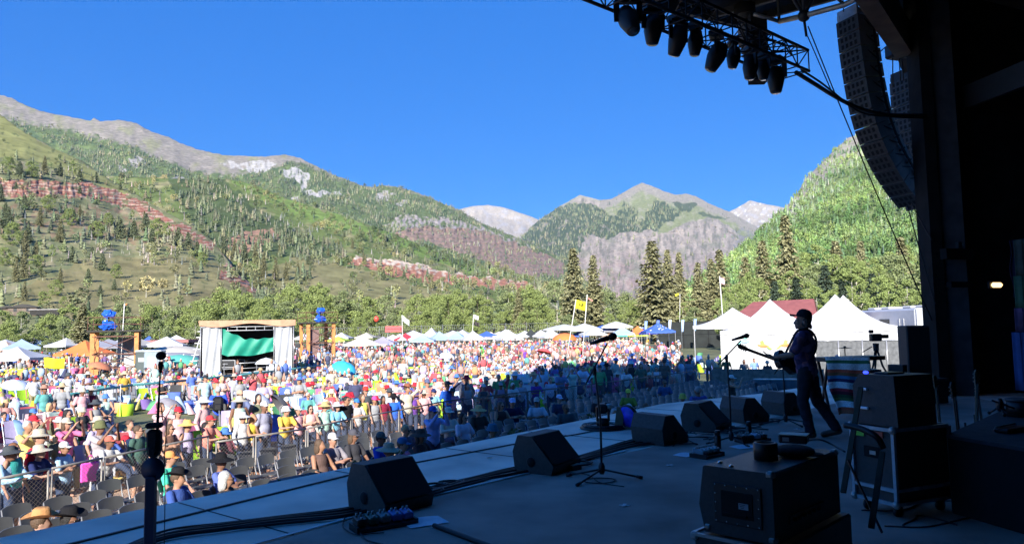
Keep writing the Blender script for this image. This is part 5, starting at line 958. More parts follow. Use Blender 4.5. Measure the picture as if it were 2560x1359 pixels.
def body_mesh(P, vox=.024, detail=False):
    mb = MB(); torso_(mb, P); cap_(mb, P['neck'] - V3((0, 0, .04)), P['hc'] - V3((0, 0, .03)), .058, .05)
    for s in 'lr':
        chain(mb, [P['s' + s], P['e' + s], P['w' + s]], [.052, .04, .026], 8); chain(mb, [P['h' + s], P['k' + s], P['a' + s]], [.088, .057, .038], 10)
        toe = P.get('t' + s) or (P['a' + s] + V3((0.01, -.17, -.055))); cap_(mb, P['a' + s] - V3((0, -.02, .045)), toe, .038, .032, 8)
        hand_(mb, P['w' + s], P.get('hd' + s) or (P['w' + s] - P['e' + s]), 1 if s == 'l' else -1, 1.0, P.get('grip' + s, .25))
    head_(mb, P['hc'], P['hM'], detail); return remesh(mb, vox, 1 if detail else 1)
def shirt_mesh(P, kind, vox=.024):
    mb = MB(); torso_(mb, P, .014 if kind != 'tank' else .009, .0)
    for s in 'lr':
        S, E_, W_ = P['s' + s], P['e' + s], P['w' + s]
        if kind == 'tank': cap_(mb, lerp(P['chest'], S, .55), lerp(P['chest'], S, .72), .06, .045, 8)
        elif kind == 'short': chain(mb, [S, lerp(S, E_, .72)], [.064, .062], 8)
        else: chain(mb, [S, E_, lerp(E_, W_, .9)], [.064, .053, .042], 8)
    return remesh(mb, vox, 1)
def trouser_mesh(P, kind, vox=.024):
    mb = MB(); f = P['fat']; mb.ell(P['pv'] + V3((0, 0, -.01)), (.163 * f, .128 * f, .12), 14, 8)
    for s in 'lr':
        H, K_, A_ = P['h' + s], P['k' + s], P['a' + s]
        if kind == 'shorts': chain(mb, [H, lerp(H, K_, .88)], [.10, .082], 10)
        else: chain(mb, [H, K_, lerp(K_, A_, .93)], [.10, .072, .058], 10)
    return remesh(mb, vox, 1)
# hats and hair centred on the head
def hat_mesh(kind):
    mb = MB(); n = 20
    if kind in ('straw', 'cowboy', 'bucket', 'fedora'):
        br = {'straw': .215, 'cowboy': .19, 'bucket': .135, 'fedora': .165}[kind]; ch = {'straw': .10, 'cowboy': .125, 'bucket': .085, 'fedora': .11}[kind]; dr = {'straw': -.035, 'cowboy': .0, 'bucket': -.06, 'fedora': -.01}[kind]
        V = []; prof = [(br, dr), (br * .8, dr * .5 + .004), (.105, .012), (.092, .03), (.086, ch * .8), (.06, ch), (.012, ch - (.02 if kind == 'cowboy' else 0))]
        for r, z in prof:
            for k in range(n):
                a = 2 * PI * k / n; x, y = r * math.cos(a), r * math.sin(a) * 1.12; zz = z
                if kind == 'cowboy' and r > .1: zz += (abs(math.cos(a)) ** 2) * (r - .1) * .75; x *= .9
                V.append((x, y + .01, zz + .055))
        mb.add(V, [(i * n + k, (i + 1) * n + k, (i + 1) * n + (k + 1) % n, i * n + (k + 1) % n) for i in range(len(prof) - 1) for k in range(n)] + [tuple(range((len(prof) - 1) * n, len(prof) * n))[::-1]], True)
    else:
        mb.lathe([(.004, .152), (.04, .146), (.068, .125), (.083, .09), (.088, .055), (.088, .04)], (0, .012, 0), 18, Matrix.Diagonal((1, 1.14, 1)), cap=False)
        f = lambda u, v: ((u - .5) * .15 * (1 - .25 * v * v), -.085 - .085 * v * (1 - (2 * u - 1) ** 2 * .35), .056 - .012 * v - .018 * (2 * u - 1) ** 2); mb.sheet(f, 8, 4); mb.sheet(lambda u, v: V3(f(1 - u, v)) - V3((0, 0, .004)), 8, 4)
    return mb.build('_h', straw_m if kind in ('straw', 'fedora') else cloth_m)
def hair_mesh(kind):
    mb = MB(); mb.ell((0, .026, .032), (.087, .094, .10), 14, 10)
    if kind == 'long': mb.ell((0, .06, -.06), (.085, .055, .13), 12, 8); mb.ell((.06, .02, -.05), (.028, .05, .1), 8, 6); mb.ell((-.06, .02, -.05), (.028, .05, .1), 8, 6)
    if kind == 'bun': mb.ell((0, .1, .08), .045, 10, 6)
    me = remesh(mb, .014, 1); r = np.random.default_rng(1); 
    for v in me.vertices: n_ = v.normal; v.co += n_ * float(r.normal(0, .0016))
    me.materials.append(hair_m); return me
def glasses_mesh():
    mb = MB()
    for sx in (-1, 1): mb.ell((sx * .033, -.098, .008), (.027, .010, .019), 10, 5); mb.bar((sx * .06, -.092, .012), (sx * .078, .01, .01), .005)
    mb.bar((-.01, -.106, .012), (.01, -.106, .012), .005); return mb.build('_g', lens_m)
def take(o): me = o.data; bpy.data.objects.remove(o); return me
HATS = {k: take(hat_mesh(k)) for k in ('straw', 'cowboy', 'bucket', 'fedora', 'cap')}; HAIR = {k: hair_mesh(k) for k in ('short', 'long', 'bun')}; GLASS = take(glasses_mesh())
AG = -1.0
POSES = {
 'stand': pose(head=(0, .1)), 'stand_wide': pose(pelvis=(0, 0, .93), kl=((.15, -.03, .49), (.19, .02, .09)), kr=((-.14, .0, .49), (-.18, .06, .09)), arms=((.33, .06, 1.12), (.18, -.06, .98), (-.25, .02, 1.12), (-.26, -.1, .89)), head=(0, -.3)),
 'lean': pose(pelvis=(0, .10, .92), lean=.22, arms=((.25, -.16, 1.13), (.12, -.38, 1.15), (-.25, -.16, 1.13), (-.10, -.38, 1.16)), kl=((.10, .02, .48), (.12, .14, .09)), kr=((-.10, .06, .48), (-.12, .2, .09)), head=(-.1, .2)),
 'cross': pose(arms=((.27, -.06, 1.15), (-.02, -.19, 1.18), (-.27, -.06, 1.15), (.04, -.17, 1.22)), head=(0, -.1)),
 'phone': pose(arms=((.25, -.24, 1.33), (.10, -.34, 1.58), (-.25, -.24, 1.33), (-.10, -.34, 1.58)), head=(.0, 0)),
 'sit': pose(pelvis=(0, .08, .52), lean=-.08, kl=((.13, -.36, .50), (.13, -.38, .09)), kr=((-.13, -.36, .50), (-.13, -.34, .09)), arms=((.27, .0, .72), (.13, -.24, .60), (-.27, .0, .72), (-.12, -.24, .60)), head=(.05, .15)),
 'sit_cross': pose(pelvis=(0, .08, .52), lean=-.12, kl=((.12, -.38, .52), (.1, -.46, .12)), kr=((-.10, -.40, .60), (.06, -.62, .36)), arms=((.28, -.02, .74), (-.02, -.17, .76), (-.28, -.02, .74), (.04, -.15, .80)), head=(.0, -.3)),
 'sit_low': pose(pelvis=(0, .1, .27), lean=-.35, kl=((.14, -.34, .42), (.14, -.62, .12)), kr=((-.14, -.36, .38), (-.12, -.70, .10)), arms=((.30, .02, .42), (.22, -.22, .38), (-.30, .02, .42), (-.16, -.22, .42)), head=(.2, .1)),
 'wave': pose(arms=((.36, -.04, 1.55), (.32, -.10, 1.82), (-.26, .04, 1.14), (-.22, -.12, .93)), head=(0, .2)),
}
BM = {}
for k, P in POSES.items():
    BM[k] = {'body': body_mesh(P), 'short': shirt_mesh(P, 'short'), 'long': shirt_mesh(P, 'long'), 'tank': shirt_mesh(P, 'tank'), 'shorts': trouser_mesh(P, 'shorts'), 'trousers': trouser_mesh(P, 'trousers')}
    for n_, me in BM[k].items(): me.materials.append(skin_m if n_ == 'body' else cloth_m); me.name = n_
SKINS = [(.42, .23, .15), (.46, .26, .18), (.36, .19, .12), (.50, .30, .22), (.22, .11, .07), (.43, .23, .16)]
def child(name, me, par, col, loc=None, M=None):
    o = bpy.data.objects.new(name, me); COL.objects.link(o); o.parent = par; o.color = (*col[:3], 1)
    if loc is not None: o.location = loc
    if M is not None: o.rotation_euler = M.to_euler()
    return o
def person(p, rz, ps, label, shirt=(.6, .6, .6), skind='short', tcol=(.08, .1, .18), tkind='trousers', hat=None, hatc=(.6, .5, .35), hair='short', hairc=(.08, .05, .03), glasses=False, s=1.0, skin=None, group=None, wx=1.0):
    t = thing('person', label, 'person', p, rz, group); t.scale = (s * wx, s * wx, s); P = POSES[ps]; M = BM[ps]; sk = skin or random.choice(SKINS)
    child('body', M['body'], t, sk); child('shirt' if skind != 'tank' else 'tank_top', M[skind], t, shirt); child(tkind, M[tkind], t, tcol)
    if hair != 'bald': child('hair', HAIR[hair], t, hairc, P['hc'], P['hM'])
    if hat: child('hat' if hat != 'cap' else 'baseball_cap', HATS[hat], t, hatc, P['hc'] + P['hM'] @ V3((0, 0, -.0 if hat == 'cap' else .008)), P['hM'])
    if glasses: child('sunglasses', GLASS, t, (0, 0, 0), P['hc'], P['hM'])
    return t
# ------------------------------------------------------------------ the musician
P = pose(pelvis=(0, .02, .94), lean=.04, kl=((.11, -.03, .50), (.10, .05, .10)), kr=((-.12, .11, .50), (-.13, .34, .14)), arms=((.30, -.10, 1.15), (.30, -.36, 1.10), (-.31, -.05, 1.16), (-.10, -.27, 1.09)), head=(.0, .0), fat=1.0)
P['hM'] = Matrix.Rotation(R(26), 3, 'Z') @ Matrix.Rotation(R(-4), 3, 'X'); P['hdl'] = V3((.35, -.75, .45)); P['gripl'] = -.8; P['hdr'] = V3((.6, -.55, -.2)); P['gripr'] = .4; P['tr'] = V3((-.13, .19, .045))
mp = G(2022, 1094); MU = thing('person', 'musician in a dark cap, patterned shirt and jeans playing guitar on stage', 'person', (mp.x, mp.y, .0), R(-124)); MU.scale = (1.0, 1.0, 1.02)
bm = body_mesh(P, .0115, True); bm.materials.append(skin_m); child('body', bm, MU, (.36, .22, .16))
def patterned():
    m = mat('purple_print_shirt', (.085, .05, .12), .9, .1, 14, .6, bscale=30); nt = m.node_tree; b = nt.nodes['Principled BSDF']; v = nt.nodes.new('ShaderNodeTexVoronoi'); v.inputs['Scale'].default_value = 11; tc = nt.nodes.new('ShaderNodeTexCoord'); cr = nt.nodes.new('ShaderNodeValToRGB')
    e = cr.color_ramp.elements; e[0].color = (.22, .08, .11, 1); e[0].position = 0; e[1].color = (.045, .03, .09, 1); e[1].position = .8; x = e.new(.35); x.color = (.28, .15, .24, 1); x = e.new(.5); x.color = (.09, .05, .14, 1)
    sp_ = nt.nodes.new('ShaderNodeSeparateColor'); nt.links.new(tc.outputs['Object'], v.inputs['Vector']); nt.links.new(v.outputs['Color'], sp_.inputs[0]); nt.links.new(sp_.outputs[0], cr.inputs[0]); nt.links.new(cr.outputs[0], b.inputs['Base Color']); return m
mb = MB(); torso_(mb, P, .026, .03)
for s in 'lr': chain(mb, [P['s' + s], lerp(P['s' + s], P['e' + s], .80)], [.074, .072], 10)
cap_(mb, P['neck'] - V3((0, 0, .03)), P['neck'] + V3((0, .0, .0)), .075, .068); sh = remesh(mb, .0115, 2); r_ = fbm(*[np.array([v.co[k] * 7 for v in sh.vertices]) for k in range(3)], o=3)
for v, d in zip(sh.vertices, r_): v.co += v.normal * float(d) * .022
sh.materials.append(patterned()); child('shirt', sh, MU, (1, 1, 1))
mb = MB(); mb.ell(P['pv'] + V3((0, 0, -.02)), (.165, .13, .13), 14, 8)
for s in 'lr': chain(mb, [P['h' + s], P['k' + s], lerp(P['k' + s], P['a' + s], 1.0)], [.108, .080, .068], 12)
tm_ = remesh(mb, .0125, 2); r_ = fbm(*[np.array([v.co[k] * (14 if k == 2 else 5) for v in tm_.vertices]) for k in range(3)], o=3)
for v, d in zip(tm_.vertices, r_): v.co += v.normal * float(d) * .020
tm_.materials.append(cloth_m); child('jeans', tm_, MU, (.026, .028, .040))
for s in 'lr':
    mb = MB(); a = P['a' + s]; toe = P.get('t' + s) or a + V3((.01, -.17, -.055)); cap_(mb, a - V3((0, -.03, .035)), toe + V3((0, -.02, 0)), .05, .044, 10); cap_(mb, a, a - V3((0, 0, .03)), .05, .05); me = remesh(mb, .013, 2); me.materials.append(mat('brown_leather', (.07, .04, .025), .5)); child('shoe', me, MU, (1, 1, 1))
hb = P['hc']; mb = MB(); H_ = P['hM']; mb.ell((0, .035, .0), (.088, .088, .095), 14, 10); rr2 = random.Random(4)
for k in range(46): a = rr2.uniform(-.3, PI + .3); mb.ell((math.cos(a) * .085, .03 + abs(math.sin(a)) * .085, rr2.uniform(-.085, .035)), rr2.uniform(.014, .024), 6, 4)
me = remesh(mb, .009, 1); me.materials.append(hair_m); child('hair', me, MU, (.05, .035, .025), hb, H_)
child('baseball_cap', HATS['cap'], MU, (.018, .020, .028), hb + H_ @ V3((0, .0, .012)), H_ @ Matrix.Rotation(R(-12), 3, 'X')).scale = (1.10, 1.1, 1.12)
# guitar held across the body; the strap goes over the shoulder
gt = thing('guitar', 'dark acoustic guitar held by the musician, neck pointing left', 'guitar', (0, 0, 0)); guitar_mesh(gt, True, mat('dark_walnut_lacquer', (.03, .018, .012), .25), mat('dark_rosewood', (.05, .035, .025), .5))
zg = V3((.80, -.50, .30)).normalized(); yg = -V3((.35, -.95, .0)); yg = (yg - zg * yg.dot(zg)).normalized(); xg = yg.cross(zg); RM = Matrix((xg, yg, zg)).transposed(); base = V3((-.32, -.19, .985))
Mw = Matrix.Translation(MU.location) @ Matrix.Rotation(R(-124), 4, 'Z'); gt.matrix_world = Mw @ Matrix.Translation(base) @ RM.to_4x4() @ Matrix.Scale(.92, 4)
mb = MB(); mb.tube(spline([(.02, -.28, 1.12), (.10, -.17, 1.30), (.08, -.06, 1.49), (.02, .08, 1.50), (-.10, .14, 1.36), (-.2, .08, 1.15), (-.27, -.12, 1.03)], 5), .017, 6); o = mb.build('guitar_strap', dk2, gt); o.matrix_parent_inverse = gt.matrix_world.inverted() @ Mw
# ------------------------------------------------------------------ fence line, chairs and structures of the audience field
fsteel = mat('galvanised_steel', (.42, .42, .43), .4, .15, 12, metal=.55); fz = GZ + 1.16; lgf = mat('dull_fence_steel', (.26, .24, .22), .5, .15, 12, metal=.3); shade_steel = mat('shaded_fence_steel', (.10, .08, .075), .6, .2, 10)
fpts = [(-190, 1235), (0, 1195), (130, 1170), (262, 1143), (395, 1115), (525, 1089), None, (541, 1104), (640, 1090), (770, 1070), (880, 1046), (1000, 1024), (1110, 1003), (1210, 991), (1320, 978), (1400, 969), (1480, 959), (1560, 950), (1640, 939), (1740, 926)]
names = ['at the far left under the blue shirted man', 'below the red shirted group', 'hung with a pink bag', 'beside the left foreground post', 'ending at the gate gap', '', '', 'right of the gate gap', 'below the woman in yellow', 'below the man in the yellow shirt', 'where sun turns to shade', 'below the tall black hat', 'right of the photographer in lavender', 'left end of the shaded crowd', 'before the floral shirted people', 'left of the tall microphone stand', 'right of the tall microphone stand', 'below the man in white at mid right', 'approaching the wooden palings', 'at the right end near the palings']
prev = None; kf = 0
for i, p in enumerate(fpts):
    if p is None: prev = None; continue
    q = G(p[0], p[1], fz); q.z = 0
    if prev is not None:
        kf += 1; fst = lgf if i < 12 else shade_steel; d = (q - prev); L = d.length; t = thing('chainlink_panel', 'chain link fence panel ' + names[i], 'fence', (prev.x, prev.y, GZ), math.atan2(d.y, d.x), 'crowd fence panels'); H = fz - GZ  # darker steel colour paints the shade onto panels inside the roof shadow
        mb = MB(); mb.tube([(0, 0, H), (L - .05, 0, H)], .022, 6); mb.build('top_rail', fst, t)
        for x in (0, L - .06): mb = MB(); mb.tube([(x, 0, 0), (x, 0, H)], .019, 6); mb.build('post', fst, t)
        mb = MB(); sp_ = .075 if i < 12 else .12; k = 0; H2 = H - .06
        x = -H2
        while x < L - .06:
            for s in (1, -1):
                x0, x1 = x, x + H2; z0, z1 = 0.02, H2
                if x0 < 0: z0 = .02 - x0; x0 = 0
                if x1 > L - .06: z1 = H2 - (x1 - (L - .06)); x1 = L - .06
                if z1 <= z0: continue
                if s == 1: mb.bar((x0, .004, z0), (x1, .004, z1), .0032)
                else: mb.bar((x0, -.004, H2 + .02 - z0), (x1, -.004, H2 + .02 - z1), .0032)
            x += sp_
        mb.build('wire_mesh', fst, t)
    prev = q
# pallets of palings and barrels at the far right of the fence
pal = mat('weathered_grey_wood', (.22, .19, .16), .9, .3, 6, .3)
A_, B_ = G(1782, 924, fz), G(2060, 924, fz)
for i in range(5):
    a, b = A_.lerp(B_, i / 5), A_.lerp(B_, (i + 1) / 5); t = thing('paling_fence', 'grey wooden paling section ' + ['beside the fence corner', 'behind the photographer in the white cap', 'left of the barrels', 'above the barrels', 'behind the musician legs'][i], 'fence', (0, 0, 0), 0, 'wooden paling sections'); mb = MB()
    for k in range(9): p = a.lerp(b, (k + .3) / 9); mb.box((p.x, p.y, GZ + .6), (.14, .03, 1.2), math.atan2(b.y - a.y, b.x - a.x))
    mb.build('paling', pal, t); mb = MB()
    for z in (.35, 1.0): mb.bar((a.x, a.y + .03, GZ + z), (b.x - .05, b.y + .03, GZ + z), .05, .09)
    mb.build('rail', pal, t)
brm = mat('dark_blue_barrel', (.03, .06, .08), .5)
for i, (px, lb) in enumerate(((1908, 'left barrel by the wooden palings'), (1942, 'middle barrel by the wooden palings'), (1978, 'right barrel by the wooden palings, nearest the musician'))):
    p = G(px, 960, GZ + .7); p.z = GZ; t = thing('barrel', lb, 'barrel', p, 0, 'barrels by the palings'); mb = MB(); mb.lathe([(.38, 0), (.42, .1), (.44, .45), (.43, .85), (.39, .9)], (0, 0, 0), 18); mb.build('body', brm, t); mb = MB(); mb.lathe([(.41, .9), (.42, .93), (.3, .94)], (0, 0, 0), 18); mb.build('lid', mat('pale_rim', (.35, .34, .3), .7), t)
# folding chairs
chm = mat('grey_folding_chair_plastic', (.072, .075, .08), .35, .12, 5, spec=.45); chf = mat('grey_chair_steel', (.26, .26, .27), .45, .1, 10, metal=.3)
def folding_chair():
    t = thing('folding_chair', '', 'chair'); mb = MB()
    f = lambda u, v: ((u - .5) * .43, .215 + .035 * (1 - (2 * u - 1) ** 2) + .04 * v, .60 + v * (.20 - .035 * abs(2 * u - 1) ** 4)); mb.sheet(f, 10, 4); mb.sheet(lambda u, v: V3(f(1 - u, v)) + V3((0, .022, 0)), 10, 4)
    e = [f(i / 10, 1) for i in range(11)]; mb.add(e + [V3(p) + V3((0, .022, 0)) for p in e], [(i, i + 1, 12 + i, 11 + i) for i in range(10)]); mb.build('backrest', chm, t)
    mb = MB(); mb.box((0, -.02, .44), (.40, .38, .025), rx=-.05, bev=.01); mb.build('seat', chm, t)
    for x in (-.215, .215):
        mb = MB(); mb.tube([(x, .27, .76), (x, .18, .45), (x, -.22, .0)], .013, 6); mb.build('front_leg', chf, t)
        mb = MB(); mb.tube([(x * .92, -.1, .43), (x * .92, .26, .0)], .011, 6); mb.build('rear_leg', chf, t)
    mb = MB(); mb.tube([(-.2, .16, .12), (.2, .16, .12)], .009, 6); mb.tube([(-.21, -.14, .1), (.21, -.14, .1)], .009, 6); mb.build('stretcher', chf, t); return t
CH0 = folding_chair(); CH0.location = (0, 0, -90); ch_used = [0]; SEATS = []
def put_chair(v, rz, label):
    c = CH0 if not ch_used[0] else copy_tree(CH0); ch_used[0] = 1; c.location = (v.x, v.y, GZ + .006); c.rotation_euler = (0, 0, rz); c['label'] = label; c['group'] = 'folding chairs facing the stage'; return c
# ------------------------------------------------------------------ canopies
def tentmat(name, c): return mat('canopy_' + name, c, .8, .06, 1.5, .15, bscale=3)
TC_ = {'white': (.50, .50, .51), 'cream': (.48, .44, .38), 'pale blue': (.32, .42, .58), 'blue': (.05, .12, .45), 'navy': (.03, .04, .22), 'red': (.62, .03, .05), 'orange': (.80, .20, .05), 'peach': (.74, .50, .36), 'lilac': (.34, .31, .42), 'grey': (.28, .28, .32), 'black': (.03, .035, .035), 'pink': (.70, .56, .58), 'yellow': (.72, .66, .06), 'teal': (.10, .42, .34), 'lime': (.45, .62, .08), 'striped': (.30, .44, .62)}
def canopy(px, yp, ye, w, col, label, W_=3.3, legs=True, conc=.35, cat='canopy', rot=None, group='canopies pitched across the lawn', D=None, wall=None):
    W_ = W_ * (1 if cat == 'marquee' else 1.12); D = D or min(132, W_ * 1.12 * FPX / (w * 1.12)); pe = W(px, ye, D); pp = W(px, yp, D); he = max(1.7, pe.z - GZ); hp = max(.5, pp.z - pe.z); t = thing('canopy', label, cat, (pe.x, pe.y, GZ), rot if rot is not None else (hash(label) % 100) / 100 * .7 - .2, group); m = tentmat(col, TC_[col]); h = W_ / 2; mb = MB(); n = 8
    cs = [(-h, -h), (h, -h), (h, h), (-h, h)]; 
    for k in range(4):
        a, b = V3((*cs[k], 0)), V3((*cs[(k + 1) % 4], 0))
        def f(u, v, a=a, b=b):
            e = a.lerp(b, u); sag = .05 * math.sin(PI * u) * (1 - v); return V3((e.x * (1 - v), e.y * (1 - v), he + hp * (v + conc * (v * v - v)) * 1.0 - sag))
        mb.sheet(f, 6, n)
    mb.build('roof', m, t); mb = MB()
    for k in range(4):
        a, b = V3((*cs[k], 0)), V3((*cs[(k + 1) % 4], 0)); mb.sheet(lambda u, v, a=a, b=b: V3((a.lerp(b, u).x * 1.002, a.lerp(b, u).y * 1.002, he - .05 * math.sin(PI * u) - v * (.22 + .02 * math.sin(u * 40)))), 12, 1)
    mb.build('valance', m, t)
    if legs:
        for c in cs: mb = MB(); mb.bar((c[0] * .97, c[1] * .97, 0), (c[0] * .97, c[1] * .97, he), .04); mb.build('leg', fsteel, t)
    return t, m, he, hp, h
CL = [(12, 893, 915, 70, 'peach', 'peach canopy at the far left edge of the lawn'), (42, 895, 922, 112, 'white', 'big white canopy at the far left above the yellow umbrella'), (84, 884, 904, 46, 'lilac', 'lilac grey canopy behind the big left white one'), (104, 891, 908, 52, 'pale blue', 'pale blue canopy left of the yellow banner'), (126, 881, 893, 46, 'grey', 'small grey topped canopy behind the yellow banner'), (188, 888, 905, 66, 'white', 'white canopy between yellow banner and orange canopy'), (212, 874, 906, 96, 'orange', 'bright orange canopy left of the camera tower'), (262, 880, 903, 54, 'pale blue', 'pale canopy seen through the left camera tower'),
 (372, 869, 893, 58, 'blue', 'royal blue canopy right of the left camera tower'), (405, 895, 905, 36, 'teal', 'small mint canopy behind the grey toilet'), (845, 858, 868, 50, 'lime', 'lime and blue canopy right of the right tower'), (905, 838, 858, 86, 'cream', 'large cream canopy at the left of the back row'), (958, 847, 863, 70, 'lilac', 'grey lilac canopy before the large cream one'), (982, 848, 860, 44, 'pink', 'pinkish canopy between the cream one and the red one'), (1000, 842, 856, 44, 'white', 'white canopy right behind the red one'), (1014, 845, 860, 46, 'red', 'bright red canopy in the back row'), (1044, 833, 850, 38, 'white', 'small white canopy right of the red one'), (1057, 842, 859, 60, 'pale blue', 'pale blue canopy with a tall thin pole before it'), (1079, 818, 842, 46, 'white', 'white canopy with the sharpest tallest peak in the back row'), (1098, 829, 848, 52, 'pale blue', 'pale blue canopy right of the sharpest peak'), (1103, 843, 853, 30, 'navy', 'low navy canopy in front of the pale blue ones'), (1143, 832, 849, 48, 'striped', 'blue and white striped canopy in the back row'), (1182, 827, 848, 56, 'white', 'clean white canopy right of the striped one'), (1217, 827, 838, 28, 'blue', 'small blue canopy far behind the white row'), (1227, 832, 846, 42, 'pink', 'pale pink canopy left of the widest white one'), (1248, 828, 838, 24, 'white', 'tiny white canopy behind the pale pink one'), (1271, 823, 846, 60, 'white', 'widest white canopy of the back row'), (1312, 826, 840, 44, 'white', 'white canopy half hidden by the black one'), (1328, 824, 843, 46, 'black', 'black canopy with a pale front emblem'), (1352, 824, 838, 34, 'white', 'small white canopy right behind the black one'), (1376, 821, 841, 52, 'white', 'white canopy left of the orange umbrella'), (1408, 824, 838, 40, 'cream', 'cream canopy behind the orange umbrella'),
 (1448, 826, 838, 32, 'blue', 'small blue canopy right of the orange umbrella'), (1482, 818, 834, 56, 'white', 'white canopy left of the boom microphone'), (1506, 812, 822, 30, 'blue', 'tiny blue canopy beyond the boom microphone'), (1530, 812, 826, 36, 'grey', 'grey canopy above the boom microphone head'), (1556, 815, 833, 56, 'pale blue', 'pale canopy behind the head of the boom microphone'), (1594, 814, 832, 50, 'orange', 'orange and grey canopy left of the starred one'), (1612, 818, 832, 44, 'navy', 'navy canopy adjoining the orange and grey one'), (1560, 838, 856, 44, 'teal', 'teal canopy low among the crowd'), (1590, 836, 850, 34, 'lime', 'small green canopy low among the crowd'), (1530, 828, 846, 40, 'peach', 'peach canopy low behind the microphone')]
for a in CL: canopy(*a)
for px, yp, ye, w, lb in ((1410, 810, 822, 46, 'white marquee with curved roof behind the yellow flag'), (1460, 808, 824, 66, 'long white marquee with red goods behind the second flagpole'), (1540, 803, 816, 60, 'pale marquee farthest back right of the flagpoles')): canopy(px, yp, ye, w, 'white', lb, 5.0, conc=-.3)
t, m, he, hp, h = canopy(1645, 806, 827, 72, 'blue', 'blue canopy printed with white stars left of the marquees', 3.2, rot=0); rs = random.Random(2)
mb = MB()
for k in range(14):
    u, v = rs.uniform(-.85, .85), rs.uniform(.1, .7); x, y, z = h * (1 - v) * u, -h * (1 - v) - .02, he + hp * (v + .35 * (v * v - v)) + .02; r_ = .13 * (1 - v * .5)
    pts = [V3((x + r_ * (1 if q % 2 == 0 else .42) * math.sin(q * PI / 5), y + .55 * r_ * (1 if q % 2 == 0 else .42) * math.cos(q * PI / 5), z + .75 * r_ * (1 if q % 2 == 0 else .42) * math.cos(q * PI / 5))) for q in range(10)]; mb.add(pts, [tuple(range(10))[::-1]])
mb.build('white_stars', tentmat('white', TC_['white']), t)
# the four big peaked marquees
wallm = tentmat('marquee_wall', (.48, .49, .50))
MQ = [(1833, 768, 812, 5.6, 52, 'first and smallest of the white peaked marquees, open fronted', -.25), (1928, 747, 824, 6.4, 48, 'second white peaked marquee with birds painted on its wall', -.30), (2092, 735, 818, 6.6, 47.5, 'tallest white peaked marquee right of the musician', -.40), (2112, 737, 815, 6.6, 56.5, 'white peaked marquee half hidden behind the tallest one', -.38)]
MT = [canopy(px, yp, ye, 100, 'white', lb, w_, rot=rz, group='big white peaked marquees', D=D, conc=.8, cat='marquee') for px, yp, ye, w_, D, lb, rz in MQ]
for k in (1, 2):
    t, m, he, hp, h = MT[k]; mb = MB(); zb = .02 if k == 1 else 1.35
    mb.sheet(lambda u, v: (-h + 2 * h * u, -h + .03 + .03 * math.sin(u * 30 + v * 2), he - .2 - v * (he - .22 - zb + (.08 * math.sin(u * 17) if k == 2 else 0))), 40, 8); o = mb.build('side_wall', wallm, t); mb = MB()
    mb.sheet(lambda u, v: (-h + .03, -h + 2 * h * u, he - .2 - v * (he - .22 - zb)), 12, 4); mb.build('side_wall', wallm, t)
def bird(par, x, z, y, cols, s, fl=1):
    body = [(-.5, .0), (-.2, .12), (.1, .18), (.32, .12), (.5, .2), (.42, .02), (.2, -.1), (-.1, -.12)]; wing = [(-.15, .1), (.0, .5), (.25, .42), (.2, .1)]; tail = [(-.4, .0), (-.75, -.28), (-.5, -.3), (-.3, -.08)]
    for nm, pl, c in (('painted_body', body, cols[0]), ('painted_wing', wing, cols[1]), ('painted_tail', tail, cols[1])):
        mb = MB(); mb.add([(x + fl * s * a, y - (.004 if nm != 'painted_body' else 0), z + s * b) for a, b in pl], [tuple(range(len(pl)))]); mb.build(nm, mat('paint_%02d_%02d_%02d' % tuple(int(v * 99) for v in c), c, .8), par)
t, m, he, hp, h = MT[1]
for x, z, c, f in ((-1.75, 2.25, [(.3, .55, .7), (.25, .6, .55)], 1), (-.65, 1.95, [(.75, .25, .08), (.3, .5, .1)], -1), (.62, 1.98, [(.7, .25, .08), (.35, .55, .12)], 1)): bird(t, x, z, -h - .03, c, .72, f)
t, m, he, hp, h = MT[2]
for x, z, c, f in ((-1.6, 1.9, [(.08, .2, .7), (.15, .35, .75)], -1), (-.9, 1.95, [(.2, .35, .75), (.5, .6, .75)], 1), (.5, 1.85, [(.10, .2, .7), (.06, .15, .6)], 1), (1.2, 1.9, [(.7, .5, .35), (.5, .6, .7)], -1)): bird(t, x, z, -h - .03, c, .6, f)
# shed with red roof, bus, trailer
p = W(1945, 806, 66); t = thing('shed', 'wooden shed with red metal roof behind the marquees', 'building', (p.x, p.y, GZ), -.25); zr, ze = W(1960, 757, 66).z - GZ, W(1860, 806, 66).z - GZ
mb = MB(); mb.prism([(-4.2, -2), (2.6, -2), (2.6, 3), (-4.2, 3)], 0, ze); mb.build('wall', mat('brown_board_wall', (.20, .09, .045), .8, .3, 4, .3), t)
mb = MB(); q = [(-4.8, -2.6, ze - .1), (3.1, -2.6, ze - .05), (3.3, 1.2, zr + .25), (-2.0, 1.2, zr + .1)]; mb.add(q + [(x, y, z + .1) for x, y, z in q], [(3, 2, 1, 0), (4, 5, 6, 7), (0, 1, 5, 4), (1, 2, 6, 5), (2, 3, 7, 6), (3, 0, 4, 7)]); q2 = [(3.3, 1.2, zr + .25), (-2.0, 1.2, zr + .1), (-4.5, 4, ze), (3, 4, ze)]; mb.add(q2, [(0, 1, 2, 3)]); mb.build('roof', mat('red_metal_roof', (.26, .085, .075), .6, .15, 2), t)
mb = MB(); mb.bar((3.2, -2.6, ze), (3.35, 1.2, zr + .2), .08, .25); mb.box((2.9, -1.9, ze / 2), (.2, .2, ze)); mb.build('trim', mat('brown_fascia', (.12, .06, .04), .7), t)
silver = mat('silver_coach_paint', (.42, .43, .47), .35, .08, 2, spec=.6)
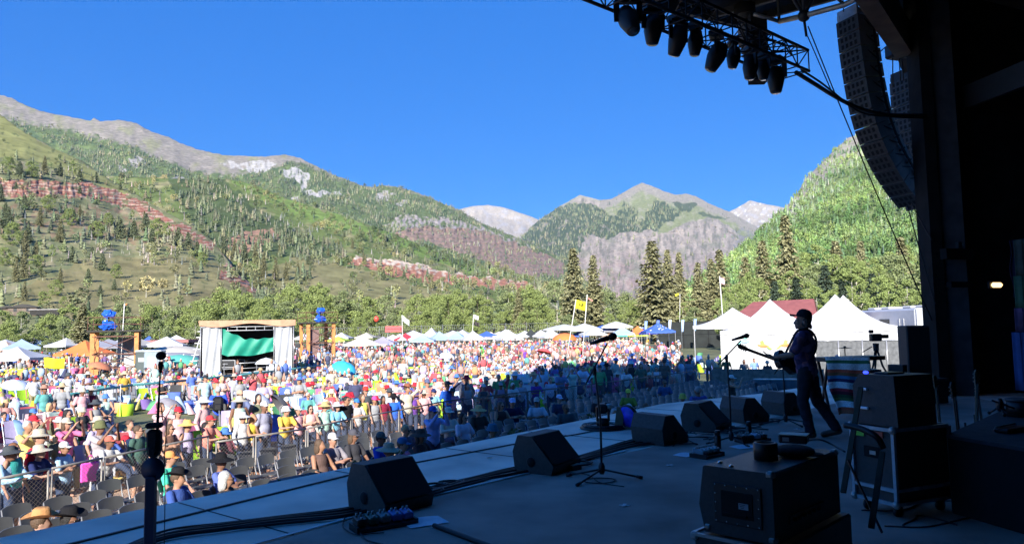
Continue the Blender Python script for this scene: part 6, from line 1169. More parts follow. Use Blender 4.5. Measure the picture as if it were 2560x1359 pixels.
pa, pb = W(2150, 830, 60), W(2298, 830, 51); t = thing('coach', 'silver grey coach with square rear parked behind the tallest marquee', 'bus', (0, 0, 0)); zt = W(2230, 772, 54).z; d = (pb - pa); d.z = 0; L = d.length; pos = (pa + pb) / 2; M_ = Matrix.Translation((pos.x, pos.y, GZ)) @ Matrix.Rotation(math.atan2(d.y, d.x), 4, 'Z'); t.matrix_world = M_; Hc = zt - GZ
mb = MB(); mb.box((-.0, 1.0, .45 + (Hc - .45) / 2), (L, 2.4, Hc - .45), bev=.15); mb.build('body', silver, t); mb = MB(); mb.box((.1, -.22, Hc * .68), (1.5, .06, 1.25), bev=.03); mb.box((-3.2, -.22, Hc * .68), (3.2, .06, .9), bev=.03); mb.build('window', mat('dark_coach_glass', (.02, .022, .022), .15), t)
for x in (-3.2, -1.0, 2.2, 4.0): mb = MB(); mb.box((x, 1, Hc + .10), (1.3, 1.2, .2), bev=.08); mb.build('roof_unit', tentmat('white', 0), t)
for x in (2.3, 2.9): mb = MB(); mb.box((x, -.22, Hc * .7), (.10, .03, 1.1)); mb.build('white_stripe', tentmat('white', 0), t)
for x in (-L * .3, L * .3): mb = MB(); mb.lathe([(.3, -.1), (.48, -.08), (.48, .1)], (x, -.1, .5), 16, Matrix.Rotation(PI / 2, 3, 'X')); mb.build('wheel', dk2, t)
pc = W(2270, 812, 50.5); mb = MB(); Mi = M_.inverted(); c = Mi @ V3((pc.x, pc.y, 0)); zc0, zc1 = W(2270, 812, 50.5).z - GZ, W(2270, 766, 50.5).z - GZ; mb.box((L / 2 + .05, 1.0, .6 + (Hc - .5) / 2), (.2, 2.3, Hc - .7), bev=.08)
for k in range(3): mb.bar((L / 2 + .17, .2, 1.2 + k * .35), (L / 2 + .17, 1.8, 1.2 + k * .35), .03, .05)
mb.build('rear_panel', mat('pale_silver_panel', (.50, .52, .56), .4), t)
p = W(2330, 800, 66); t = thing('box_trailer', 'white box trailer with lettering at the right, behind the tall loudspeaker', 'trailer', (p.x, p.y, GZ), -.05); zt = W(2330, 780, 66).z - GZ; mb = MB(); mb.box((1.0, 1, zt / 2 + .2), (6, 2.2, zt - .4), bev=.05); mb.build('body', tentmat('white', 0), t)
cu = bpy.data.curves.new('lettering', 'FONT'); cu.body = 'Runda'; cu.size = 1.0; cu.extrude = .005; cu.materials.append(mat('dark_letter_paint', (.05, .05, .05), .8)); o = bpy.data.objects.new('lettering', cu); COL.objects.link(o); bpy.context.view_layer.update(); me_ = bpy.data.meshes.new_from_object(o.evaluated_get(bpy.context.evaluated_depsgraph_get())); bpy.data.objects.remove(o); o = bpy.data.objects.new('lettering', me_); COL.objects.link(o); o.parent = t; o.rotation_euler = (PI / 2, 0, 0); o.location = (-1.95, -.115, 1.9)
p = W(2325, 812, 58); t = thing('parked_car', 'white car windscreen and roof in front of the lettered trailer', 'car', (p.x, p.y, GZ)); mb = MB(); zt = W(2325, 806, 58).z - GZ; mb.prism([(-2.1, .35), (-2.1, .95), (-1.3, 1.05), (-.8, zt), (1.0, zt), (1.6, 1.05), (2.1, .9), (2.1, .35)], -.9, .9, Matrix.Rotation(PI / 2, 4, 'X')); mb.build('body', tentmat('white', 0), t); mb = MB(); mb.prism([(-1.1, 1.1), (-.75, zt - .08), (.9, zt - .08), (1.3, 1.1)], -.91, .91, Matrix.Rotation(PI / 2, 4, 'X')); mb.build('window', mat('car_glass', (.08, .09, .09), .2), t)
for x in (-1.3, 1.3): mb = MB(); mb.lathe([(.2, -.95), (.34, -.94), (.34, .94), (.2, .95)], (x, 0, .34), 16, Matrix.Rotation(PI / 2, 3, 'X')); mb.build('wheel', dk2, t)
# grey mesh fence in front of the tallest marquee
gm = mat('grey_shade_netting', (.13, .135, .14), .9, .3, 5, .3); a, b = G(2050, 945, GZ + .3), G(2330, 945, GZ + .3); ye = 856
a, b = W(2040, 900, 42), W(2345, 900, 40); zt = W(2150, 851, 41).z - GZ
for k in range(5):
    p, q = a.lerp(b, k / 5), a.lerp(b, (k + 1) / 5); d = q - p; t = thing('mesh_fence_panel', 'grey netting fence panel ' + ['hidden behind the musician back', 'right of the musician', 'behind the camera tripod', 'behind the equipment table', 'behind the tall loudspeaker'][k], 'fence', (p.x, p.y, GZ), math.atan2(d.y, d.x), 'grey netting fence panels'); L = V3((d.x, d.y, 0)).length
    mb = MB(); mb.sheet(lambda u, v: (L * u, .02 * math.sin(u * 20), zt * (1 - v * .97)), 12, 4); mb.build('netting', gm, t)
    for x in (0, L - .03): mb = MB(); mb.tube([(x, -.03, 0), (x, -.03, zt + .05)], .025, 6); mb.build('post', fsteel, t)
    mb = MB(); mb.tube([(0, -.03, zt), (L, -.03, zt)], .02, 6); mb.build('top_rail', fsteel, t)
# black screen fence and perimeter chain link by the trees
def long_fence(px0, px1, y0, y1, D, m, lb, nm='screen_fence', hgt=None, step=3.0, mesh=True):
    a, b = W(px0, y0, D), W(px1, y1, D + 2); d = b - a; L = V3((d.x, d.y, 0)).length; t = thing(nm, lb, 'fence', (a.x, a.y, GZ), math.atan2(d.y, d.x)); H = a.z - GZ; zz = b.z - a.z
    n = max(2, int(L / step)); mb = MB(); mb.sheet(lambda u, v: (L * u, 0, (H + zz * u) * (1 - v * .98) if not hgt else (H + zz * u) - hgt * v), n * 2, 2)
    if m: mb.build('screen', m, t)
    for k in range(n + 1): mb = MB(); mb.tube([(L * k / n, -.04, 0), (L * k / n, -.04, H + zz * k / n + .25)], .04, 5); mb.build('post', fsteel if not m else dk, t)
    mb = MB(); mb.tube([(0, -.04, H), (L, -.04, H + zz)], .025, 5); mb.tube([(0, -.04, H * .5), (L, -.04, H * .5 + zz)], .02, 5)
    if mesh:
        for k in range(int(L / .45)): mb.bar((k * .45, -.04, .2), (k * .45 + .45, -.04, H), .012); mb.bar((k * .45 + .45, -.04, .2), (k * .45, -.04, H), .012)
    mb.build('rail', fsteel if not m else dk, t); return t
long_fence(1645, 1830, 806, 800, 104, mat('black_screen_cloth', (.02, .024, .024), .9, .3, 1), 'black screen fence behind the blue starred canopy', mesh=False)
long_fence(735, 1420, 822, 806, 142, None, 'tall chain link perimeter fence beneath the treeline', 'perimeter_fence', step=4)
long_fence(-40, 240, 884, 876, 92, None, 'chain link fence behind the left canopies', 'perimeter_fence', step=4)
# feather flags
for i, (px, y0, y1, c) in enumerate(((1612, 802, 832, (.25, .4, .7)), (1642, 800, 826, (.12, .2, .65)), (1672, 799, 830, (.5, .6, .75)), (1704, 799, 830, (.35, .5, .75)), (1735, 797, 828, (.3, .45, .75)))):
    a, b = W(px, y1, 98), W(px, y0, 98); t = thing('feather_flag', 'blue and white feather flag, ' + ['first', 'second', 'third', 'fourth', 'fifth'][i] + ' from the left by the black screen', 'flag', (a.x, a.y, GZ), 0, 'feather flags by the black screen'); H = b.z - GZ; mb = MB(); mb.tube([(0, 0, 0), (0, 0, H * .95), (.1, 0, H)], .02, 5); mb.build('pole', fsteel, t); mb = MB(); mb.sheet(lambda u, v: (.02 + u * .42 * (1 - .5 * v), .03 * math.sin(v * 6), H - v * min(1.6, H - .6)), 3, 10); mb.build('sail', mat('feather_%d' % i, c, .8), t)
# poles with flags
def flag_pole(p0, p1, D, flag, label, cat='flag', r=.035, m=None, group='flags over the crowd'):
    a, b = W(p0[0], p0[1], D), W(p1[0], p1[1], D); t = thing('flagpole', label, cat, (a.x, a.y, GZ), 0, group); top = V3((b.x - a.x, 0, b.z - GZ)); mb = MB(); mb.tube([(0, 0, 0), top], r, 6); mb.build('pole', m or mat('white_pole', (.72, .70, .66), .5), t)
    k = D / FPX
    for nm, dx, dy, w, h, c, sk in flag:
        mb = MB(); o_ = top + V3((dx * k, 0, -dy * k)); mb.sheet(lambda u, v: (o_.x + w * k * u, .10 * math.sin(u * 9 + v), o_.z - h * k * v - sk * k * u + .02 * math.sin(u * 8)), 14, 6); f = mb.build(nm, mat('flag_' + nm + str(int(c[0] * 99)), c, .8, .15, 3), t); f.modifiers.new('s', 'SOLIDIFY').thickness = .01
    return t, top, k
t, top, k = flag_pole((1412, 860), (1440, 748), 62, [('yellow_flag', -2, 0, 28, 22, (.80, .74, .02), 8)], 'yellow flag with a dark smile mark on a leaning white pole')
mb = MB(); o_ = top + V3((12 * k, -.14, -13 * k)); mb.tube([o_ + V3((x * k, 0, z * k)) for x, z in ((-5, 2), (-3, -1.5), (0, -2.6), (3, -1), (5, 2.4))], .05, 5); mb.ell(o_ + V3((-3 * k, 0, 4 * k)), .04, 6, 4); mb.ell(o_ + V3((2.4 * k, 0, 3.4 * k)), .04, 6, 4); mb.build('smile_mark', mat('dark_flag_ink', (.12, .12, .02), .8), t)
flag_pole((1453, 870), (1468, 736), 60, [('pennon', 3, 8, 10, 4, (.75, .3, .25), 6)], 'taller white pole with a tiny pennon right of the yellow flag')
flag_pole((1813, 838), (1799, 690), 56, [('pink_white_flag', 0, 3, 12, 16, (.75, .45, .48), 3)], 'tall leaning flagpole with pink and white flag before the aspens')
flag_pole((1176, 830), (1184, 786), 80, [('white_flag', 2, 0, 10, 11, (.7, .7, .68), 4), ('dark_flag', 2, 16, 12, 10, (.05, .04, .04), 5)], 'pole with a pale flag above a dark flag')
flag_pole((1007, 832), (1005, 787), 82, [('pennant', 0, 0, 18, 14, (.66, .72, .62), 14)], 'pale green pointed pennant right of the red banner')
flag_pole((302, 862), (311, 758), 58, [('orange_tuft', 0, 0, 7, 5, (.8, .45, .2), 0)], 'thin pole with an orange tuft beside the left camera tower')
flag_pole((176, 950), (172, 890), 46, [('yellow_banner', -62, 2, 52, 26, (.85, .70, .02), 4)], 'yellow banner with dark print flying left of the orange canopy')
flag_pole((1696, 790), (1700, 735), 110, [('yellow_tuft', -12, 0, 8, 6, (.7, .62, .05), -3)], 'small yellow kite like flag in front of the middle trees')
flag_pole((300, 1010), (302, 960), 30, [('streamer', 0, 0, 4, 3, (.6, .6, .6), 0)], 'thin pale pole among the lawn chairs below the tower', r=.012)
p = W(941, 797, 80); t = thing('balloon', 'red balloon floating left of the red banner', 'balloon', p); mb = MB(); mb.ell((0, 0, 0), (.28, .28, .34), 14, 10); mb.build('skin_', mat('red_balloon', (.75, .08, .05), .35), t).name = 'envelope'; mb = MB(); mb.tube([(0, 0, -.33), (.1, 0, -2.4)], .008, 4); mb.build('string', fsteel, t)
a = W(985, 822, 82); t = thing('banner_sign', 'red banner on two posts above the cream canopy', 'sign', (a.x, a.y, GZ)); z = a.z - GZ; mb = MB(); mb.box((0, 0, z), (2.0, .05, .66)); mb.build('board', mat('red_banner_cloth', (.72, .12, .12), .8), t)
for x in (-.7, .95): mb = MB(); mb.tube([(x, .04, 0), (x, .04, z + .4)], .03, 6); mb.build('post', fsteel, t)
mb = MB(); 
for i in range(9): mb.box((-.8 + i * .17, -.03, z + .02 * (i % 2)), (.11, .008, .13))
mb.box((.8, -.03, z), (.2, .008, .3)); mb.build('faded_lettering', mat('faded_red_ink', (.45, .05, .06), .8), t)
a = W(1440, 795, 90)
# camera towers
org = mat('orange_timber_post', (.62, .27, .09), .75, .2, 3, .2); rst = mat('rusty_steel', (.16, .07, .05), .8, .4, 6, .3); tarp = mat('blue_tarpaulin', (.02, .12, .62), .28, .2, 3, .8, bscale=7, spec=.7)
def tower(pxc, yb, yt, wpx, D, label, yaw, tarp_s=1.0, bolts=True):
    p = W(pxc, yb, D); zt = W(pxc, yt, D).z - GZ; w = wpx * D / FPX * .80; t = thing('camera_tower', label, 'tower', (p.x, p.y, GZ), yaw); h = w / 2
    for x, y in ((-h, -h), (h, -h), (h, h), (-h, h)): mb = MB(); mb.box((x, y, zt / 2), (.30, .30, zt)); mb.build('post', org, t)
    mb = MB()
    for z in (zt * .22, zt * .52, zt * .90):
        for (x0, y0), (x1, y1) in (((-h, -h), (h, -h)), ((h, -h), (h, h)), ((h, h), (-h, h)), ((-h, h), (-h, -h))): mb.bar((x0, y0, z), (x1, y1, z), .09)
    for z0, z1 in ((zt * .22, zt * .52), (zt * .52, zt * .90)):
        for (x0, y0), (x1, y1) in (((-h, -h - .17), (h, -h - .17)), ((h, -h), (h, h)), ((-h, -h), (-h, h))): mb.bar((x0, y0, z0), (x1, y1, z1), .05); mb.bar((x1, y1, z0), (x0, y0, z1), .05)
    mb.build('cross_bracing', rst, t); mb = MB(); mb.box((0, 0, zt + .06), (w + .7, w + .7, .12)); mb.build('platform', mat('dark_platform_deck', (.05, .045, .04), .8), t)
    mb = MB(); e = h + .3
    for x, y in ((-e, -e), (e, -e), (e, e), (-e, e), (0, -e), (0, e)): mb.tube([(x, y, zt + .1), (x, y, zt + 1.15)], .022, 5)
    for z in (.6, 1.15):
        for (x0, y0), (x1, y1) in (((-e, -e), (e, -e)), ((e, -e), (e, e)), ((e, e), (-e, e)), ((-e, e), (-e, -e))): mb.tube([(x0, y0, zt + z), (x1, y1, zt + z)], .02, 5)
    mb.build('railing', rst, t); return t, zt, h
def tarped(t, zt, x, s, label):
    Mw = Matrix.Translation(t.location) @ Matrix.Rotation(t.rotation_euler.z, 4, 'Z'); q = thing('covered_camera', label, 'camera', Mw @ V3((x, 0, zt + .12))); r_ = np.random.default_rng(int(x * 10 + 50))
    for nm, c, rr_ in (('lower_tarp', (0, 0, .35 * s), (.62 * s, .5 * s, .42 * s)), ('upper_tarp', (.0, 0, 1.35 * s), (.42 * s, .38 * s, .36 * s))):
        mb = MB(); mb.ell(c, rr_, 16, 10); o = mb.build(nm, tarp, q)
        for v in o.data.vertices: n_ = fbm(v.co.x * 3.5, v.co.y * 3.5, v.co.z * 3.5 + 5, 2); v.co += (v.co - V3(c)) * float(n_) * 1.1; v.co.z = max(v.co.z, 0) if nm == 'lower_tarp' else v.co.z
        o.data.polygons.foreach_set('use_smooth', [False] * len(o.data.polygons))
    mb = MB(); mb.tube([(0, 0, .5 * s), (0, 0, 1.1 * s)], .06); mb.build('camera_mount', dk2, q)
t, zt, h = tower(289, 943, 829, 118, 58, 'left orange timber camera tower with white and grey cloth panel', .42); tarped(t, zt, -.6, .95, 'camera wrapped in blue tarpaulin on the left tower')
mb = MB(); mb.sheet(lambda u, v: (-h * .0 + (h) * u * 1.0, h * .75, zt * .86 - v * zt * .80), 6, 6); mb.build('white_cloth', wallm, t); mb = MB(); mb.add([(0, h * .75 - .03, zt * .87), (h, h * .75 - .03, zt * .87), (h * .52, h * .75 - .03, zt * .5)], [(0, 2, 1)]); mb.build('grey_cloth', mat('grey_brown_cloth', (.24, .19, .18), .9), t)
t, zt, h = tower(793, 908, 808, 78, 76, 'right orange timber camera tower beside the green draped booth', .55); tarped(t, zt, .3, .9, 'camera wrapped in blue tarpaulin on the right tower')
mb = MB(); mb.sheet(lambda u, v: (-h * .9 + h * .8 * u, -h * .8, zt * .86 - v * zt * .72), 4, 6); mb.build('brown_cloth', mat('mauve_brown_cloth', (.24, .15, .14), .9), t)
# mixing booth
D = 49.0; a, b = W(500, 955, D), W(724, 955, D); k = D / FPX; wd_ = (b - a).x; t = thing('mixing_booth', 'mixing booth with white side cloths and green tarp across the front', 'booth', (a.x, a.y, GZ), .40); zt = W(610, 803, D).z - GZ
dpt = 4.2
for x0, nm in ((.12, 'side_cloth'), (wd_ - 1.22, 'side_cloth')):
    mb = MB(); mb.sheet(lambda u, v: (x0 + 1.12 * u, -.05 + .06 * math.sin(u * 14 + v * 5) + .05 * math.sin(v * 11), zt - .2 - v * (zt - .3)), 16, 20); mb.build(nm, wallm, t)
for xs in (0, wd_ + .02): mb = MB(); mb.sheet(lambda u, v: (xs + .04 * math.sin(u * 9 + v * 4), dpt * u, zt - .2 - v * (zt - .3)), 8, 8); mb.build('side_cloth', wallm, t)
for x in (.0, 1.3, wd_ - 1.3, wd_):
    for y in (0, dpt): mb = MB(); mb.tube([(x, y, 0), (x, y, zt)], .04, 6); mb.build('post', fsteel, t)
mb = MB(); mb.box((wd_ / 2, dpt / 2, zt + .02), (wd_ + .3, dpt + .2, .12)); mb.sheet(lambda u, v: (-.12 + (wd_ + .25) * u, -.16 + .03 * math.sin(u * 20), zt + .1 - v * (.34 + .12 * math.sin(u * 9))), 24, 3); mb.build('orange_top_cover', mat('faded_orange_cloth', (.56, .31, .19), .85, .15, 3), t)
mb = MB(); mb.tube([(0, -.02, zt - .35), (wd_, -.02, zt - .35)], .03, 6); mb.tube([(1.6, -.02, zt - .6), (wd_ - 1.4, -.02, zt - .6)], .03, 6); 
for i in range(7): mb.tube([(1.7 + i * .6, -.02, zt - .6), (1.7 + i * .6, -.02, zt - .35)], .02, 5)
mb.build('top_truss', tentmat('white', 0), t)
mb = MB(); gx0, gx1 = 1.30, wd_ - 1.36
mb.sheet(lambda u, v: (gx0 + (gx1 - gx0) * u, .02 + .10 * math.sin(u * 8 + v * 3) * v + .05 * math.sin(u * 23 + 5 * v), (zt - .45 - .75 * min(1, u * 2.2) + .25 * max(0, u - .8) * 2 + .05 * math.sin(u * 25)) * (1 - v) + v * (zt - 2.45 + .28 * u + .07 * math.sin(u * 8) + (.25 * max(0, .12 - u) / .12))), 40, 14); mb.build('green_tarp', mat('green_tarpaulin', (.01, .26, .17), .55, .12, 2, .3, bscale=4), t)
mb = MB(); mb.box((wd_ / 2, dpt - .05, zt / 2), (wd_, .05, zt)); mb.build('back_cloth', mat('dark_booth_lining', (.03, .03, .03), .9), t)
mb = MB(); mb.box((wd_ / 2, dpt / 2, .55), (wd_ - .3, dpt - .4, .12)); mb.build('booth_floor', mat('booth_floor_deck', (.06, .05, .045), .8), t)
mb = MB(); mb.tube([(1.4, -.05, 1.25), (gx1, -.05, 1.32)], .035, 6); mb.tube([(1.4, -.05, .9), (gx1, -.05, .95)], .03, 6); [mb.tube([(1.5 + i * 1.05, -.05, 0), (1.5 + i * 1.05, -.05, 1.3)], .03, 5) for i in range(4)]; mb.build('front_rail', fsteel, t)
def field_box(px, py, D, d, m, lb, nm='equipment_case', rz=0, cat='case', z0=GZ + .6, extra=None):
    p = W(px, py, D); t = thing(nm, lb, cat, (p.x, p.y, z0), rz); mb = MB(); mb.box((0, 0, d[2] / 2), d, bev=.02); mb.build('body', m, t); mb = MB()
    for z in (.02, d[2]): mb.bar((-d[0] / 2, -d[1] / 2 - .01, z), (d[0] / 2, -d[1] / 2 - .01, z), .05)
    for x in (-1, 1): mb.bar((x * d[0] / 2, -d[1] / 2 - .012, 0), (x * d[0] / 2, -d[1] / 2 - .012, d[2]), .05)
    mb.build('metal_edging', fsteel, t); return t
field_box(655, 930, D - .6, (.85, .5, .8), dk2, 'black case with pale emblem under the booth rail', z0=GZ); q = bpy.context.scene.objects['equipment_case']
field_box(618, 930, D - .6, (.7, .5, .75), dk2, 'black case left of the emblem case in the booth', z0=GZ)
field_box(570, 905, D + 1, (1.3, .8, .5), dk2, 'wide dark mixing desk at the left inside the booth', 'mixing_desk', cat='mixer', z0=GZ + 1.0); field_box(598, 895, D + 2.5, (1.0, .6, .45), dk2, 'dark rack behind the mixing desk', 'equipment_rack', cat='rack', z0=GZ + 1.0)
p = W(665, 905, D); t = thing('umbrella', 'silver umbrella propped inside the mixing booth', 'umbrella', (p.x, p.y, GZ + 1.25)); mb = MB(); mb.lathe([(.75, 0), (.6, .18), (.35, .32), (.02, .4)], (0, 0, 0), 10, cap=False); mb.build('canopy', mat('silver_fabric', (.62, .64, .68), .5), t); mb = MB(); mb.tube([(0, 0, -.5), (0, 0, .45)], .02, 5); mb.build('shaft', fsteel, t)
# scaffold stair left of booth
t = thing('scaffold_stair', 'white scaffold stair leaning at the left side of the booth', 'stairs', tuple(W(490, 950, 50)[:2]) + (GZ,)); mb = MB()
for i in range(9): mb.box((.1 * i - .3, 0, .4 * i + .3), (.5, .9, .06))
mb.bar((-.5, -.45, 0), (.6, -.45, 3.6), .06); mb.bar((-.5, .45, 0), (.6, .45, 3.6), .06); mb.build('stair_flight', tentmat('white', 0), t)
# porta toilets, teal barrier, tripod
for px, D_, w_, lb, c in ((387, 52, 1.15, 'grey portable toilet left of the booth', (.26, .32, .36)), (362, 53, 1.0, 'dark portable toilet beside the grey one', (.05, .07, .07))):
    p = W(px, 940, D_); t = thing('portable_toilet', lb, 'toilet', (p.x, p.y, GZ), .1, 'portable toilets'); mb = MB(); mb.box((0, 0, 1.05), (w_, 1.1, 2.1), bev=.06); mb.build('cabin', mat('toilet_%d' % px, c, .5), t); mb = MB(); mb.box((0, 0, 2.16), (w_ + .05, 1.15, .14), bev=.06); mb.build('roof', mat('pale_toilet_roof', (.5, .55, .56), .5), t); mb = MB(); mb.box((0, -.56, .95), (.7, .03, 1.7), bev=.01); dr = mb.build('door', mat('toilet_door_%d' % px, tuple(v * 1.2 for v in c), .5), t); mb = MB(); mb.box((0, -.58, 1.55), (.5, .01, .3)); mb.build('sticker', tentmat('white', 0), dr)
tl_ = mat('teal_rail_paint', (.06, .22, .24), .5); bp = [G(175, 985, GZ + 1.1), G(330, 962, GZ + 1.1), G(480, 949, GZ + 1.1), G(600, 936, GZ + 1.1), G(720, 923, GZ + 1.1), G(800, 913, GZ + 1.1)]
for i in range(5):
    a, b = bp[i], bp[i + 1]; d = b - a; L = V3((d.x, d.y, 0)).length; t = thing('crowd_barrier', 'teal topped steel barrier ' + ['below the left tower', 'left of the grey toilet', 'in front of the booth left side', 'in front of the booth middle', 'between booth and right tower'][i], 'barrier', (a.x, a.y, GZ), math.atan2(d.y, d.x), 'teal topped barriers'); mb = MB(); mb.tube([(0, 0, 1.1), (L, 0, 1.1)], .06, 6); mb.build('top_tube', tl_, t); mb = MB(); n = int(L / .25)
    for k in range(n + 1): mb.tube([(L * k / n, 0, .1), (L * k / n, 0, 1.05)], .014, 4)
    mb.build('bars', fsteel, t)
t = thing('camera_tripod', 'thin black tripod standing right of the mixing booth', 'tripod', tuple(W(744, 920, 45)[:2]) + (GZ,)); zt = W(744, 870, 45).z - GZ
for a in (30, 150, 270): mb = MB(); mb.tube([(0, 0, zt), (.5 * math.cos(R(a)), .5 * math.sin(R(a)), 0)], .025, 5); mb.build('leg', dk, t)
mb = MB(); mb.box((0, 0, zt + .15), (.3, .2, .25)); mb.build('camera', dk2, t)
# low roof far left, houses on the hill foot, round tents
p = W(412, 857, 88); t = thing('pavilion', 'long low pavilion with reddish roof behind the toilets', 'building', (p.x, p.y, GZ)); H = W(412, 853, 88).z - GZ; mb = MB(); mb.box((0, 2, H), (6.2, 5, .35)); mb.build('roof', mat('dull_red_roof', (.30, .12, .11), .7), t)
for i in range(5): mb = MB(); mb.box((-2.8 + 1.4 * i, -.2, H / 2), (.2, .2, H - .3)); mb.build('post', pal, t)
for px, yb, yt, w_, D_, lb, c in ((24, 782, 764, 6.5, 235, 'brown gabled farmhouse at the far left foot of the hill', (.12, .085, .065)), (62, 783, 760, 8, 236, 'taller farmhouse with dark gable and pale wall', (.17, .13, .10)), (0, 780, 768, 5, 238, 'small dark barn at the left edge of the picture', (.08, .06, .05))):
    p = W(px, yb, D_); h_ = W(px, yt, D_).z - p.z; t = thing('farmhouse', lb, 'house', p, .3, 'farmhouses at the foot of the hill'); mb = MB(); mb.box((0, 0, h_ * .2), (w_, 5, h_ * .9)); mb.build('wall', mat('timber_%d' % px, c, .9, .3, 1), t); mb = MB(); mb.prism([(-w_ * .58, h_ * .62), (w_ * .58, h_ * .62), (0, h_ * 1.0)], -3.2, 3.0, Matrix.Rotation(PI / 2, 4, 'X')); mb.build('roof', mat('dark_house_roof', (.06, .055, .05), .9), t)
    for x in (-.25, .2): mb = MB(); mb.box((w_ * x, -2.52, h_ * .35), (.9, .05, 1.1)); mb.build('window', dk2, t)
p = W(116, 782, 233); t = thing('farm_shed', 'long low black farm shed right of the farmhouses', 'shed', p, .15); mb = MB(); mb.box((0, 0, .2), (8.5, 3, 1.6)); mb.build('wall', mat('black_shed', (.03, .028, .025), .9), t); mb = MB(); mb.box((0, 0, 1.1), (9, 3.6, .25)); mb.build('roof', mat('pale_shed_roof', (.35, .33, .32), .7), t)
for px, yt, yb, w_, c, lb in ((438, 864, 886, 5.0, 'cream', 'domed cream shade tent left of the booth'), (432, 880, 896, 4.2, 'grey', 'grey dome tent in front of the cream one'), (447, 886, 912, 3.6, 'teal', 'tilted teal dome umbrella at the booth corner'), (1412, 832, 850, 3.4, 'orange', 'orange dome umbrella below the yellow flag'), (60, 918, 935, 3.6, 'yellow', 'low lime yellow umbrella at the far left')):
    D_ = {1412: 100, 438: 62, 432: 60, 447: 56, 60: 52}[px]; p = W(px, yb, D_); t = thing('dome_tent', lb, 'tent', (p.x, p.y, max(GZ, p.z - .0)), 0); hh = W(px, yt, D_).z - p.z; mb = MB(); mb.lathe([(w_ / 2, 0), (w_ * .47, hh * .35), (w_ * .36, hh * .7), (w_ * .18, hh * .93), (.05, hh)], (0, 0, 0), 12, cap=False); mb.build('fabric', tentmat(c, TC_[c]), t); mb = MB()
    mb.tube([(0, 0, GZ - t.location.z), (0, 0, hh)], .03, 5); mb.build('pole', fsteel, t)
# parked vehicles glimpsed beyond the tents, planters along the stage edge
rp = random.Random(9)
for i, (s, p) in enumerate([(2.0, .25), (2.9, .3), (3.6, .25), (5.2, .3), (6.0, .3), (8.3, .35), (9.6, .3), (12.4, -.2), (1.3, .3)]):
    c = E(s, p); cs_, rs_ = [], []
    for k in range(12): cs_.append((rp.uniform(-.3, .3), rp.uniform(-.22, .22), rp.uniform(.0, .30))); rs_.append(rp.uniform(.08, .16))
    V, F = leafcards(cs_, rs_, 34, .035, 90 + i); t = thing('flower_planter', 'leafy planter along the stage edge ' + ['left of the nearest monitor', 'behind the nearest monitor', 'right of the nearest monitor', 'before the brown hatted woman', 'left of the second monitor', 'near the blue bucket hat', 'behind the small robot camera', 'near the far white capped photographer', 'by the grey haired woman'][i], 'planter', (c.x, c.y, -.42), SANG, 'leafy planters along the stage edge'); mesh_np('plants', V, F, mat('planter_leaves', (.06, .10, .035), .9, .35, 4), parent=t)
    mb = MB(); mb.box((0, 0, -.15), (.85, .35, .26), bev=.02); mb.build('trough', dk2, t)
c = E(1.72, .30); t = thing('equipment_cover', 'dark blue grey vented cover below the stage edge behind the nearest monitor', 'cover', (c.x, c.y, -.50), SANG); mb = MB(); mb.box((0, 0, .2), (.8, .5, .46), bev=.12); mb.build('shell', mat('dark_blue_tarp_cover', (.08, .09, .11), .8, .2, 4), t)
for k in range(5): mb = MB(); mb.box((.1 + k * .06, 0, .432), (.02, .16, .006)); mb.build('vent', slot_m, t)
# more canopies deep in the back rows
r3 = random.Random(31); cn_ = ['white'] * 14 + ['pale blue', 'cream', 'lilac', 'blue', 'navy', 'grey', 'lilac', 'cream']; PLC = [(20, 'left edge'), (120, 'the yellow banner'), (300, 'the left tower'), (420, 'the toilets'), (760, 'the right tower'), (870, 'the lime canopy'), (960, 'the red banner'), (1060, 'the sharpest white peak'), (1150, 'the striped canopy'), (1240, 'the pink canopy'), (1330, 'the black canopy'), (1440, 'the yellow flag'), (1540, 'the boom microphone'), (1640, 'the starred canopy'), (1720, 'the black screen')]; sl = set()
for i in range(26):
    px = r3.choice([r3.uniform(-20, 480), r3.uniform(740, 1740), r3.uniform(740, 1740)]); D = r3.uniform(134, 142) if px > 700 else r3.uniform(80, 100); yh = 820 + (1280 - px) * .018; ye = yh + (1.6 - (GZ + 2.15)) * FPX / D; cc = r3.choice(cn_); pos = min(PLC, key=lambda m: abs(m[0] - px)); lb = '%s canopy in the back row, %s of %s' % (cc, 'left' if px < pos[0] else 'right', pos[1])
    if lb in sl: continue
    sl.add(lb); canopy(px, ye - r3.uniform(.8, 1.15) * FPX / D, ye, 40, cc, lb, r3.choice([3.3, 3.9, 4.6]), D=D, rot=r3.uniform(-.3, .6))
# ------------------------------------------------------------------ the audience
WHT, CRM, TAN, BLK, GRY, DGR = (.60, .60, .60), (.52, .47, .37), (.50, .34, .18), (.015, .015, .018), (.30, .31, .33), (.07, .08, .09)
RED_, SAL, PNK, HPK, ORG, YEL, MUS = (.55, .03, .05), (.62, .25, .20), (.70, .40, .42), (.72, .08, .30), (.78, .26, .06), (.78, .60, .08), (.55, .33, .05)
GRN, TEA, MNT, LBL, BLU, NVY, PUR, LIL, MAR, OLV = (.05, .40, .12), (.05, .36, .34), (.42, .66, .56), (.36, .55, .74), (.03, .13, .62), (.025, .035, .12), (.16, .06, .34), (.46, .38, .62), (.22, .02, .05), (.14, .15, .07)
rc_ = random.Random(77); used_pos = []; used_lab = set(); N_PEOPLE = [1]
FACE = E(8, -3)                                                            # everyone looks towards the players
def look(v, j=.25): d = FACE - v; return math.atan2(d.y, d.x) + PI / 2 + rc_.uniform(-j, j)
HT = {'stand': 1.78, 'stand_wide': 1.76, 'lean': 1.66, 'cross': 1.78, 'phone': 1.78, 'sit': 1.29, 'sit_cross': 1.28, 'sit_low': .93, 'wave': 1.78}
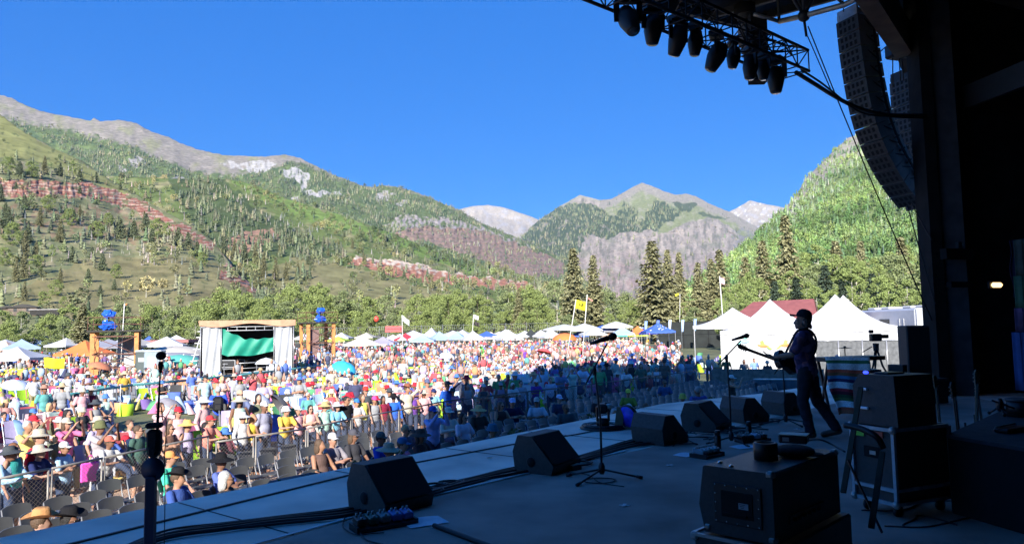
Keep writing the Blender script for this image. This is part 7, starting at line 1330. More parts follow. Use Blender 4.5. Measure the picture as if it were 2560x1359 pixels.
def P_(px, py, ps, shirt, sk, hat, hc, label, hair='short', hairc=(.08, .05, .03), tk='trousers', tc=(.05, .07, .13), gl=False, s=None, grp=None, face=None, skin=None, chair=True, wx=1.0):
    s = s or rc_.uniform(.96, 1.02); h = HT[ps] * s; q = G(px, py, GZ + h + (.0 if hat != 'cowboy' else .03))
    if grp == g1:
        D_ = q.y
        for _ in range(80):
            q = W(px, py, D_); e_ = toE(q); fp = float(np.interp(e_[0], [-3, .6, 4.9, 13, 20.6, 29.7, 36], [5.6, 6.5, 8.1, 8.9, 8.35, 8.1, 8.1])) + (.34 if ps != 'lean' else .30)
            if e_[1] >= fp or 'before the fence' in label: break
            D_ += .08
        s = min(1.06, max(.86, s * (q.z - GZ) / h))
    q.z = GZ + .006; rz = look(q, .2) if face is None else face
    person(q, rz, ps, label, shirt, sk, tc, tk, hat, hc or TAN, hair, hairc, gl, s, skin, grp, wx); used_pos.append((q.x, q.y, .38)); used_lab.add(label); N_PEOPLE[0] += 1
    if ps in ('sit', 'sit_cross') and chair: d = V3((math.sin(rz), -math.cos(rz), 0)); SEATS.append((q, rz, label))
    return q
g1, g2, g3 = 'people leaning on the chain link fence', 'people seated on folding chairs', 'people standing on the lawn'
hA, hG, hW, hR, hB = (.10, .06, .035), (.42, .42, .42), (.62, .60, .56), (.22, .09, .04), (.012, .01, .01)
FL = [(22, 1122, 'lean', LBL, 'long', 'straw', DGR, 'man in pale blue shirt and black brimmed hat, leftmost at the fence'), (96, 1118, 'lean', NVY, 'short', 'straw', CRM, 'person in navy with broad cream hat leaning on the fence'), (36, 1098, 'stand', TEA, 'tank', None, None, 'red haired woman behind the black brimmed hat man', 'long', hR), (160, 1112, 'cross', LBL, 'short', 'cap', WHT, 'person with white cap and pale blue top at left fence'), (98, 1070, 'stand', RED_, 'short', 'fedora', CRM, 'large man in red shirt and cream hat behind the left fence'),
 (250, 1046, 'phone', (.42, .38, .40), 'short', 'bucket', OLV, 'man in checked shirt with olive hat raising a phone'), (272, 1096, 'lean', WHT, 'short', 'cap', (.55, .14, .10), 'man in white tee and faded red cap leaning over fence'), (346, 1056, 'stand', (.06, .12, .10), 'long', None, None, 'man in dark green sweater left of the foreground post', 'short', hA), (425, 1078, 'cross', (.16, .09, .07), 'tank', None, None, 'woman in brown top with sunglasses right of the foreground post', 'long', hA), (468, 1062, 'stand', (.48, .42, .60), 'tank', 'straw', (.72, .50, .16), 'woman in floral top and wide golden straw hat'),
 (524, 1042, 'lean', SAL, 'short', 'cap', (.50, .05, .06), 'man in salmon shirt and red cap leaning on the fence'), (606, 1046, 'stand', WHT, 'long', 'straw', WHT, 'person in white shirt and floppy white hat at fence'), (632, 1054, 'lean', YEL, 'tank', None, None, 'woman with long fair hair and yellow bag at the fence', 'long', (.45, .26, .12)), (660, 998, 'stand_wide', (.34, .34, .44), 'short', 'cap', WHT, 'tall man in grey print tee and white cap above the fence'), (714, 1018, 'lean', (.80, .55, .10), 'short', 'bucket', WHT, 'man in bright yellow shirt and white hat at fence'), (744, 1022, 'stand', PNK, 'short', 'cap', WHT, 'woman in pale pink with white visor behind yellow shirt man'),
 (776, 1022, 'cross', (.70, .42, .40), 'tank', None, None, 'woman in peach camisole with sunglasses and dark long hair', 'long', hB), (812, 1002, 'stand', MNT, 'long', 'straw', (.58, .44, .20), 'person in mint tie dye with upturned straw hat'), (842, 1014, 'lean', (.22, .55, .75), 'short', 'straw', WHT, 'man in aqua tie dye and white brimmed hat leaning'), (892, 1018, 'cross', WHT, 'short', 'cap', (.05, .20, .60), 'man in white tee and blue cap with arms crossed'), (866, 985, 'stand', BLK, 'short', None, None, 'dark haired man in black tee behind the aqua tie dye', 'short', hB), (906, 978, 'stand', (.75, .70, .15), 'tank', None, None, 'woman in lemon top just left of the black hat', 'long', hA), (936, 994, 'stand', GRY, 'tank', 'cap', HPK, 'person in grey with hot pink cap by the fence'), (958, 985, 'stand', MAR, 'short', None, None, 'person in maroon beside the hot pink cap', 'long', hB), (914, 962, 'stand', DGR, 'short', 'cap', (.7, .05, .04), 'person in dark shirt and scarlet cap'),
 (984, 984, 'stand', BLU, 'long', 'straw', BLK, 'person in blue with a huge black sun hat'), (1018, 958, 'wave', CRM, 'long', 'cowboy', (.26, .10, .06), 'person in cream with red brown cowboy hat, arm raised'), (1032, 990, 'cross', PUR, 'tank', None, None, 'woman in purple tank top at the shade line', 'bun', hA), (1060, 976, 'stand', PNK, 'short', 'straw', CRM, 'woman in pink with cream woven hat at the shade line'), (1084, 984, 'cross', (.25, .50, .62), 'short', 'cap', NVY, 'man in blue print shirt with cap and sunglasses'), (1082, 1010, 'phone', (.40, .44, .78), 'long', 'cap', (.06, .12, .5), 'photographer in lavender shirt raising a phone before the fence'), (1132, 994, 'lean', (.62, .34, .56), 'short', 'straw', DGR, 'woman in pink top and dark hat leaning on the shaded fence'), (1068, 944, 'stand', SAL, 'short', 'cap', (.10, .12, .22), 'man in salmon tee with sunglasses behind the shade line'), (1118, 952, 'stand', BLU, 'short', 'cowboy', DGR, 'person in cobalt shirt and dark cowboy hat'),
 (1168, 952, 'stand', GRY, 'tank', None, None, 'woman in grey top, arms down, in the shaded crowd', 'long', hB), (1208, 960, 'cross', DGR, 'tank', 'cap', WHT, 'person with pale cap and charcoal top in shade'), (1252, 965, 'cross', (.24, .2, .3), 'tank', 'cap', GRY, 'person in grey visor with folded arms in shade'), (1282, 962, 'lean', WHT, 'short', None, None, 'white haired man in white tee at the shaded rail', 'short', hW), (1302, 950, 'stand', (.35, .36, .42), 'short', None, None, 'man in a black and white floral shirt in shade', 'short', hB), (1340, 950, 'lean', PUR, 'short', 'cap', WHT, 'man in violet shirt with white cap at shaded rail'), (1376, 950, 'stand', (.42, .48, .62), 'short', None, None, 'girl in pale tee with backpack straps at shaded rail', 'bun', hA), (1402, 926, 'lean', (.16, .22, .36), 'short', None, None, 'man in slate blue tee gripping the shaded rail', 'short', hB), (1456, 914, 'lean', (.55, .60, .75), 'short', None, None, 'man in a white printed tee leaning on the shaded rail', 'short', hB),
 (1565, 922, 'lean', WHT, 'short', None, None, 'person in white tee right of the tall microphone stand', 'short', hA), (1516, 905, 'stand', DGR, 'short', 'straw', BLK, 'person in black sun hat right of the tall stand'), (1602, 905, 'stand', (.10, .14, .10), 'short', None, None, 'person in dark green at the shaded rail', 'long', hB), (1640, 915, 'cross', (.55, .55, .6), 'tank', None, None, 'woman in white tank beneath the big dark hat', 'long', hB), (1660, 896, 'stand', (.16, .12, .1), 'short', 'straw', (.06, .05, .05), 'person with a big dark brimmed hat in shaded row'), (1724, 893, 'stand_wide', (.20, .22, .28), 'long', None, None, 'man in striped grey shirt at the right end of rail', 'short', hB), (1860, 903, 'stand', (.20, .20, .2), 'short', None, None, 'tall person in grey above the wooden palings', 'long', hB), (1885, 896, 'stand', (.2, .32, .62), 'short', None, None, 'person in sky blue tee above the palings', 'short', hB), (1815, 890, 'stand', OLV, 'short', 'cowboy', BLK, 'person in dark cowboy hat above the palings'), (1918, 905, 'stand', DGR, 'short', 'straw', CRM, 'person in charcoal with cream hat above the barrels')]
for a in FL:
    (px, py, ps, sh, sk, hat, hc, lb), ex_ = a[:8], a[8:]; P_(px, py, ps, sh, sk, hat, hc, lb, *(ex_ or ()), gl='sunglasses' in lb or rc_.random() < .5, tk=rc_.choice(['shorts', 'trousers']), grp=g1)
SE = [(132, 1272, WHT, 'long', 'cowboy', (.50, .26, .11), 'man in white shirt and tan cowboy hat at bottom left', 'sit'), (206, 1270, (.35, .14, .12), 'tank', 'cowboy', BLK, 'woman in black cowboy hat at the bottom left corner', 'sit_cross'), (440, 1130, (.08, .62, .42), 'short', 'cap', (.72, .30, .10), 'man in sea green shirt and orange cap, arm stretched on chair', 'sit'), (462, 1172, (.05, .10, .34), 'short', 'cowboy', BLK, 'dark man in blue open shirt and black hat near the post', 'sit'), (572, 1138, (.10, .14, .42), 'short', 'straw', BLK, 'person in indigo tee and wide black hat on a chair', 'sit_cross'), (585, 1176, (.05, .05, .055), 'long', None, None, 'grey haired woman in charcoal fleece seated by the stage', 'sit'),
 (812, 1098, (.14, .09, .08), 'tank', None, None, 'woman in dark sleeveless top seen from behind in chairs', 'sit'), (845, 1086, (.30, .28, .32), 'short', 'cap', WHT, 'man in grey tee and white cap lounging in the chairs', 'sit_cross'), (894, 1076, (.05, .05, .06), 'short', 'cap', (.08, .08, .1), 'woman in black tee and dark visor with sunglasses seated', 'sit'), (964, 1082, (.02, .09, .60), 'short', 'cap', (.10, .14, .14), 'man in vivid blue tee turned sideways on his chair', 'sit'), (986, 1112, (.10, .2, .26), 'short', 'straw', (.50, .42, .30), 'person in teal with tan sun hat close to the stage', 'sit'), (1020, 1096, (.70, .22, .34), 'short', 'cap', (.05, .16, .34), 'person in pink top and blue cap close to the stage', 'sit'), (1024, 1062, (.12, .10, .14), 'short', None, None, 'fair haired man with sunglasses behind the blue cap', 'sit'), (1066, 1078, (.08, .05, .05), 'long', 'straw', (.10, .07, .06), 'woman in a very wide brown hat beside the stage', 'sit_cross'),
 (1127, 1024, (.58, .56, .48), 'long', 'fedora', (.62, .64, .60), 'man in cream shirt and pale fedora, one side sunlit', 'sit_cross'), (1166, 1032, (.66, .60, .70), 'short', None, None, 'woman in white with sunglasses beside the pale fedora', 'sit'), (1202, 1017, (.05, .05, .045), 'long', 'straw', (.66, .42, .20), 'man in dark shirt and golden straw hat in the chairs', 'sit'), (1242, 1062, (.12, .10, .16), 'short', 'bucket', (.06, .16, .24), 'person with blue bucket hat close to the stage edge', 'sit'), (1286, 998, (.015, .02, .06), 'short', 'cap', (.45, .55, .85), 'large man in navy tee and pale blue cap', 'sit_cross'), (1258, 1004, (.05, .04, .04), 'tank', None, None, 'woman in black tank beside the navy tee man', 'sit'), (1344, 996, (.48, .54, .62), 'short', 'cap', (.4, .42, .42), 'man in white tee and grey cap with folded arms', 'sit_cross'), (1402, 988, (.03, .05, .10), 'short', 'cap', (.5, .6, .8), 'man in dark blue tee and white cap in shaded chairs', 'sit'), (1417, 1010, (.06, .09, .10), 'short', None, None, 'man in grey green tee nearest the stage at mid right', 'sit'),
 (1503, 986, (.03, .03, .035), 'short', 'cap', (.05, .05, .06), 'heavy man in black behind the tall microphone stand', 'sit'), (1570, 974, (.20, .26, .05), 'short', 'cap', (.60, .58, .10), 'man in red and green tie dye with yellow cap', 'sit'), (1576, 1010, (.42, .44, .52), 'short', None, None, 'white haired woman with sunglasses at the stage edge', 'sit'), (1538, 1022, (.20, .18, .20), 'short', None, None, 'grey haired person in glasses beside the white haired woman', 'sit'), (1620, 1008, (.16, .10, .26), 'short', None, None, 'person in purple with camera at the stage edge', 'sit'), (1706, 986, (.24, .05, .10), 'short', 'bucket', (.52, .44, .10), 'person in red check with mustard bucket hat', 'sit'), (1662, 950, (.04, .09, .2), 'short', None, None, 'lone man in blue tee far back in the shaded chairs', 'sit')]
for px, py, sh, sk, hat, hc, lb, ps in SE:
    hcol = hG if 'grey hair' in lb else (hW if 'white hair' in lb else ((.5, .38, .2) if 'fair' in lb else rc_.choice([hA, hB, hA]))); P_(px, py, ps, sh, sk, hat, hc, lb, 'bun' if 'bun' in lb else ('long' if 'woman' in lb else 'short'), hcol, gl='sunglasses' in lb or 'glasses' in lb or rc_.random() < .4, grp=g2, wx=1.12 if ('large' in lb or 'heavy' in lb) else 1.0)
P_(1744, 960, 'stand', (.07, .10, .34), 'short', None, None, 'man in blue tie dye shirt standing below the stage, seen from behind', 'short', (.30, .28, .27), s=.98, wx=1.18, face=0.4 + PI)
P_(1828, 934, 'phone', (.04, .045, .04), 'tank', 'cap', (.55, .62, .62), 'stage photographer in white cap holding a camera to his eye', 'short', hB, s=.96, face=SANG + .3)
ST = [(514, 934, 'stand', (.42, .62, .70), 'short', 'cap', (.03, .04, .05), 'man in pale aqua shirt and dark cap before the booth'), (546, 960, 'stand', (.04, .10, .60), 'short', None, None, 'man in blue tee with black backpack before the booth', 'short', hG), (556, 936, 'cross', (.66, .55, .52), 'tank', None, None, 'blonde woman in white before the green tarp', 'long', (.6, .42, .18)), (586, 932, 'stand_wide', (.48, .50, .72), 'short', 'fedora', CRM, 'man in lilac plaid shirt before the green tarp'), (600, 978, 'lean', (.14, .17, .30), 'short', 'cap', (.6, .38, .25), 'person in slate blue bending over right of the backpack'), (156, 955, 'stand', GRY, 'short', 'straw', (.55, .42, .25), 'man in grey tee and tan hat below the left tower'), (112, 960, 'stand', (.12, .36, .34), 'short', 'fedora', (.40, .22, .16), 'man in teal shirt left of the grey tee man'), (228, 962, 'stand_wide', MAR, 'tank', 'straw', CRM, 'woman in maroon top and pale hat under the left tower'), (312, 926, 'stand', (.56, .34, .06), 'short', 'straw', (.65, .5, .3), 'person in mustard behind the barrier at the left tower'), (206, 965, 'stand', PNK, 'short', 'bucket', CRM, 'woman in pink near the maroon top'), (86, 935, 'stand', WHT, 'short', None, None, 'person in white at the left canopies', 'short', hA), (478, 905, 'stand', (.70, .42, .50), 'short', 'straw', (.68, .32, .14), 'man in pink shirt and orange hat left of the booth'),
 (1190, 862, 'stand', SAL, 'short', None, None, 'person in coral walking across mid lawn', 'short', hA), (1118, 895, 'stand', (.38, .50, .78), 'tank', 'straw', WHT, 'woman in sky blue dress mid lawn'), (1008, 894, 'stand', WHT, 'short', None, None, 'man in white tee and khaki shorts mid lawn', 'short', hA), (984, 868, 'stand', (.08, .10, .08), 'short', None, None, 'man in dark tee with tan shorts on the lawn', 'short', hB), (1312, 868, 'stand', PUR, 'tank', 'bucket', LBL, 'person in purple vest and light blue hat'), (1617, 842, 'stand', MUS, 'short', None, None, 'person in amber poncho below the starred canopy', 'long', hA), (1658, 835, 'stand', (.68, .55, .5), 'tank', 'straw', TAN, 'woman in pale top with straw hat near black screen'), (1696, 848, 'stand', WHT, 'short', 'straw', WHT, 'person in white with white hat right lawn'), (1580, 882, 'stand', (.45, .30, .66), 'short', 'straw', LIL, 'woman in an all lilac outfit behind the shaded crowd'), (2245, 828, 'stand', (.62, .70, .78), 'short', None, None, 'man in white tee behind the grey netting fence', 'bald', hA), (2070, 862, 'stand', (.03, .03, .04), 'short', 'cowboy', (.05, .035, .03), 'person in black and cowboy hat before the netting'), (2092, 885, 'stand', SAL, 'short', 'cap', PNK, 'person in pink before the grey netting'), (2332, 846, 'stand', (.80, .12, .30), 'short', 'cap', (.6, .62, .66), 'woman in hot pink tee right of the tall loudspeaker'), (2328, 822, 'stand', ORG, 'short', 'straw', (.26, .12, .08), 'person in orange with brown hat by the stage column')]
for a in ST:
    (px, py, ps, sh, sk, hat, hc, lb), ex_ = a[:8], a[8:]; q = P_(px, py, ps, sh, sk, hat, hc, lb, *(ex_ or ()), tk='shorts' if rc_.random() < .5 else 'trousers', tc=rc_.choice([(.05, .07, .13), (.3, .25, .16), (.1, .1, .1)]), grp=g3, face=(.4 + PI if 'black backpack' in lb or 'grey tee and tan' in lb else None))
    if 'black backpack' in lb: t = thing('backpack', 'black backpack worn by the man in blue tee', 'backpack', q + V3((.08, -.2, 1.22)), .3); mb = MB(); mb.box((0, 0, 0), (.30, .18, .46), bev=.06); mb.build('bag', dk2, t); mb = MB(); mb.box((0, -.1, -.08), (.22, .06, .2), bev=.03); mb.build('pocket', dk2, t)
# folding chairs
ROWN = ['front row', 'second row', 'third row', 'fourth row', 'rear row']; cnt = 0; chair_xy = []
for (q, rz, lb) in SEATS:
    put_chair(q - V3((math.sin(rz), -math.cos(rz), 0)) * -.0 - V3((-math.sin(rz), math.cos(rz), 0)) * .05, rz, 'folding chair under the ' + ' '.join(lb.split()[:10])); chair_xy.append((q.x, q.y)); cnt += 1
LMK = [(-50, 'left edge'), (100, 'beneath the left fence'), (250, 'left of the foreground post'), (400, 'behind the foreground post'), (540, 'by the gate gap'), (640, 'behind the grey haired woman'), (760, 'left of the sleeveless woman'), (880, 'by the black visor woman'), (980, 'around the vivid blue tee'), (1080, 'below the lavender photographer'), (1180, 'beside the pale fedora'), (1290, 'around the large navy man'), (1390, 'near the grey cap'), (1480, 'at the tall microphone stand'), (1570, 'around the yellow cap man'), (1650, 'behind the blue disc'), (1730, 'by the blue tie dye man'), (1800, 'left of the photographer'), (1880, 'below the palings'), (1960, 'below the barrels')]
occ = {}; cand = []; FENCE = lambda s: float(np.interp(s, [-3, .6, 4.9, 13, 20.6, 29.7, 36], [5.6, 6.5, 8.1, 8.9, 8.35, 8.1, 8.1])); ROWN.append('last row')
for r_i, pp in enumerate((3.5, 4.25, 5.0, 5.75, 6.5, 7.2)):
    s = -7.0
    while s < 33:
        v = E(s + rc_.uniform(-.03, .03), pp + .04 * math.sin(s)); v.z = 0; s += .52
        if rc_.random() < .04: s += .5
        px, py = pix((v.x, v.y, GZ + .8)); e_ = toE(v)
        if not (-60 < px < 1960) or e_[1] > FENCE(e_[0]) - .45 or any((v.x - a) ** 2 + (v.y - b) ** 2 < .22 for a, b in chair_xy) or any((v.x - a) ** 2 + (v.y - b) ** 2 < .14 for a, b, _ in used_pos): continue
        cand.append((v.length, r_i, s, v, px)); chair_xy.append((v.x, v.y))
cand = sorted(cand, key=lambda c: c[0])[:298 - cnt]; cand.sort(key=lambda c: (c[1], c[2]))
for _, r_i, s, v, px in cand:
    lm = min(LMK, key=lambda m: abs(m[0] - px))[1]; k = (r_i, lm); occ[k] = occ.get(k, 0) + 1; cnt += 1
    put_chair(v, SANG + .22 + (s * -.012) + rc_.uniform(-.05, .05), 'empty folding chair, %s from left in the %s, %s' % (ORD[min(11, occ[k] - 1)], ROWN[r_i], lm))
# ---- lawn: fill
PALC = {'white': WHT, 'cream': CRM, 'red': RED_, 'coral': SAL, 'pink': PNK, 'hot pink': HPK, 'orange': ORG, 'yellow': YEL, 'green': GRN, 'teal': TEA, 'mint': MNT, 'light blue': LBL, 'blue': BLU, 'navy': NVY, 'purple': PUR, 'lilac': LIL, 'maroon': MAR, 'grey': GRY, 'black': BLK, 'olive': OLV}
PALC = {k: tuple(.72 * x + .28 * (.12 + .65 * sum(v) / 3) for x in v) for k, v in PALC.items()}
PW = ['white'] * 4 + ['cream'] * 3 + ['red'] * 4 + ['coral'] * 4 + ['pink'] * 4 + ['hot pink', 'orange', 'yellow', 'green', 'teal', 'mint', 'mint', 'light blue', 'light blue', 'light blue', 'blue', 'blue', 'navy', 'navy', 'purple', 'lilac', 'maroon', 'grey', 'grey', 'grey', 'black', 'black', 'black', 'olive', 'olive', 'grey', 'navy', 'blue', 'coral']
HATW = ['straw'] * 6 + ['cap'] * 5 + ['bucket'] * 4 + ['fedora'] * 3 + [None] * 6 + ['cowboy']
HATN = {'straw': 'wide hat', 'cap': 'cap', 'bucket': 'bucket hat', 'fedora': 'brimmed hat', 'cowboy': 'cowboy hat', None: None}
HCW = {'tan': TAN, 'cream': CRM, 'white': WHT, 'dark': DGR, 'red': RED_, 'blue': (.08, .2, .5)}
LM2 = [(0, 'far left lawn'), (70, 'left of the teal shirt man'), (150, 'near the grey tee man'), (230, 'by the maroon top woman'), (310, 'under the left camera tower'), (390, 'below the grey toilet'), (460, 'left of the booth'), (530, 'before the booth left cloth'), (620, 'before the green tarp'), (710, 'before the booth right cloth'), (790, 'below the right camera tower'), (870, 'right of the right tower'), (950, 'below the cream canopy'), (1030, 'below the red canopy'), (1110, 'below the sharpest white canopy'), (1190, 'below the striped canopy'), (1270, 'below the widest white canopy'), (1350, 'below the black canopy'), (1430, 'below the yellow flag'), (1510, 'behind the boom microphone'), (1600, 'below the starred canopy'), (1690, 'below the black screen'), (1780, 'below the first peaked marquee'), (1900, 'below the bird painted marquee')]
def band(D): return 'near the fence' if D < 24 else ('on the near lawn' if D < 33 else ('on the middle lawn' if D < 46 else 'on the far lawn'))
# barrier and booth footprints kept clear
KEEP = [(W(289, 900, 58).x * .93, 53, 2.6), (W(289, 900, 58).x * .86, 49, 2.2), (W(793, 900, 76).x * .94, 71.5, 2.4), (W(600, 900, 45).x, 45.5, 3.0), (W(540, 900, 46).x, 46, 2.6), (W(680, 900, 46).x, 47, 2.6), (W(610, 900, 49).x, 51, 5.2), (W(289, 900, 58).x, 58, 2.6), (W(793, 900, 76).x, 76, 2.2), (W(387, 900, 52).x, 52, 1.6)] + [(t_[0].location.x, t_[0].location.y, 3.4) for t_ in MT]
def free(x, y, r):
    for a, b, c in KEEP:
        if (x - a) ** 2 + (y - b) ** 2 < c * c: return False
    return True
grid = {}
def clash(x, y, r):
    gx, gy = int(x // 1), int(y // 1)
    for i in (-1, 0, 1):
        for j in (-1, 0, 1):
            for a, b, c in grid.get((gx + i, gy + j), ()):
                if (x - a) ** 2 + (y - b) ** 2 < (r + c) ** 2: return True
    return False
def occupy(x, y, r): grid.setdefault((int(x // 1), int(y // 1)), []).append((x, y, r))
for a in used_pos: occupy(*a)
spots = []
for _ in range(90000):
    D = 12 * (128 / 12) ** (rc_.random() ** .8); px = rc_.uniform(-60, 2010); q = W(px, 900, D); x, y = q.x, q.y; s, p = toE((x, y, 0))
    if p < 9.3 or not free(x, y, .4): continue
    if D > 34 and px > 1700 and D > 40: continue
    if (px < 700 and D > 84) or D > 122 or (px > 1600 and D > 80) or (D > 88 and rc_.random() < .8): continue
    dens = 1.0 if p < 13 else (.62 if D < 50 else .8)
    if rc_.random() > dens or fbm(x * .12, y * .12, 3, 2) < -.15: continue
    r = .30 if p < 12 else .36
    if clash(x, y, r): continue
    occupy(x, y, r); spots.append((D, px, x, y, p))
    if len(spots) > 4600: break
spots.sort()
n_ind = 299 - N_PEOPLE[0]; n_ch = 0; stuffp, stuffc = [], []; i_ch = 0
# canvas camp chairs
cfm = mat('camp_chair_fabric', source='object', rough=.85, var=.08, scale=6, bump=.2)
def camp_chair(kind):
    t = thing({'low': 'beach_chair', 'camp': 'camp_chair'}[kind], '', 'chair'); sh = .18 if kind == 'low' else .36; bh = .62 if kind == 'low' else .56; mb = MB()
    mb.sheet(lambda u, v: ((u - .5) * .5, -.24 + .46 * v, sh + .04 - .06 * math.sin(PI * u) * math.sin(PI * v)), 6, 4); o = mb.build('seat', cfm, t); mb = MB()
    mb.sheet(lambda u, v: ((u - .5) * (.5 - .06 * v), .22 + .20 * v + .03 * math.sin(PI * u), sh + .04 + bh * v), 6, 6); mb.sheet(lambda u, v: ((.5 - u) * (.5 - .06 * v), .232 + .20 * v + .03 * math.sin(PI * u), sh + .04 + bh * v), 6, 6); b = mb.build('backrest', cfm, t)
    for x in (-.27, .27): mb = MB(); mb.tube([(x, -.26, 0), (x, -.25, sh + .04), (x, .22, sh + .04), (x, .44, sh + bh + .06)], .013, 5); mb.tube([(x, .3, 0), (x, .1, sh)], .013, 5); mb.build('side_frame', fsteel, t)
    for x in (-.29, .29): mb = MB(); mb.box((x, -.04, sh + .22), (.05, .42, .02), bev=.006); mb.build('armrest', dk2, t)
    return t
CC = {k: camp_chair(k) for k in ('low', 'camp')}; 
for c in CC.values(): c.location = (0, 0, -90)
cused = {}; CHC = ['light blue', 'light blue', 'blue', 'blue', 'teal', 'mint', 'green', 'lime', 'lime', 'orange', 'red', 'red', 'yellow', 'white', 'lilac', 'purple', 'navy', 'grey', 'black', 'pink', 'hot pink']; PALC['lime'] = (.42, .72, .03)
chair_lab = set()
def lawn_chair(x, y, rz, px, D, occ_=''):
    global n_ch
    for _ in range(12):
        k = rc_.choice(['low', 'camp']); cn = rc_.choice(CHC); lm = min(LM2, key=lambda m: abs(m[0] - px))[1]; lb = '%s %s %s, %s%s' % (cn, 'low beach chair' if k == 'low' else 'camp chair', band(D), lm, occ_)
        if lb not in chair_lab: break
    else: return False
    chair_lab.add(lb); root = CC[k]; c = root if not cused.get(k) else copy_tree(root); cused[k] = 1; c.location = (x, y, GZ + .006); c.rotation_euler = (0, 0, rz); c.scale = (1.08, 1.08, 1.08); c['label'] = lb; c['group'] = 'camp chairs on the lawn'
    for ch in c.children:
        if ch.name.startswith(('seat', 'backrest')): ch.color = (*PALC[cn], 1)
    n_ch += 1; return True
for (D, px, x, y, p) in spots:
    v = V3((x, y, GZ + .006)); near = p < 10.6; stand = rc_.random() < (.5 if near else (.08 if D < 62 else .3))
    rz = look(v, .35)
    if not near and n_ch < 292 and rc_.random() < .36 and D < 70:          # an empty chair
        if lawn_chair(x, y, rz + rc_.uniform(-.5, .5), px, D): continue
    if N_PEOPLE[0] < 299:
        ok = False
        for _ in range(20):
            sn, hk, hcn = rc_.choice(PW), rc_.choice(HATW), rc_.choice(list(HCW)); ps = rc_.choice(['stand', 'stand', 'cross', 'stand_wide', 'phone'] if stand else ['sit_low', 'sit_low', 'sit', 'sit_cross']); sk = rc_.choice(['short', 'short', 'tank', 'long']); hl = rc_.choice([('short', hA), ('long', hA), ('long', hB), ('short', hB), ('long', (.5, .36, .18)), ('bun', hA), ('short', hG)])
            lm = min(LM2, key=lambda m: abs(m[0] - px))[1]; kn = {'short': 'shirt', 'long': 'long sleeves', 'tank': 'tank top'}[sk]; hd = '%s %s' % (hcn, HATN[hk]) if hk else {'short': 'no hat', 'long': 'long hair', 'bun': 'hair tied up'}[hl[0]]
            lb = '%s person, %s %s, %s, %s' % ('standing' if stand else 'seated', sn, kn, hd, lm)
            if lb not in used_lab: ok = True; break
        if ok:
            used_lab.add(lb); person(v, rz, ps, lb, PALC[sn], sk, rc_.choice([(.05, .07, .13), (.3, .25, .16), (.1, .1, .1), (.5, .5, .48)]), rc_.choice(['shorts', 'trousers']), hk, HCW[hcn], hl[0], hl[1], rc_.random() < .4, rc_.uniform(.93, 1.02), None, 'people in the audience on the lawn'); N_PEOPLE[0] += 1
            if ps in ('sit', 'sit_cross', 'sit_low') and n_ch < 298: lawn_chair(x + math.sin(rz) * -.06, y + math.cos(rz) * .06, rz, px, D, ', taken')
            continue
    stuffp.append((x, y, rz, 1 if stand else 0)); 
# everyone else, one mass
def lowpoly(stand):
    mb = MB(); z = .0 if stand else -.66; col = []
    def blob(c, r, cc, n=6, m=4): k = len(mb.v); mb.ell(c, r, n, m); col.extend([cc] * (len(mb.v) - k))
    blob((0, 0, 1.28 + z), (.20, .12, .27), 'shirt', 8, 4); blob((0, -.02, 1.64 + z), (.085, .10, .12), 'skin', 6, 4); blob((.25, -.06, 1.22 + z), (.055, .09, .24), 'arm', 5, 3); blob((-.25, -.06, 1.22 + z), (.055, .09, .24), 'arm', 5, 3)
    if stand: blob((.1, 0, .62), (.10, .11, .48), 'leg', 6, 3); blob((-.1, 0, .62), (.10, .11, .48), 'leg', 6, 3); blob((0, 0, 1.0), (.19, .13, .14), 'leg', 6, 3)
    else: blob((.12, -.25, .36), (.09, .30, .10), 'leg', 6, 3); blob((-.12, -.25, .36), (.09, .30, .10), 'leg', 6, 3); blob((.12, -.52, .26), (.06, .08, .26), 'shin', 5, 3); blob((-.12, -.52, .26), (.06, .08, .26), 'shin', 5, 3)
    k = len(mb.v); mb.lathe([(1, -.01), (.5, .02), (.45, .09), (.05, .13)], (0, 0, 1.70 + z), 8); col.extend(['hat'] * (len(mb.v) - k))
    F = [f if len(f) == 4 else None for f in mb.f]; Q = []
    for f in mb.f:
        if len(f) == 4: Q.append(f)
        else:
            for i in range(1, len(f) - 1): Q.append((f[0], f[i], f[i + 1], f[i + 1]))
    Q = [q if q[2] != q[3] else q for q in Q]; T = []
    for q in Q:
        T.append((q[0], q[1], q[2]))
        if q[2] != q[3]: T.append((q[0], q[2], q[3]))
    return np.array(mb.v), np.array(T), col
rn = np.random.default_rng(12); VV, FF, CC_, base = [], [], [], 0; LPP = {1: lowpoly(True), 0: lowpoly(False)}; PWn = [np.array(PALC[c]) for c in PW]
for (x, y, rz, st) in stuffp:
    V, F, lab = LPP[st]; s = rn.uniform(.9, 1.03); hr = rn.choice([.09, .13, .19, .22]); V = V.copy(); hm_ = np.array([l == 'hat' for l in lab]); V[hm_, :2] *= hr; V[~hm_] = V[~hm_]
    c_, s_ = math.cos(rz), math.sin(rz); X = (V[:, 0] * c_ - V[:, 1] * s_) * s + x; Y = (V[:, 0] * s_ + V[:, 1] * c_) * s + y; VV.append(np.stack([X, Y, V[:, 2] * s + GZ], 1)); FF.append(F + base); base += len(V)
    sk = np.array(SKINS[rn.integers(6)]); sh = PWn[rn.integers(len(PWn))]; lg = [np.array(v) for v in ((.05, .07, .13), (.3, .25, .16), (.12, .12, .12), (.5, .5, .5))][rn.integers(4)]; ht = [np.array(v) for v in (TAN, CRM, WHT, WHT, DGR, (.1, .06, .04), (.1, .06, .04), CRM, (.1, .2, .5), RED_)][rn.integers(10)]
    D_ = {'shirt': sh, 'skin': sk, 'arm': sk if rn.random() < .6 else sh, 'leg': lg, 'shin': sk, 'hat': ht}; CC_.append(np.array([D_[l] for l in lab]))
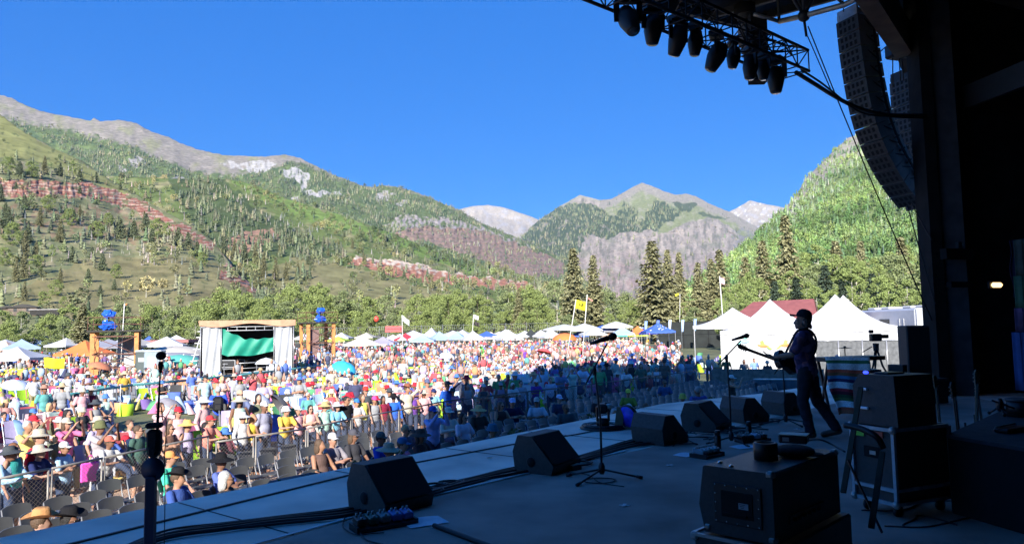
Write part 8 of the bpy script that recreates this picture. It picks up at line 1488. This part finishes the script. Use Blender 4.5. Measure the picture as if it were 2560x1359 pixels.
o = mesh_np('crowd', np.concatenate(VV), np.concatenate(FF), mat('crowd_clothes', source='Col', rough=.9, var=.1, scale=3), np.concatenate(CC_), smooth=True); tag(o, 'densely packed far audience in bright clothes and sun hats', 'crowd', kind='stuff')
# chairs, towels and bags scattered among the far crowd, beyond what one can count
V, F, CL_ = [], [], []
for k in range(3000):
    D = 30 * (122 / 30) ** rn.random(); px = rn.uniform(-40, 1900); q = W(px, 900, D); s, p = toE((q.x, q.y, 0))
    if p < 13 or not free(q.x, q.y, 1) or (px > 1600 and D > 66) or (px < 700 and D > 84): continue
    c = np.array(PALC[CHC[rn.integers(len(CHC))]]); a = rn.uniform(0, 6.28); ca, sa = math.cos(a), math.sin(a); w, h, d = rn.uniform(.35, .6), rn.uniform(.3, .75), rn.uniform(.15, .5); z0 = GZ + rn.uniform(0, .25); b = len(V)
    for zz, off in ((z0, 0), (z0 + h, .2)):
        for (i, j) in ((-1, -1), (1, -1), (1, 1), (-1, 1)): X, Y = i * w / 2, j * d / 2 * (1 if zz == z0 else .3) + off; V.append((q.x + X * ca - Y * sa, q.y + X * sa + Y * ca, zz)); CL_.append(c)
    F += [(b, b + 1, b + 5, b + 4), (b + 1, b + 2, b + 6, b + 5), (b + 2, b + 3, b + 7, b + 6), (b + 3, b, b + 4, b + 7), (b + 4, b + 5, b + 6, b + 7)]
o = mesh_np('lawn_clutter', V, F, mat('clutter_cloth', source='Col', rough=.9, var=.15, scale=3), np.array(CL_)); tag(o, 'jumble of far off seats, bags and towels among the crowd', 'clutter', kind='stuff')
# blankets, umbrellas, coolers near enough to tell apart
lab_seen = set()
for (D, px, x, y, p) in spots[60:900:9]:
    cn = rc_.choice(CHC); lm = min(LM2, key=lambda m: abs(m[0] - px))[1]; lb = '%s ground blanket %s, %s' % (cn, band(D), lm)
    if lb in lab_seen or p < 13: continue
    lab_seen.add(lb); o = MB(); w, d = rc_.uniform(1.4, 2.4), rc_.uniform(1.2, 2.0); o.sheet(lambda u, v: ((u - .5) * w, (v - .5) * d, .012 + .01 * math.sin(u * 17 + v * 9)), 8, 6); o = o.build('blanket', cfm); o.color = (*PALC[cn], 1); o.location = (x, y, GZ + .02); o.rotation_euler.z = rc_.uniform(0, 3); tag(o, lb, 'blanket', 'blankets spread on the lawn')
UM = [(48, 1052, .9, (.45, .70, .78), 'pale aqua umbrella tipped over at the left lawn', 1.3), (640, 972, 1.2, (.66, .68, .72), 'silver umbrella in front of the booth rail', .5), (40, 945, 1.2, (.60, .66, .76), 'small pale umbrella at far left', .3), (1118, 880, 1.3, (.9, .9, .88), 'round white parasol on the middle lawn', .4), (1203, 868, 1.1, (.25, .75, .15), 'lime green folding sunshade disc', 1.4), (700, 985, .9, (.10, .10, .11), 'black umbrella lying right of the booth', 1.0), (430, 985, .9, (.30, .28, .30), 'grey umbrella in the crowd below the booth', .6), (1360, 870, 1.4, (.75, .1, .1), 'red parasol on the far lawn', .3), (860, 905, 1.5, (.05, .5, .75), 'turquoise parasol below the right tower', .5), (250, 905, 1.6, (.55, .2, .1), 'rust umbrella behind the left tower', .3), (1505, 850, 1.5, (.8, .78, .3), 'yellow striped parasol behind the boom microphone', .3), (1450, 868, 1.4, (.62, .05, .05), 'scarlet parasol left of the boom microphone', .4)]
for px, py, w, c, lb, tl in UM:
    q = G(px, py, GZ + 1.5); t = thing('umbrella', lb, 'umbrella', (q.x, q.y, GZ + .02), 0, 'umbrellas on the lawn'); M = Matrix.Rotation(tl, 3, V3((rc_.uniform(-1, 1), 1, 0)).normalized()); mb = MB(); mb.lathe([(w / 2, 0), (w * .42, .12 * w), (w * .25, .20 * w), (.02, .25 * w)], (0, 0, 1.1), 10, M, cap=False); mb.build('canopy', mat('umbrella_%d' % px, c, .7), t); mb = MB(); mb.tube([(0, 0, 0), (0, 0, 1.1), V3((0, 0, 1.1)) + M @ V3((0, 0, .25 * w))], .014, 5); mb.build('shaft', fsteel, t)
# bag on the fence
q = G(222, 1178, GZ + .75); t = thing('tote_bag', 'hot pink bag hanging on the left fence', 'bag', q, SANG); mb = MB(); mb.box((0, -.06, 0), (.34, .05, .36), bev=.02); mb.build('bag', mat('hot_pink_plastic', (.85, .10, .55), .5), t); mb = MB(); mb.tube(spline([(-.1, -.06, .16), (0, -.06, .32), (.1, -.06, .16)]), .01, 5); mb.build('strap', mat('hot_pink_plastic'), t)
q = G(264, 1166, GZ + .8); o = MB(); o.box((0, -.07, 0), (.30, .01, .40)); o = o.build('fence_sign', mat('white_paper')); o.location = q; o.rotation_euler.z = SANG; tag(o, 'small white notice hanging on the left fence post', 'sign')
for i, k in enumerate((40, 90, 150, 210, 260, 330, 400, 470)):
    D, px, x, y, p = spots[k * 2]; c = rc_.choice([RED_, WHT, BLU, GRY]); cn = {RED_: 'red', WHT: 'white', BLU: 'blue', GRY: 'grey'}[c]; lm = min(LM2, key=lambda m: abs(m[0] - px))[1]; t = thing('cooler', '%s cool box %s, %s' % (cn, band(D), lm), 'cooler', (x + .5, y, GZ + .01), rc_.uniform(0, 3), 'cool boxes on the lawn'); mb = MB(); mb.box((0, 0, .17), (.6, .36, .34), bev=.03); mb.build('body', mat('cooler_' + cn, c, .5), t); mb = MB(); mb.box((0, 0, .37), (.63, .39, .07), bev=.02); mb.build('lid', mat('cooler_lid', (.7, .7, .7), .5), t)
print('PEOPLE', N_PEOPLE[0], 'lawn chairs', n_ch, 'folding', cnt, 'mass', len(stuffp), 'spots', len(spots), 'nearest mass D', min((W_ for W_ in [s[0] for s in spots][N_PEOPLE[0]:]), default=0))

hz = MB(); hz.box((0, 3300, 600), (9600, 9800, 1300)); hz = hz.build('haze', []); hm = bpy.data.materials.new('thin_air'); hm.use_nodes = True; nt = hm.node_tree; nt.nodes.remove(nt.nodes['Principled BSDF']); pv = nt.nodes.new('ShaderNodeVolumePrincipled')
pv.inputs['Color'].default_value = (.55, .80, 1, 1); pv.inputs['Density'].default_value = 2.8e-5; nt.links.new(pv.outputs[0], nt.nodes['Material Output'].inputs['Volume']); hz.data.materials.append(hm); tag(hz, kind='stuff')
